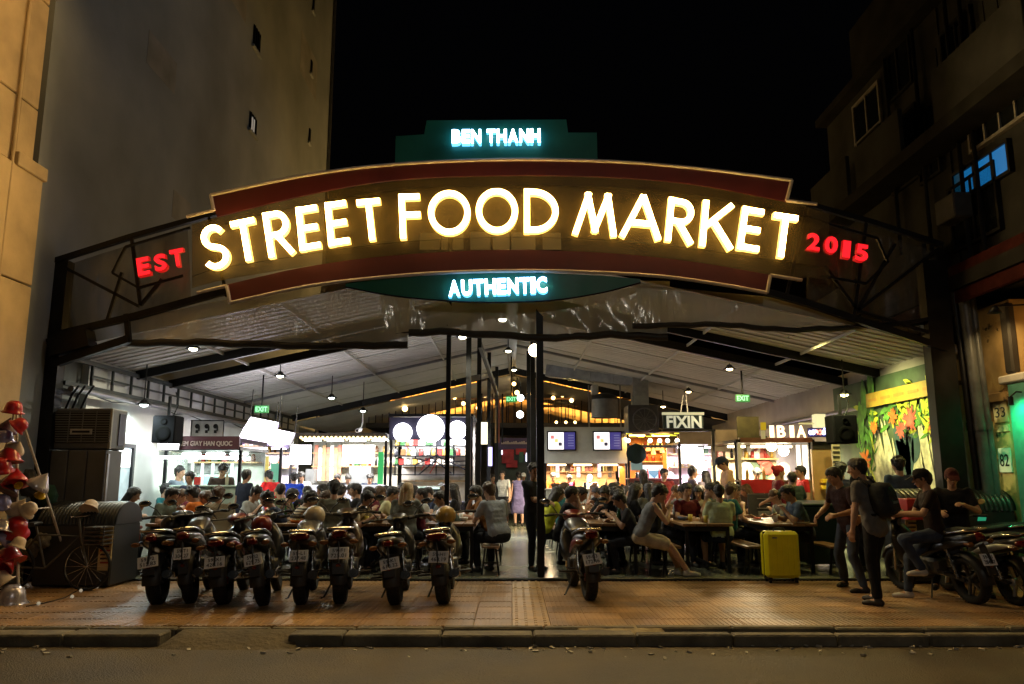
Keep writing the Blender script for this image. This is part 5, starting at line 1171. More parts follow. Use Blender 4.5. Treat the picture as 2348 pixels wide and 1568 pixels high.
booth('tall cream lit sign beside the aisle', 1100, 1117, 19.5, glow('cream_lit', (1, .9, .6), 2.2), 968, 1018); booth('small violet lit sign below the cream one', 1119, 1128, 18.5, glow('violet_lit', (.55, .5, 1), 2.2), 1025, 1068)
t = thing('timber_screen', 'tall screen of timber slats standing beside the aisle', 'screen', at(1110, 1150, 22.5))
for k in range(9): m = MB(); px = 1086 + k * 8; rect(m, px, 930 - (k % 3) * 14, px + 3.5, 1015, 22.5 + k * .12, .05); m.build('slat', (woodp, mat('red_wood', (.22, .06, .03), .5), BLACK)[k % 3], t)
for px, Y, y0, y1 in ((1072, 15.5, 790, 1140), (1097, 18, 800, 1140), (1120, 21, 815, 1120), (1138, 24, 830, 1100), (1212, 21, 830, 1120), (1222, 17, 810, 1150)):
    m = MB(); x = X(px, Y); m.box2((x - .05, Y, .045), (x + .05, Y + .1, roofz(x) - .02)); tag(m.build('steel_post', BLACK), 'slim black steel post along the aisle, %s' % {1072: 'nearest on left side', 1097: 'second on left side', 1120: 'third on left side', 1138: 'farthest on left side', 1212: 'far right side', 1222: 'near right side'}[px], 'post')
MB
t = thing('glazed_partition', 'glazed partition with black frame along the left of aisle', 'partition', (X(1085, 17), 17, 2.9))
for a, b in (((1072, 870), (1120, 860)), ((1100, 790), (1140, 905))): MB().bar(at(*a, 15.5), at(*b, 21), .07, .12).build('frame_bar', BLACK, t)
# 6 tv stall
gf = mat('grey_fascia', (.34, .35, .32), .6, var=.08)
s5 = stall('kitchen stall under a grey fascia with two screens', 1250, 1436, 22.0, 2.4, 1120, mat('grey_counter', (.30, .31, .26), .5), mat('warm_back', (.5, .3, .14), .5, var=.5, scale=3), 1060, (979, 1062), gf, 3, 360, (1, .74, .42))
for px in (1288, 1393):
    t = thing('screen', 'lit menu screen on grey fascia, %s of the two' % ('left' if px < 1300 else 'right'), 'screen', at(px, 1010, 21.8)); m = MB(); rect(m, px - 34, 988, px + 33, 1033, 21.83, .07, .01); m.build('bezel', BLACK, t)
    m = MB(); rect(m, px - 31, 991, px + 4, 1030, 21.81, .018); m.build('picture', mat('screen_picture', (.6, .6, .6), .3, var=0, emis=(1, .96, .93), es=1.5), t); m = MB(); rect(m, px + 5, 991, px + 30, 1030, 21.81, .018); m.build('menu', glow('screen_blue', (.06, .05, .32), .6), t)
    for k in range(5): m = MB(); rect(m, px + 14, 997 + k * 6, px + 27, 998.5 + k * 6, 21.805, .012); m.build('menu_line', glow('screen_line', (.35, .35, .6), .6), t)
    for k in range(3): m = MB(); rect(m, px - 26 + k * 9, 998 + k * 8, px - 18 + k * 9, 1006 + k * 8, 21.805, .012); m.build('picture_mark', (mat('mark_red', (.7, .2, .2), .5, emis=(.9, .3, .3), es=.6), mat('mark_yellow', (.7, .6, .2), .5, emis=(.9, .8, .3), es=.8), mat('mark_dark', (.1, .1, .2), .5))[k], t)
stock(s5, 'the grey fascia kitchen stall', 22.0, 2.4, True, 14)
for k, px in enumerate(range(1262, 1430, 12)):
    m = MB(); rect(m, px, 1064 + k % 3 * 3, px + 8, 1080 + k % 2 * 14, 24.2, .05); m.build('hanging_card', (glow('card_orange', (1, .38, .06), 1.2), glow('card_pink', (1, .7, .8), 1.4), glow('card_yellow', (1, .75, .25), 1.3), mat('card_dark', (.05, .04, .04), .5))[k % 4], s5[0])
# 7 bar with yellow lights and cocktail panel
s6 = stall('dark bar stall with yellow light strings and a lit cocktail panel', 1442, 1560, 21.0, 2.0, 1096, mat('bar_red', (.10, .012, .012), .5), mat('bar_orange', (.5, .16, .02), .5, var=.4, scale=2), 990, (1020, 1026), mat('dark_timber', (.03, .025, .02), .7), 2, 140, (1, .55, .15))
t = s6[0]; m = MB(); rect(m, 1474, 1066, 1524, 1118, 22.6, .05); m.build('lit_panel', glow('panel_white_blue', (.55, .85, 1), 1.1), t)
m = MB(); q = [at(x, y, 22.57) for x, y in ((1482, 1080), (1516, 1078), (1500, 1096))]; m.prism([(v.x, v.z) for v in q], 22.56, .03); m.bar(at(1500, 1095, 22.57), at(1500, 1112, 22.57), .06, .03); m.build('cocktail_shape', glow('cocktail_blue', (.0, .28, .62), .8), t)
for px, py in ((1474, 1040), (1486, 1034), (1498, 1042), (1508, 1032), (1518, 1038)): p = at(px, py, 21.4); m = MB(); m.lathe([(0, .28), (.02, .2), (.07, .02), (.06, 0), (0, 0)], p, 10); m.build('drop_lamp', glow('drop_amber', (1, .62, .14), 2.2), t)
for k in range(26): 
    p = at(1442 + k * 4.6, 994 + 3 * math.sin(k * 1.3) + (k % 4) * 2.5, 20.9)
    if k % 2 == 0: MB().box(p, (.16, .03, .03)).build('light_string', glow('string_yellow', (.85, .75, .05), 1.6), t)
for px in (1440, 1490, 1530, 1552, 1512): MB().ball(at(px, 1010, 20.8), .06, 8, 6).build('spot_bulb', glow('spot_white', (1, .9, .7), 6), t)
m = MB(); m.lathe([(0, 0), (.24, 0), (.26, .05), (0, .06)], at(1459, 1040, 20.6), 24, (0, 1, 0)); m.build('round_sign', mat('teal_sign', (.012, .022, .02), .9, spec=.1), t); m = MB(); rect(m, 1446, 1050, 1472, 1078, 20.7, .05); m.build('pale_sign', glow('pale_teal', (.4, .65, .6), .25), t)
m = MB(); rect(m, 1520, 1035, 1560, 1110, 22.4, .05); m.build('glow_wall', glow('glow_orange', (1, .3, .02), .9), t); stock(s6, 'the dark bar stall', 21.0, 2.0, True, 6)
t = thing('ventilation_unit', 'dark ventilation unit with a fan grille above the bar', 'ventilation unit', at(1478, 975, 20.5)); m = MB(); rect(m, 1440, 928, 1510, 992, 20.5, .8, .02); m.build('housing', DARK, t); MB().lathe([(.30, 0), (.32, .02), (.28, .03)], at(1478, 962, 20.46), 24, (0, 1, 0)).build('fan_ring', mat('dim_steel', (.1, .1, .1), .4, .6), t)
for k in range(6): a = k * PI / 6; p = at(1478, 962, 20.47); MB().bar(p + Vector((math.cos(a) * .3, 0, math.sin(a) * .3)), p - Vector((math.cos(a) * .3, 0, math.sin(a) * .3)), .012).build('grille_bar', mat('dim_steel', (.1, .1, .1), .4, .6), t)
# 8 fix in sign
t = thing('hanging_sign', 'hanging grey FIXIN sign with pale top on a black frame', 'sign', at(1566, 970, 17.5)); m = MB(); rect(m, 1520, 948, 1612, 982, 17.5, .05); m.build('board', mat('sign_dark_teal', (.03, .05, .05), .5), t); m = MB(); rect(m, 1518, 945, 1614, 951, 17.47, .06); m.build('top_rail', glow('pale_rail', (.9, .85, .5), .55), t)
sgn(t, 'FIXIN', 1528, 953, 1608, 981, 17.48, mat('pale_letters', (.5, .55, .5), .5, emis=(.7, .75, .65), es=.35), .03); MB().bar(at(1560, 946, 17.52), at(1566, 905, 17.52), .02).build('hanger', WHITE, t); MB().bar(at(1576, 946, 17.52), at(1572, 905, 17.52), .02).build('hanger', WHITE, t)
m = MB(); rect(m, 1518, 984, 1640, 989, 17.4, .08); m.build('frame', BLACK, t); m = MB(); rect(m, 1634, 989, 1640, 1130, 17.4, .06); m.build('frame_post', BLACK, t)
# 9 pink-white stall
s7 = stall('dazzling pink and white lit stall left of the bulb letter stall', 1560, 1690, 20.0, 1.8, 1112, mat('lilac_counter', (.4, .35, .5), .5), mat('pinkish_back', (.72, .6, .68), .5, var=.3), 1018, (990, 1018), mat('brown_fascia', (.16, .12, .07), .6), 2, 330, (1, .88, .96))
for x0, x1, y0, y1, c in ((1562, 1612, 1026, 1062, (1, .97, .85)), (1592, 1620, 1058, 1085, (.85, .85, 1)), (1640, 1660, 1028, 1080, (1, .8, .95)), (1658, 1688, 1036, 1110, (1, .9, 1))): m = MB(); rect(m, x0, y0, x1, y1, 21.3, .05); m.build('lit_panel', glow('lit_panel_%d' % x0, c, 4.5), s7[0])
for k in range(10): m = MB(); px, py = 1645 + (k % 5) * 8, 1040 + (k // 5) * 26; rect(m, px, py, px + 5, py + 9, 21.2, .04); m.build('red_card', mat('red_card', (.6, .06, .1), .5), s7[0])
stock(s7, 'the pink and white lit stall', 20.0, 1.8, True, 6)
# 10 bulb letter stall
s8 = stall('bright stall with glowing bulb letters and a red counter', 1692, 1862, 16.2, 2.2, 1100, mat('counter_taupe', (.20, .17, .14), .5), mat('warm_white_back', (.75, .62, .4), .5, var=.15), 1014, None, None, 3, 300, (1, .82, .5))
t = s8[0]; m = MB(); rect(m, 1700, 1099, 1792, 1130, 16.1, .03); m.build('red_panel', mat('red_counter', (.42, .015, .02), .4), t); m = MB(); rect(m, 1698, 1003, 1862, 1014, 16.1, .1); m.build('sign_beam', mat('rust_beam', (.14, .05, .025), .6), t)
for c, a, b in (('I', 1766, 1772), ('B', 1783, 1798), ('I', 1812, 1818), ('A', 1828, 1845)):
    m_ = sgn(t, c, a - 2, 975, b + 2, 1003, 16.02, glow('bulb_letter', (1, .62, .35), 3), .03, 'letter')
for px, py in ((1768, 1023), (1796, 1034)): p = at(px, py, 16.9); MB().ball(p, .11, 14, 10).build('globe_bulb', glow('stall_globe', (1, .88, .6), 14), t); MB().cyl(p, p + Vector((0, 0, .4)), .01).build('cord', BLACK, t)
for k, (px, py) in enumerate(((1710, 1075), (1757, 1072), (1712, 1092), (1740, 1040), (1726, 1030), (1748, 1052), (1795, 1075))): p = at(px, py, 18.3); m = MB(); m.lathe([(0, 0), (.12, 0), (.16, -.03), (.15, -.035), (.0, -.01)], p, 18, (0, 1, 0)); m.build('wall_plate', (WHITE, mat('plate_red', (.45, .08, .06), .4))[k % 2], t)
m = MB(); rect(m, 1695, 1060, 1760, 1098, 18.33, .03); m.build('green_chalkboard', mat('chalk_green2', (.10, .16, .11), .7, var=.4), t); m = MB(); rect(m, 1692, 1016, 1700, 1098, 16.15, .05); m.build('white_post', WHITE, t)
for px in (1832, 1846, 1854): m = MB(); rect(m, px - 4, 1020, px + 4, 1098, 17.6, .05); m.build('lit_post', glow('post_white', (1, .93, .8), 1.6), t)
stock(s8, 'the bulb letter stall', 16.2, 2.2, True, 9)
t = thing('chalkboard', 'dark chalkboard menu standing below the red counter', 'chalkboard', gnd(1750, 1230)); m = MB(); rect(m, 1716, 1132, 1792, 1200, 15.4, .06, .01); m.build('board', mat('slate', (.045, .04, .042), .7, var=.5, scale=5), t)
for k in range(5): m = MB(); rect(m, 1735 + k % 2 * 6, 1142 + k * 11, 1772 - k % 3 * 6, 1144 + k * 11, 15.385, .01); m.build('chalk_line', mat('chalk', (.22, .21, .2), .8), t)
m = MB(); rect(m, 1738, 1172, 1768, 1186, 15.38, .012, .01); m.build('chalk_line', mat('chalk', (.22, .21, .2), .8), t)
t = thing('wooden_panel_booth', 'plain wooden panel at the right end of bulb letter stall', 'panel', at(1890, 1100, 15.8)); m = MB(); rect(m, 1864, 1030, 1912, 1160, 15.8, .08); m.build('panel', mat('ply_panel', (.45, .28, .12), .5, var=.12, scale=4), t); m = MB(); rect(m, 1862, 1012, 1914, 1030, 15.78, .1); m.build('header', mat('dark_timber', (.03, .025, .02), .7), t)
for py in (1098, 1113): m = MB(); rect(m, 1886, py, 1912, py + 9, 15.6, .15, .01); m.build('yellow_tray', mat('yellow_tray', (.8, .55, .03), .4, emis=(.8, .5, .02), es=.15), t)
t = thing('neon_sign', 'blue and red neon script sign over the wooden panel', 'sign', at(1880, 990, 15.5)); m = MB(); rect(m, 1852, 980, 1924, 1002, 15.5, .05, .01); m.build('back_board', mat('navy_glow_board', (.02, .015, .12), .5), t)
for k, (px, c) in enumerate(((1858, 0), (1864, 0), (1869, 0), (1872, 1), (1880, 1), (1888, 0), (1895, 0), (1902, 0), (1910, 0))):
    pts = [at(px + 3.2 * math.cos(a), 991 + 4.5 * math.sin(a), 15.46) for a in [k + j * .62 for j in range(8)]]
    if px in (1910, 1888): pts.append(at(px + 3, 981, 15.46))
    MB().tube(pts, .016, 6).build('neon_tube', glow('neon_red', (1, .25, .15), 3) if c else glow('neon_blue', (.55, .55, 1), 4), t)
p = at(1877, 965, 15.4); t = thing('box_lantern', 'pale yellow box lantern above the blue neon sign', 'lantern', p); MB().box(p, (.2, .2, .26), b=.01).build('shade', glow('lantern_cream', (1, .92, .5), .85), t); MB().bar(p + Vector((-.4, 0, -.05)), p + Vector((.4, 0, -.05)), .03).build('arm', WHITE, t)
t = thing('menu_rack', 'pale menu rack with dark rows next to the loudspeaker', 'rack', at(1920, 1050, 15.3)); m = MB(); rect(m, 1908, 1006, 1926, 1080, 15.3, .04); m.build('board', mat('rack_board', (.5, .45, .3), .6), t)
for k in range(6): m = MB(); rect(m, 1910, 1012 + k * 11, 1925, 1017 + k * 11, 15.28, .02); m.build('row', DARK, t)
t = thing('yellow_banner', 'small yellow banner hung beside the bulb letters', 'banner', at(1745, 985, 16)); m = MB(); rect(m, 1744, 968, 1756, 986, 16.0, .03); m.build('cloth', mat('banner_yellow', (.7, .55, .03), .6, emis=(.7, .5, .02), es=.2), t); m = MB(); rect(m, 1745, 987, 1754, 1006, 16.0, .03); m.build('tail', WHITE, t)
t = thing('stall_canopy', 'olive canvas canopy over the stalls on the right', 'canopy', at(1700, 985, 17)); m = MB(); rect(m, 1690, 955, 1740, 1003, 17.3, .05); m.build('sign_cloth', mat('olive_cloth', (.10, .09, .03), .8, var=.3), t); m = MB(); rect(m, 1640, 985, 1692, 1014, 17.9, .06); m.build('valance', mat('brown_fascia', (.16, .12, .07), .6), t)
# upper floor at the back
t = thing('upper_floor', 'timber upper floor with railing and warm lights at the back', 'balcony', at(1170, 970, 28)); m = MB(); m.box2((-5.2, 28, 3.25), (5.2, 33, 3.42)); m.build('floor_slab', mat('dark_timber', (.03, .025, .02), .7), t)
for k in range(34): x = -5.0 + k * .3; MB().box2((x, 32.0, 3.45), (x + .26, 32.1, 5.4)).build('wall_plank', mat('warm_plank', (.55, .33, .12), .6, var=.25, rnds=.25), t)
for k in range(44): x = -5.1 + k * .237; MB().box2((x - .015, 28.05, 3.42), (x + .015, 28.08, 4.25)).build('baluster', BLACK, t)
MB().box2((-5.2, 28.03, 4.25), (5.2, 28.1, 4.31)).build('handrail', mat('rail_wood', (.2, .1, .04), .5), t)
for px in (1260, 1290, 1320, 1350): MB().box2((X(px, 30, 920) - .3, 30, 4.2), (X(px, 30, 920) + .3, 30.6, 4.25)).build('table_top', woodp, t)
for x in (-3.5, -1.2, 2.2, 4.0): lamp('POINT', (x, 30, 5.0), (1, .60, .18), 650, t, .1)
# duct and tank
ductm = mat('duct_steel', (.35, .37, .38), .38, .75)
t = thing('air_duct', 'silver air duct running under the right roof slope', 'duct', at(1400, 870, 22.5)); a, b, c, d = at(1256, 850, 23), at(1465, 872, 22), at(1472, 935, 22), at(1300, 845, 23)
for k in range(4): p0, p1 = a.lerp(b, k / 4), a.lerp(b, (k + 1) / 4); MB().bar(p0, p1 - (p1 - p0) * .03, .4, .36).build('duct_section', ductm, t); MB().bar(p1 - (p1 - p0) * .05, p1, .45, .41).build('flange', ductm, t)
MB().box2((b.x - .22, b.y - .2, c.z), (b.x + .22, b.y + .2, b.z + .15)).build('drop_duct', ductm, t)
t = thing('water_tank', 'grey water tank on a frame above the screens', 'tank', at(1385, 960, 24)); p = at(1386, 935, 24); MB().cyl(p - Vector((0, 0, .3)), p + Vector((0, 0, .25)), .42, .40, 18).build('body', mat('tank_grey', (.2, .2, .2), .5), t); MB().lathe([(.4, 0), (.36, .12), (.1, .2), (0, .2)], p + Vector((0, 0, .25)), 18).build('lid', DARK, t); MB().box(p + Vector((-.3, 0, .55)), (.22, .22, .3), b=.03).build('canister', WHITE, t)
for s in (-1, 1): MB().bar(p + Vector((s * .48, 0, -.6)), p + Vector((s * .48, 0, .7)), .04).build('frame_post', STEEL, t)
# flower mural on the right wall
t = thing('flower_mural', 'wall mural of orange flowers, green leaves and white foliage', 'mural', (6.8, 14, 1)); XM = 6.8
def onM(px, py):
    v = (CY - py) / FPX; Y = XM * (CT - v * ST) / ((px - CX) / FPX); return Y, at(px, py, Y).z
MB().box2((XM + .01, 12.36, .05), (XM + .049, 16.6, 3.35)).build('ground_paint', mat('mural_dark', (.05, .085, .04), .7, var=.5, scale=2.5), t)
cols = {'g': mat('leaf_green', (.08, .24, .03), .7, var=.55), 'y': mat('leaf_lime', (.45, .55, .03), .6, var=.3), 'o': mat('petal_orange', (.55, .14, .015), .7, var=.5), 'r': mat('petal_coral', (.52, .10, .07), .7, var=.5), 'w': mat('white_foliage', (.60, .58, .40), .8, var=.45), 'd': mat('teal_shade', (.03, .08, .08), .7, var=.3)}
def leaf(px, py, L, ang, wid, c, k=0):
    y, z = onM(px, py); a = math.radians(ang); d = Vector((0, -math.cos(a), math.sin(a))); n = Vector((0, d.z, -d.y)); vs = []; XX = XM - .004 - k * .0011
    for i in range(7):
        f = i / 6; wv = wid * math.sin(PI * min(1, f * .92 + .06)) ** .8; p = Vector((XX, y, z)) + d * L * f + n * .15 * L * f * f
        vs += [p + n * wv, p - n * wv]
    fr = len(vs); vs += [v + Vector((.003, 0, 0)) for v in vs]
    return vs, [(2 * i, 2 * i + 1, 2 * i + 3, 2 * i + 2) for i in range(6)] + [(fr + 2 * i, fr + 2 * i + 2, fr + 2 * i + 3, fr + 2 * i + 1) for i in range(6)]
kk = 0
def flower(px, py, R, c, n, name):
    global kk
    for i in range(n):
        kk += 1; MB().add(*leaf(px, py, R * rnd.uniform(.7, 1.1), 360 * i / n + rnd.uniform(-12, 12), R * .12, c, kk)).build(name, cols[c], t)
for i in range(80):
    px = rnd.uniform(2010, 2188); py = 1148; left = px < 2082
    if 2066 < px < 2104: continue
    pk = 2048 if left else 2118
    h = 1.75 * rnd.uniform(.75, 1.0) * max(.25, 1 - abs(px - pk) / (75 if left else 95))
    MB().add(*leaf(px, py, h, 90 + rnd.uniform(-6, 6) + (px - pk) * .06, .055, 'w', 1 + i % 9)).build('painted_frond', cols['w'], t)
for px, py, L, a in ((2085, 1105, 1.1, 72), (2090, 1105, 1.15, 106), (2086, 1100, 1.1, 90), (2096, 1060, .55, 60), (2078, 1060, .5, 120)): MB().add(*leaf(px, py, L, a, .15, 'd', 11)).build('painted_leaf', cols['d'], t)
for i in range(190):
    r_ = rnd.random()
    if r_ < .45: px, py = rnd.uniform(2085, 2185), rnd.uniform(880, 1000)
    elif r_ < .7: px, py = rnd.uniform(1968, 2010), rnd.uniform(930, 1110)
    else: px, py = rnd.uniform(2000, 2190), rnd.uniform(930, 990)
    c_ = 'y' if px > 2080 and py < 950 else rnd.choice('ggy'); MB().add(*leaf(px, py, rnd.uniform(.16, .42), rnd.uniform(20, 200), rnd.uniform(.018, .05), c_, 13 + i % 9)).build('painted_leaf', cols[c_], t)
for px, py in ((1985, 960), (1978, 1010), (2000, 930)): MB().add(*leaf(px, py, .75, 80, .14, 'g', 23)).build('painted_leaf', cols['g'], t)
kk = 24
for px, py, R, c in ((2090, 962, .42, 'r'), (2052, 955, .3, 'o'), (2150, 968, .40, 'o'), (1992, 1055, .38, 'o'), (2014, 980, .26, 'o'), (2174, 1035, .26, 'o'), (2080, 985, .3, 'r')): flower(px, py, R * .62, c, 13, 'painted_petal')
y0, z0 = onM(1985, 925); y1, z1 = onM(2178, 882)
t = thing('mural_banner', 'yellow and white wall banner above the flower mural', 'banner', (6.79, 14, 3)); MB().box2((XM - .09, y1 + .05, z1 - .12), (XM - .06, y0 - .2, z1 + .14)).build('cloth', mat('mural_banner_yellow', (.40, .27, .03), .6, var=.2), t)
for k in range(5): MB().box2((XM - .095, y1 + .3 + k * .5, z1 - .02), (XM - .091, y1 + .65 + k * .5, z1 + .03)).build('faint_print', mat('faint_print', (.4, .2, .03), .7), t)
lamp('SPOT', (5.4, 13.6, 3.3), (1, .97, .40), 250, None, .05, rot=(0, math.radians(-48), 0), spot=math.radians(110)).name = 'mural_fill_spot'  # added spot with no fixture, brightens the mural
# ================================================================== FRONT FURNITURE
# air cooler on its cabinet, left
cg = mat('cooler_grey', (.115, .115, .11), .6, var=.15); cg2 = mat('cabinet_grey', (.085, .08, .072), .6, var=.25, scale=3)
Yc = 11.95
t = thing('cooler_cabinet', 'tall grey panelled cabinet standing under the air cooler', 'cabinet', at(190, 1200, Yc)); t.location.z = .045
for a, b in ((108, 148), (149, 192), (193, 236)): m = MB(); rect(m, a, 1032, b - 1, 1225, Yc, .5, .01); m.build('panel', cg2, t)
m = MB(); rect(m, 237, 1040, 241, 1225, Yc, .05); m.build('corner_post', steelp, t)
t = thing('air_cooler', 'large boxy grey air cooler with louvred front on the cabinet', 'air cooler', at(190, 1030, Yc)); m = MB(); rect(m, 112, 936, 254, 1030, Yc + .06, .5, .02); m.build('housing', cg, t)
m = MB(); rect(m, 126, 942, 250, 1014, Yc + .03, .028); m.build('grille_recess', BLACK, t)
for k in range(13): m = MB(); rect(m, 126, 943 + k * 5.6, 250, 945.4 + k * 5.6, Yc, .03); m.build('louvre', cg, t)
for k in range(1, 4): m = MB(); rect(m, 126 + k * 31 - 1, 942, 126 + k * 31 + 1, 1014, Yc - .008, .01); m.build('grille_bar', cg, t)
m = MB(); rect(m, 160, 983, 210, 996, Yc - .02, .02, .004); m.build('badge', mat('badge_grey', (.35, .34, .32), .4), t); m = MB(); rect(m, 165, 987, 205, 992, Yc - .026, .006); m.build('badge_mark', BLACK, t)
m = MB(); rect(m, 250, 937, 255, 1029, Yc + .03, .04); m.build('corner_trim', mat('trim_pale', (.3, .28, .2), .5), t); xr_ = X(254, Yc + .06, 983); MB().box2((xr_ - .01, Yc + .3, Zy(1020, Yc)), (xr_ + .012, Yc + .48, Zy(945, Yc))).build('side_vent', BLACK, t)
for px in (150, 165, 185): MB().tube([at(px, 938, Yc + .3), at(px + 15, 905, Yc + .2), at(px + 30, 885, Yc + .1)], .018, 6).build('cable', BLACK, t)
# ribbed roll-top cabinets left and right
rib = mat('ribbed_black', (.014, .015, .014), .4, var=.2); papr = mat('menu_paper', (.55, .42, .2), .7, var=.15)
def rolltop(label, px0, px1, py_top, Y, d, board):
    x0, x1 = X(px0, Y, 1200), X(px1, Y, 1200); zt = Zy(py_top, Y); r = d / 2
    t = thing('rolltop_counter', label, 'counter', ((x0 + x1) / 2, Y, 0))
    MB().box2((x0, Y, .03), (x1, Y + d, zt - r * .75), .02).build('body', DARK, t)
    n = 22
    for k in range(n):
        xa, xb = x0 + (x1 - x0) * k / n, x0 + (x1 - x0) * (k + 1) / n; m = MB(); vs = []
        for x, q in ((xa, .97), (xa + (xb - xa) * .3, 1.03), (xa + (xb - xa) * .7, 1.03), (xb, .97)):
            for j in range(9): a = PI * j / 8; vs.append((x, Y + r - math.cos(a) * r * q, zt - r * .75 + math.sin(a) * r * .75 * q))
        m.add(vs, [(i * 9 + j, i * 9 + j + 1, i * 9 + j + 10, i * 9 + j + 9) for i in range(3) for j in range(8)], True); m.build('lid_rib', rib, t)
    for x in (x0 - .01, x1 + .01):
        m = MB(); vs = [(x, Y + r - math.cos(PI * j / 12) * r, zt - r * .75 + math.sin(PI * j / 12) * r * .75) for j in range(13)]; vs2 = [(x + .012, b, c) for a, b, c in vs]; m.add(vs + vs2, [tuple(range(13)), tuple(range(13, 26))[::-1]]); m.build('end_plate', DARK, t)
    a, b, c, d_ = board; m = MB(); rect(m, a, b, c, d_, Y - .03, .02, .004); o = m.build('menu_board', papr, t)
    for k in range(9): m = MB(); hh = (d_ - b) / 11; rect(m, a + 3, b + hh * (k + .8), c - 3 - (k * 7 % 5), b + hh * (k + 1.25), Y - .034, .004); m.build('menu_line', mat('menu_print', (.05, .03, .02), .7) if k % 3 < 2 else mat('menu_print_red', (.35, .04, .02), .7), t)
    return t
rolltop('black ribbed roll-top counter with yellow menu board, at left by the bicycle', 84, 262, 1152, 11.2, .8, (226, 1206, 256, 1308))
rolltop('black ribbed roll-top counter with yellow menu board, at right by the mural', 2078, 2330, 1122, 11.6, .8, (2079, 1190, 2104, 1290))
def wheelie(label, px, py, Y, m_, h=1.02, w_=.5):
    p = gnd(px, py); x, y = p.x, Y; t = thing('wheelie_bin', label, 'bin', (x, y, .04))
    m = MB(); vs = [(x + a * w_ / 2 * q, y + b * w_ / 2 * q, z) for z, q in ((.10, .82), (h * .9, 1)) for a, b in ((-1, -1), (1, -1), (1, 1), (-1, 1))]; m.add(vs, [(0, 1, 2, 3)[::-1], (4, 5, 6, 7)] + [(i, (i + 1) % 4, 4 + (i + 1) % 4, 4 + i) for i in range(4)]); m.build('body', m_, t)
    MB().box((x, y, h * .93), (w_ * 1.08, w_ * 1.1, .05), Euler((.05, 0, 0)).to_matrix(), .015).build('lid', m_, t); MB().box((x, y - w_ * .53, h * .86), (w_ * 1.04, .04, .06), None, .01).build('rim', m_, t)
    for s in (-1, 1): MB().cyl((x + s * (w_ / 2 - .02), y + w_ * .4, .14), (x + s * (w_ / 2 + .03), y + w_ * .4, .14), .1, n=14).build('wheel', BLACK, t)
    MB().cyl((x - w_ * .3, y + w_ * .6, h * .95), (x + w_ * .3, y + w_ * .6, h * .95), .018).build('handle', BLACK, t); return t
wheelie('green wheelie bin between the left roll-top counter and red bin', 275, 1320, 11.9, mat('bin_green', (.01, .06, .025), .45)); wheelie('small dull red bin beside the green wheelie bin', 305, 1320, 12.1, mat('bin_red', (.17, .03, .015), .5), .8, .42)
wheelie('big dark green wheelie bin behind the seated man in blue shirt', 1868, 1300, 13.6, mat('bin_dark_green', (.008, .03, .018), .4), 1.15, .68)
t = thing('framed_doorway', 'black framed glass doorway lit white in the left wall', 'door', (-7.0, 14.3, .05)); xw = XW + .125; zt = Zy(1026, 14.3)
MB().box2((xw, 14.02, .06), (xw + .02, 14.58, zt)).build('pane', mat('door_pane', (.4, .5, .55), .2, emis=(.6, .8, .9), es=.35), t)
for y0, y1, z0, z1 in ((13.95, 14.02, .05, zt + .07), (14.58, 14.65, .05, zt + .07), (14.02, 14.58, zt, zt + .07)): MB().box2((xw, y0, z0), (xw + .07, y1, z1)).build('frame', BLACK, t)
MB().box2((xw + .02, 14.04, zt - .35), (xw + .03, 14.56, zt - .02)).build('lit_panel', glow('door_light', (.95, 1, 1), 3), t)
# a-frame with hats and bags at far left
hp = gnd(20, 1385); t = thing('display_stand', 'pale a-frame display stand hung with caps at the left edge', 'stand', hp)
top = at(38, 925, hp.y + .25); polem = mat('pale_pole', (.5, .45, .4), .4)
for a in (gnd(42, 1380), gnd(172, 1340), gnd(-70, 1370)): MB().cyl(a, top, .016, n=8).build('pole', polem, t)
for f in (.2, .4, .6, .8): a, b = gnd(42, 1380).lerp(top, f), gnd(-70, 1370).lerp(top, f); MB().cyl(a, b, .01, n=6).build('crossbar', polem, t)
MB().cyl(gnd(42, 1380).lerp(top, .45), gnd(172, 1340).lerp(top, .45), .01, n=6).build('crossbar', polem, t)
def hat(m): m.lathe([(0, .13), (.05, .125), (.085, .095), (.1, .03), (.105, .0), (.135, -.02), (.13, -.026), (.095, -.004), (.0, .0)], n=18)
def cone_hat(m): m.lathe([(0, .16), (.11, .02), (.13, -.02), (.125, -.03), (.10, .01), (0, .13)], n=18)
hm_ = dict(red=mat('hat_red', (.42, .01, .015), .35, var=.2, coat=.4), silver=mat('hat_silver', (.55, .52, .6), .25, .5, var=.1), cream=mat('hat_cream', (.65, .52, .38), .6), violet=mat('hat_violet', (.3, .28, .5), .3, .3), dark=mat('hat_dark', (.06, .01, .03), .5), yellow=mat('hat_yellow', (.7, .5, .03), .4))
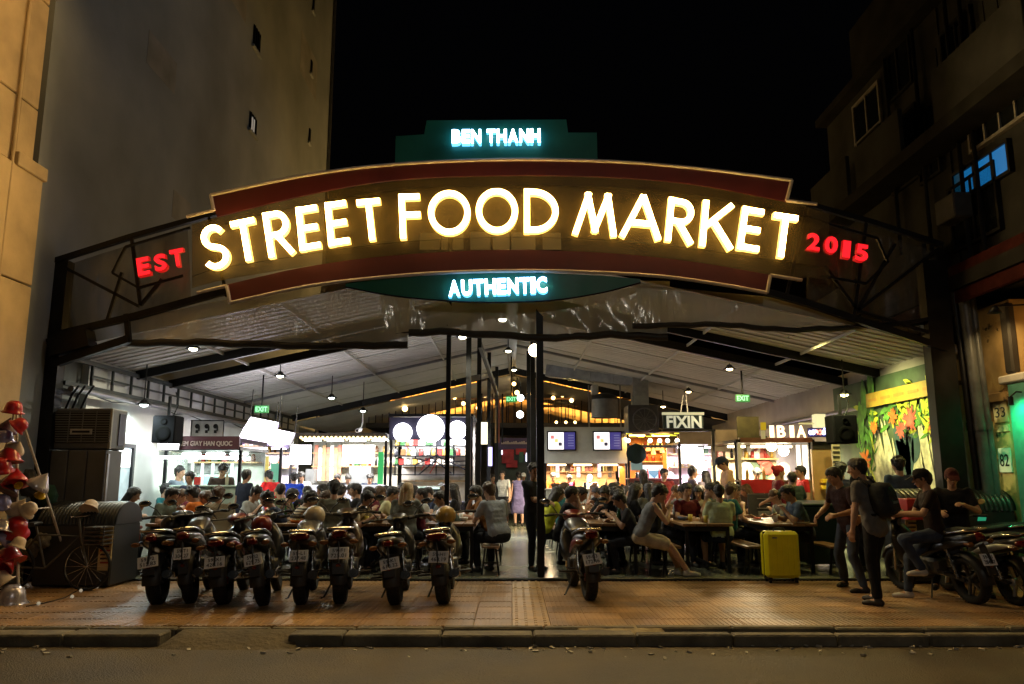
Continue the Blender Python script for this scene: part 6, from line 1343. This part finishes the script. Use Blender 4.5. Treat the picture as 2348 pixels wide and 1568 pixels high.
HATS = [(30, 942, 'red', 1, 'topmost red hat just under the top of the stand'), (14, 985, 'dark', 1, 'dark hat under the topmost red hat'), (40, 978, 'red', .9, 'small red hat against the upright pole near the top'), (10, 1010, 'violet', 1, 'violet silvery hat above the red hats'), (34, 1030, 'cream', .9, 'cream hat tucked behind the pole'), (22, 1055, 'red', 1.2, 'big red hat level with the middle of the stand'), (4, 1075, 'red', 1.1, 'red hat cut by the photo edge at mid height'), (36, 1105, 'red', 1.2, 'red hat lying over two others on the pole'), (16, 1120, 'dark', 1.2, 'dark wine hat below the mid red hats'), (3, 1160, 'violet', 1.1, 'shiny violet hat at the photo edge'), (40, 1170, 'cream', 1.1, 'cream cone hat facing right of the pole'), (4, 1215, 'silver', 1, 'silver hat over the lowest red hats'), (34, 1215, 'red', 1.3, 'wide red hat in the lower half of the stand'), (10, 1235, 'violet', .9, 'small violet hat under the silver hat'), (40, 1250, 'cream', .8, 'small cream hat by the pole in the lower half'), (24, 1285, 'red', 1.3, 'lowest wide red hat on the stand'), (6, 1295, 'red', 1.2, 'red hat at the photo edge near the ground'), (6, 1335, 'cream', 1.1, 'cream hat near the ground at the photo edge'), (26, 1370, 'silver', 1.5, 'big silver hat resting on the pavement'), (88, 1112, 'silver', 1.1, 'silver and yellow hat hanging from the slanted pole'), (92, 1135, 'yellow', .5, 'tiny yellow hat tied under the slanted pole'), (62, 1170, 'cream', .9, 'cream hat hung between both poles'), (42, 1112, 'yellow', .4, 'tiny yellow hat on the upright pole'), (205, 1166, 'cream', 1, 'pale hat left on the left roll-top counter')]
for i, (px, py, c, s, lab) in enumerate(HATS):
    Y = 11.22 if px > 190 else hp.y - .05 + rnd.uniform(-.06, .14); p = at(px, py, Y)
    if py > 1360: p = gnd(26, 1385); p.z = .03
    cone = i % 3 == 1; k = 'cone_hat' if cone else 'hat'; o = link(k, bk(k, cone_hat if cone else hat), hm_[c], None, p, (rnd.uniform(-1.2, .4), rnd.uniform(-.7, .7), rnd.uniform(0, 6)) if py < 1360 else (.12, .1, 0)); o.scale = (s, s, s)
    tag(o, lab, 'hat', 'hats on the display stand')
# bicycle behind the stand
p0 = gnd(112, 1338); t = thing('bicycle', 'old bicycle leaning by the ribbed counter behind the stand', 'bicycle', (at(112, 1300, 10.92).x, 10.92, 0), math.radians(3))
def bwheel(y0):
    m = MB(); m.lathe([(.30 + .018 * math.cos(2 * PI * k / 8), .018 * math.sin(2 * PI * k / 8)) for k in range(9)], (y0, 0, .32), 32, (0, 1, 0)); w_ = m.build('wheel', mat('tyre_rubber', (0, 0, 0)), t, True)
    m = MB(); m.lathe([(.285, -.012), (.275, 0), (.285, .012)], (y0, 0, .32), 32, (0, 1, 0))
    for k in range(16): a = 2 * PI * k / 16; m.cyl((y0, .02 * (-1) ** k, .32), (y0 + math.cos(a) * .28, 0, .32 + math.sin(a) * .28), .0025, n=4, cap=False)
    m.build('rim', CHROME, w_, True)
bwheel(-.5); bwheel(.5); bf = mat('bicycle_grey', (.10, .095, .085), .4, .4)
MB().tube([(-.5, 0, .32), (-.05, 0, .30), (.36, 0, .72), (-.18, 0, .74), (-.5, 0, .32)], .016, 8).build('frame', bf, t, True); MB().tube([(-.05, 0, .3), (-.22, 0, .86)], .015, 8).build('seat_tube', bf, t, True); MB().tube([(.5, 0, .32), (.38, 0, .72), (.34, 0, .95)], .016, 8).build('fork', bf, t, True)
MB().loft([((0, -.16, .88), .07, .03), ((0, 0, .89), .06, .03), ((0, .14, .88), .02, .02)], 10).build('saddle', DARK, t, True).location = (-.22, 0, 0)
MB().tube([(.36, -.26, .98), (.34, -.1, .97), (.34, .1, .97), (.36, .26, .98)], .012, 8).build('handlebar', CHROME, t, True)
m = MB(); [m.box((.62, 0, .62 + k * .055), (.26, .32, .012)) for k in range(5)]; [m.bar((.62 + a * .13, b * .16, .6), (.62 + a * .13, b * .16, .86), .012) for a in (-1, 1) for b in (-1, 1)]; m.build('basket', bf, t, True)
# bags beside the bicycle, lights on the ground
for i, (px, py, c, lab, s_) in enumerate(((70, 1262, (.10, .085, .06), 'brown sack slumped against the wheel of old bicycle', .6), (100, 1240, (.12, .105, .075), 'grey sack hanging on the bicycle frame', .5), (66, 1110, (.04, .036, .03), 'dark bundle of netting piled by the cabinet side', .85), (112, 1138, (.006, .04, .02), 'dark green tarpaulin bundle behind the stand', .7))):
    p = at(px, py, 11.06 if py > 1200 else 11.5); m = MB(); m.ball((0, 0, 0), .2 * s_, 20, 14, (.9, .6, 1.2))
    m.v = [tuple(Vector(v) * (1 + .22 * math.sin(v[0] * 31 + i) * math.sin(v[2] * 27 + 2 * i) + .12 * math.sin(v[0] * 70 + v[2] * 55))) for v in m.v]
    me = m.mesh('sack'); o = link('sack' if i < 2 else 'bundle', me, mat('sack_%d' % i, c, .85, var=.35, bump=.8, bscale=14), None, p); tag(o, lab, 'sack' if i < 2 else 'bundle')
t = thing('light_chain', 'chain of small round bulbs trailing on the pavement at left', 'light chain', gnd(120, 1365)); pts = [gnd(*q) + Vector((0, 0, .012)) for q in ((60, 1392), (100, 1385), (150, 1372), (165, 1362), (190, 1350), (210, 1355), (225, 1340))]
MB().tube(pts, .006, 5).build('wire', BLACK, t)
for i, (px, py) in enumerate(((88, 1388), (165, 1372), (185, 1358), (222, 1349), (217, 1335))):
    p = gnd(px, py) if py > 1300 else at(px, py, 11.0); MB().ball(p + Vector((0, 0, .025)), .022, 8, 6).build('bulb', glow('chain_bulb', (1, .85, .6), .3), t)
# yellow suitcase
sx, sy = gnd(1799, 1338).x, gnd(1799, 1338).y + .14; t = thing('suitcase', 'bright yellow hard-shell suitcase standing at the market edge', 'suitcase', (sx, sy, 0)); ysm = mat('suitcase_yellow', (.80, .75, .01), .38, var=.08, bump=.06, bscale=20)
MB().box((sx, sy + .07, .40), (.5, .13, .66), None, .045).build('shell', ysm, t); MB().box((sx, sy - .07, .40), (.5, .13, .66), None, .045).build('shell', ysm, t); MB().box((sx, sy, .40), (.485, .02, .645), None, .01).build('zip_band', BLACK, t)
for k in range(5): MB().box((sx - .16 + k * .08, sy - .137, .40), (.018, .012, .5), None, .005).build('shell_ridge', ysm, t)
MB().box((sx - .11, sy - .14, .64), (.07, .006, .02)).build('badge', STEEL, t)
for a in (-1, 1):
    for b in (-1, 1): MB().cyl((sx + a * .19 - .015, sy + b * .09, .032), (sx + a * .19 + .015, sy + b * .09, .032), .032, n=12).build('wheel', BLACK, t); 
    MB().box((sx + a * .19, sy, .065), (.06, .24, .03), None, .008).build('wheel_mount', BLACK, t)
MB().tube([(sx - .08, sy, .725), (sx - .075, sy, .765), (sx + .075, sy, .765), (sx + .08, sy, .725)], .012, 6).build('handle', BLACK, t)
# ================================================================== PEOPLE IN THE PHOTO
cl = cloth; BLK, NAVY, GREY, OLIVE, WHT = cl(.012, .012, .014), cl(.02, .028, .055), cl(.16, .165, .17), cl(.10, .10, .05), cl(.55, .56, .55)
JEAN = cl(.045, .06, .10); KHAKI = cl(.25, .20, .12)
def sit(label, px, py, Y, rot, pose, shirt, off=0., **k):
    r = rig(pose); p = at(px, py, Y); a = math.radians(rot); hc = r['hc']; fl = -1 if k.get('flip') else 1; h = k.get('h', 1.)
    ox = (hc.x * fl * math.cos(a) - hc.y * math.sin(a)) * h; oy = (hc.x * fl * math.sin(a) + hc.y * math.cos(a)) * h
    k.setdefault('h', 1.)
    return person(label, p.x - ox, Y - oy, rot, pose, shirt, **k)
D_ = 'people eating at the long tables'
R, Lf, A, F = -90, 90, 0, 180           # facing right, left, away, towards the street
for args in (
 ('seated diner in grey-green t-shirt at leftmost table, facing right', 393, 1158, 12.9, R - 8, 'eat', cl(.12, .15, .12), dict()),
 ('dark haired woman seated far left beside the red bin', 306, 1142, 13.4, R + 10, 'eat', cl(.02, .03, .03), dict(hair='long')),
 ('seated person in teal shirt bending over behind grey-green t-shirt man', 382, 1120, 15.6, R, 'upright', cl(.02, .14, .15), dict()),
 ('diner with yellow-brown hair leaning over the leftmost table', 470, 1147, 13.6, Lf, 'lean', cl(.22, .14, .04), dict(hm=brownh)),
 ('light brown haired diner in cream and black patterned shirt, back turned', 499, 1157, 12.75, A + 30, 'eat', striped('pattern_shirt', (.5, .42, .28), (.03, .03, .03), 14, 'DIAGONAL'), dict(hm=brownh)),
 ('diner in orange top at the leftmost table lit by the food', 437, 1160, 13.5, Lf - 10, 'eat', cl(.5, .13, .02), dict()),
 ('man in dark jacket and glasses leaning left at the second table', 611, 1158, 12.9, Lf + 10, 'lean', NAVY, dict(top='long')),
 ('seated diner with white collar behind the man with glasses', 588, 1137, 14.2, R - 10, 'eat', cl(.3, .3, .28), dict()),
 ('diner in olive shirt seen from behind, below the red shirt vendor', 644, 1130, 15.2, A - 15, 'upright', cl(.13, .14, .07), dict()),
 ('seated diner in black shirt beside the olive shirt diner', 704, 1128, 15.4, A + 20, 'eat', BLK, dict()),
 ('seated diner in cream and black striped shirt bending forward', 712, 1150, 13.0, R + 25, 'lean', striped('stripe_shirt', (.55, .47, .33), (.03, .03, .03), 7), dict()),
 ('long haired woman in black at the second table, turned away', 739, 1143, 13.9, Lf + 25, 'upright', BLK, dict(hair='long')),
 ('broad man in olive-grey t-shirt with his back to the street', 764, 1144, 13.2, A + 8, 'upright', cl(.15, .15, .11), dict(h=1.04)),
 ('dark haired diner in navy behind the broad olive-grey man', 782, 1129, 15.5, A - 10, 'eat', NAVY, dict()),
 ('short haired diner in black below the white counter', 814, 1133, 15.0, Lf, 'upright', BLK, dict()),
 ('diner in charcoal shirt leaning toward the third table', 846, 1144, 13.6, R, 'eat', cl(.03, .03, .035), dict()),
 ('diner in cream camouflage shirt stooping over the third table', 842, 1168, 12.6, R - 20, 'lean', striped('camo_shirt', (.48, .40, .26), (.16, .12, .06), 3, 'DIAGONAL'), dict()),
 ('reddish haired woman in maroon at the middle of the left rows', 871, 1133, 15.2, R, 'eat', cl(.12, .02, .03), dict(hm=brownh, hair='long')),
 ('man in pale yellow shirt by the glass showcase', 901, 1138, 14.2, R + 12, 'eat', cl(.52, .48, .25), dict()),
 ('diner with dark hair right of the pale yellow shirt man', 922, 1124, 16.2, Lf, 'upright', cl(.05, .05, .06), dict()),
 ('dark haired diner in front of the glass showcase, facing left', 947, 1123, 16.0, Lf - 20, 'eat', GREY, dict()),
 ('woman with long blonde hair seen from behind in the left rows', 934, 1152, 13.2, A - 5, 'upright', cl(.16, .17, .14), dict(hair='long', hm=blondh, h=1.02)),
 ('ruddy man in dark green-grey shirt behind the slim post', 1008, 1153, 13.2, Lf + 15, 'lean', cl(.07, .09, .08), dict(skin=2)),
 ('woman in black with pale face left of the aisle tables', 1037, 1140, 14.4, Lf, 'upright', BLK, dict(hair='long')),
 ('dark haired diner in brown shirt eating at the aisle table', 1090, 1131, 14.0, Lf, 'eat_hand', cl(.2, .09, .03), dict()),
 ('man in pale grey t-shirt with bag strap on the aisle bench', 1121, 1145, 12.7, Lf - 52, 'eat', cl(.33, .36, .42), dict(h=1.05, hm=brownh, skin=2)),
 ('long haired woman in yellow-green top beside the thick front post', 1279, 1137, 13.6, R + 18, 'eat', cl(.42, .45, .03), dict(hair='long')),
 ('diner in black t-shirt facing right behind the lone motorbike', 1312, 1148, 12.8, R, 'eat_hand', BLK, dict()),
 ('small diner peering over the black t-shirt shoulder', 1333, 1154, 13.8, R - 15, 'eat', cl(.1, .04, .03), dict()),
 ('dark haired diner in black jacket at the far end of the entrance table', 1387, 1148, 14.0, F - 30, 'eat', BLK, dict()),
 ('boy in dark t-shirt facing left and eating at the entrance table', 1420, 1166, 12.6, Lf, 'eat', cl(.035, .035, .04), dict(h=.94)),
 ('diner in brown top behind the boy in dark t-shirt', 1418, 1134, 14.8, Lf + 20, 'eat', cl(.12, .07, .04), dict(hair='bun')),
 ('long haired woman in black facing right near the tank top man', 1458, 1138, 14.0, R, 'upright', BLK, dict(hair='long')),
 ('woman with very long dark hair below the dark bar', 1486, 1123, 15.6, A + 15, 'upright', cl(.1, .1, .08), dict(hair='long')),
 ('man in grey tank top and shorts eating at the front right table', 1513, 1150, 12.25, R, 'tank', cl(.17, .18, .20), dict(top='tank', low='shorts', legs=cl(.42, .36, .28), shoe=whiteshoe, skin=2, h=1.05)),
 ('man in black t-shirt behind the tank top man', 1566, 1118, 15.6, Lf, 'eat', BLK, dict()),
 ('diner in maroon shirt across the table from the tank top man', 1575, 1140, 13.8, F + 20, 'upright', cl(.10, .012, .018), dict()),
 ('woman in patterned cream top in the second right row', 1600, 1124, 15.4, F - 15, 'eat', cl(.4, .33, .22), dict(hair='long')),
 ('woman in pale green top and dark shorts with her back to the street', 1648, 1128, 12.9, A + 6, 'upright', cl(.46, .55, .36), dict(hair='bun', legs=NAVY, low='shorts', skin=1)),
 ('woman with long brown hair in cream top behind the pale green top', 1676, 1126, 14.8, Lf - 15, 'upright', cl(.42, .37, .25), dict(hair='long', hm=brownh)),
 ('man in blue shirt facing left behind the yellow suitcase', 1806, 1144, 12.8, Lf, 'eat', cl(.075, .11, .17), dict(h=1.03, skin=1)),
 ):
    lab, px, py, Y, rot, pose, sh, k = args; sit(lab, px, py, Y, rot, pose, sh, group=D_, flip=k.pop('flip', rnd.random() < .35), **k)
COLS = [('black', BLK), ('navy', NAVY), ('charcoal', cl(.03, .03, .035)), ('grey', GREY), ('olive', OLIVE), ('white', WHT), ('maroon', cl(.10, .012, .018)), ('brown', cl(.1, .06, .035)), ('teal', cl(.02, .1, .1)), ('tan', cl(.3, .22, .13))]
seen_ = set()
for rn, spots in (('second', (0, 1, 2, 3, 4, 5, 6)), ('third', (1, 2, 4, 5)), ('front', (0, 1, 2, 4, 5, 6))):
    for i in spots:
        for s in (-1, 1):
            for q in range(2):
                if rnd.random() < (.30 if rn != 'front' else .55): continue
                a_, b_ = ROWS[rn]; y = a_ + (b_ - a_) * ((.3, .8)[q] if rn != 'front' else (.62, .9)[q]) + rnd.uniform(-.1, .1); cn, cm = rnd.choice(COLS); hr = rnd.choice(['short', 'short', 'long', 'bun', 'short'])
                x = TX[i] + s * .62
                if i == 3 and s > 0: continue
                lab = '%s-haired diner in %s top, %s bench of the %s table, %s row, %s seat' % (dict(short='short', long='long', bun='tied')[hr], cn, 'left' if s < 0 else 'right', ordn[i], rn, ('near', 'far')[q])
                person(lab, x, y, (-90 if s < 0 else 90) + rnd.uniform(-18, 18), rnd.choice(['eat', 'eat_hand', 'upright', 'lean', 'eat']), cm, hair=hr, hm=rnd.choice([None, None, brownh]), skin=rnd.randint(0, 2), h=rnd.uniform(.94, 1.04), flip=rnd.random() < .5, group=D_)
def stand(label, px, py, Y, rot, pose, shirt, z=.045, **k):
    r = rig(pose); p = at(px, py, Y); h = k.pop('h', None)
    if h is None: h = max(.9, min(1.1, (p.z - z) / r['hc'].z))
    a = math.radians(rot); fl = -1 if k.get('flip') else 1; hc = r['hc']
    return person(label, p.x - (hc.x * fl * math.cos(a) - hc.y * math.sin(a)) * h, Y - (hc.x * fl * math.sin(a) + hc.y * math.cos(a)) * h, rot, pose, shirt, z=z, h=h, **k)
stand('standing man in grey-blue shirt before the ice cream stall, facing right', 413, 1083, 15.8, R - 20, 'stand', cl(.13, .16, .2))
stand('standing man in dark navy shirt next to the grey-blue shirt man', 434, 1097, 15.3, F - 15, 'stand', cl(.035, .04, .07))
stand('standing man in dark brown shirt with both hands raised before the ice cream stall', 511, 1079, 15.8, F + 30, 'phone', cl(.05, .035, .03))
stand('standing man in dark navy shirt seen from behind with head turned', 566, 1090, 15.4, A - 35, 'stand', cl(.02, .025, .045))
stand('vendor in bright red shirt at the poster stall', 616, 1093, 17.4, Lf - 40, 'serve', cl(.6, .02, .02))
stand('vendor in blue t-shirt standing before the white counter', 674, 1097, 17.6, A + 10, 'serve', cl(.02, .06, .5))
stand('vendor in pale shirt beside the blue t-shirt vendor', 691, 1094, 20.0, F, 'serve', cl(.4, .38, .36))
stand('vendor in dark top behind the white counter, left of two others', 773, 1096, 20.2, F - 20, 'serve', BLK)
stand('vendor in black top and dark hair in the middle of the white counter', 798, 1099, 20.3, F + 25, 'serve', cl(.02, .02, .03), hair='bun')
stand('vendor in navy top at right end of the white counter', 848, 1097, 20.1, F + 10, 'serve', NAVY)
stand('vendor in yellow shirt low at the ice cream stall counter', 462, 1112, 17.4, F + 30, 'serve', cl(.6, .55, .03), h=.92)
stand('woman in white top and dark skirt walking in the aisle', 1151, 1088, 24.0, F - 10, 'walk', WHT, low='skirt', legs=BLK, hair='bun', skin=2)
stand('woman in blue-violet dress standing in the aisle seen from behind', 1188, 1090, 24.5, A + 5, 'stand', cl(.16, .15, .34), low='dress', hair='bun', skin=2)
stand('man with white cap behind the blue-violet dress woman', 1200, 1092, 26.0, F, 'stand', NAVY, hair='cap', hm=cl(.7, .7, .7))
stand('person in red top at the far left of the aisle', 1130, 1096, 25.5, F + 20, 'stand', cl(.3, .03, .03))
stand('man in dark clothes with crossed arms beside the thick front post', 1224, 1103, 13.0, F + 35, 'arms_crossed', cl(.03, .033, .045), legs=cl(.02, .024, .035), h=.97)
stand('cook in orange top in the kitchen under the screens', 1268, 1094, 23.2, F, 'serve', cl(.6, .15, .03))
stand('cook in magenta top in the kitchen under the screens', 1305, 1098, 23.0, F + 30, 'serve', cl(.4, .04, .2))
stand('cook in pale top at right of the kitchen', 1352, 1097, 23.3, F - 20, 'serve', cl(.5, .45, .4), hair='cap', hm=WHT)
stand('man in dark red shirt at the dark bar counter', 1523, 1097, 18.2, F, 'stand', cl(.13, .015, .015), h=.95)
stand('person in black with long hair at left of the dark bar', 1474, 1099, 18.6, A, 'stand', BLK, hair='long', h=.95)
stand('man with dark hair and white collar at the pink lit stall', 1589, 1083, 17.2, R, 'stand', cl(.10, .08, .12))
stand('tall man in peach shirt and dark cap looking down at his hands', 1655, 1062, 15.8, Lf, 'phone', cl(.58, .36, .22), hair='cap', hm=NAVY)
stand('woman in grey top at the pink lit stall counter', 1616, 1090, 18.6, A + 20, 'stand', cl(.12, .1, .13), hair='long')
stand('woman in dark red coat facing right at the red counter', 1786, 1082, 15.2, R, 'stand', cl(.13, .012, .018), top='long', hair='bun', hm=cl(.3, .03, .03))
stand('vendor in red shirt behind the seated man in blue shirt', 1834, 1082, 15.6, Lf, 'stand', cl(.55, .025, .03))
stand('man in dark green shirt with an arm stretched to the left', 1815, 1096, 14.4, A + 15, 'reach', cl(.03, .045, .04))
stand('vendor with pale shirt working at the red counter', 1735, 1088, 17.3, F - 10, 'serve', cl(.55, .25, .2))
stand('man in grey-blue shirt standing left of the flower mural', 1927, 1078, 13.4, A - 30, 'stand', cl(.13, .15, .18))
stand('man in black t-shirt with pale neck before the flower mural', 1969, 1068, 12.9, A + 25, 'stand', BLK)
stand('man in denim blue shirt seen from behind at the flower mural', 2057, 1066, 12.5, A, 'stand', cl(.05, .07, .12))
def foot(label, px, py, rot, pose, shirt, **k):
    p = gnd(px, py); return person(label, p.x, p.y, rot, pose, shirt, z=0, **k)
foot('man in black and red t-shirt and jeans with legs apart, leaning left', 1955, 1352, Lf + 15, 'stride', cl(.03, .014, .014), legs=cl(.05, .065, .105), h=1.0)
o = foot('young person in grey checked shirt and black trousers carrying backpack', 2018, 1388, A + 38, 'backpack', cl(.14, .135, .13), legs=BLK, hair='short', h=1.0)
def pack(m):
    m.loft([((0, -.32, .0), .10, .13), ((0, -.29, 0), .14, .19), ((0, -.20, 0), .155, .215), ((0, -.12, .01), .14, .2), ((0, -.09, .01), .12, .17)], 16, 2.8)
RB = rig('backpack'); T_ = lambda x, y, z: RB['pel'] + RB['R'] @ Vector((x, y, z))
bpk = thing('backpack', 'dark backpack worn by the young person in checked shirt', 'backpack', o.location, o.rotation_euler.z)
b_ = link('bag', bk('bag', pack), cl(.02, .024, .03), bpk, T_(0, 0, .26)); b_.rotation_euler = RB['R'].to_euler()
for s in (-1, 1): MB().tube([T_(s * .1, -.12, .45), T_(s * .1, -.02, .56), T_(s * .1, .09, .5), T_(s * .11, .13, .32), T_(s * .13, .02, .12), T_(s * .13, -.12, .1)], .018, 6).build('strap', BLK, bpk, True)
pk = link('front_pocket', bk('pocket', lambda m: m.box((0, -.31, -.08), (.2, .05, .17), b=.02)), cl(.03, .033, .04), bpk, T_(0, 0, .26)); pk.rotation_euler = b_.rotation_euler
lb_ = link('pale_label', bk('pack_label', lambda m: m.box((0, -.338, -.05), (.12, .008, .03))), GREY, bpk, T_(0, 0, .26)); lb_.rotation_euler = b_.rotation_euler
p = gnd(2160, 1380); person('capped man in black and red t-shirt perched on a motorbike with one foot down', p.x + .05, p.y + .12, Lf - 12, 'perch', cl(.02, .012, .012), legs=JEAN, hair='cap', hm=BLK, z=0, h=1.0, shoe=whiteshoe)
p = gnd(2228, 1372); person('capped man in black shirt with red cap front sitting astride a motorbike', p.x + .12, p.y + .45, F - 25, 'ride', BLK, legs=NAVY, hair='cap', hm=cl(.06, .015, .015), z=0, h=1.0)
t = thing('phone', 'phone with green lit screen held by the capped man astride', 'phone', at(2250, 1188, 11.0)); MB().box(at(2250, 1188, 11.0), (.16, .012, .09), Euler((.3, 0, .3)).to_matrix(), .004).build('case', BLACK, t); MB().box(at(2250, 1188, 11.0) + Vector((0, -.008, .002)), (.145, .006, .075), Euler((.3, 0, .3)).to_matrix()).build('lit_screen', glow('phone_green', (.02, .35, .18), .7), t)
t = thing('red_crate', 'red crate box with pale print on the right roll-top counter', 'crate', at(2105, 1190, 11.4)); m = MB(); rect(m, 2080, 1143, 2140, 1192, 11.35, .3, .01); m.build('box', mat('crate_red', (.45, .02, .015), .4), t)
for k in range(3): m = MB(); rect(m, 2092 + k * 14, 1160 + k % 2 * 8, 2103 + k * 14, 1166 + k % 2 * 8, 11.335, .014); m.build('print', mat('crate_print', (.6, .3, .25), .6), t)
bpy.data.scenes.remove(TMP)
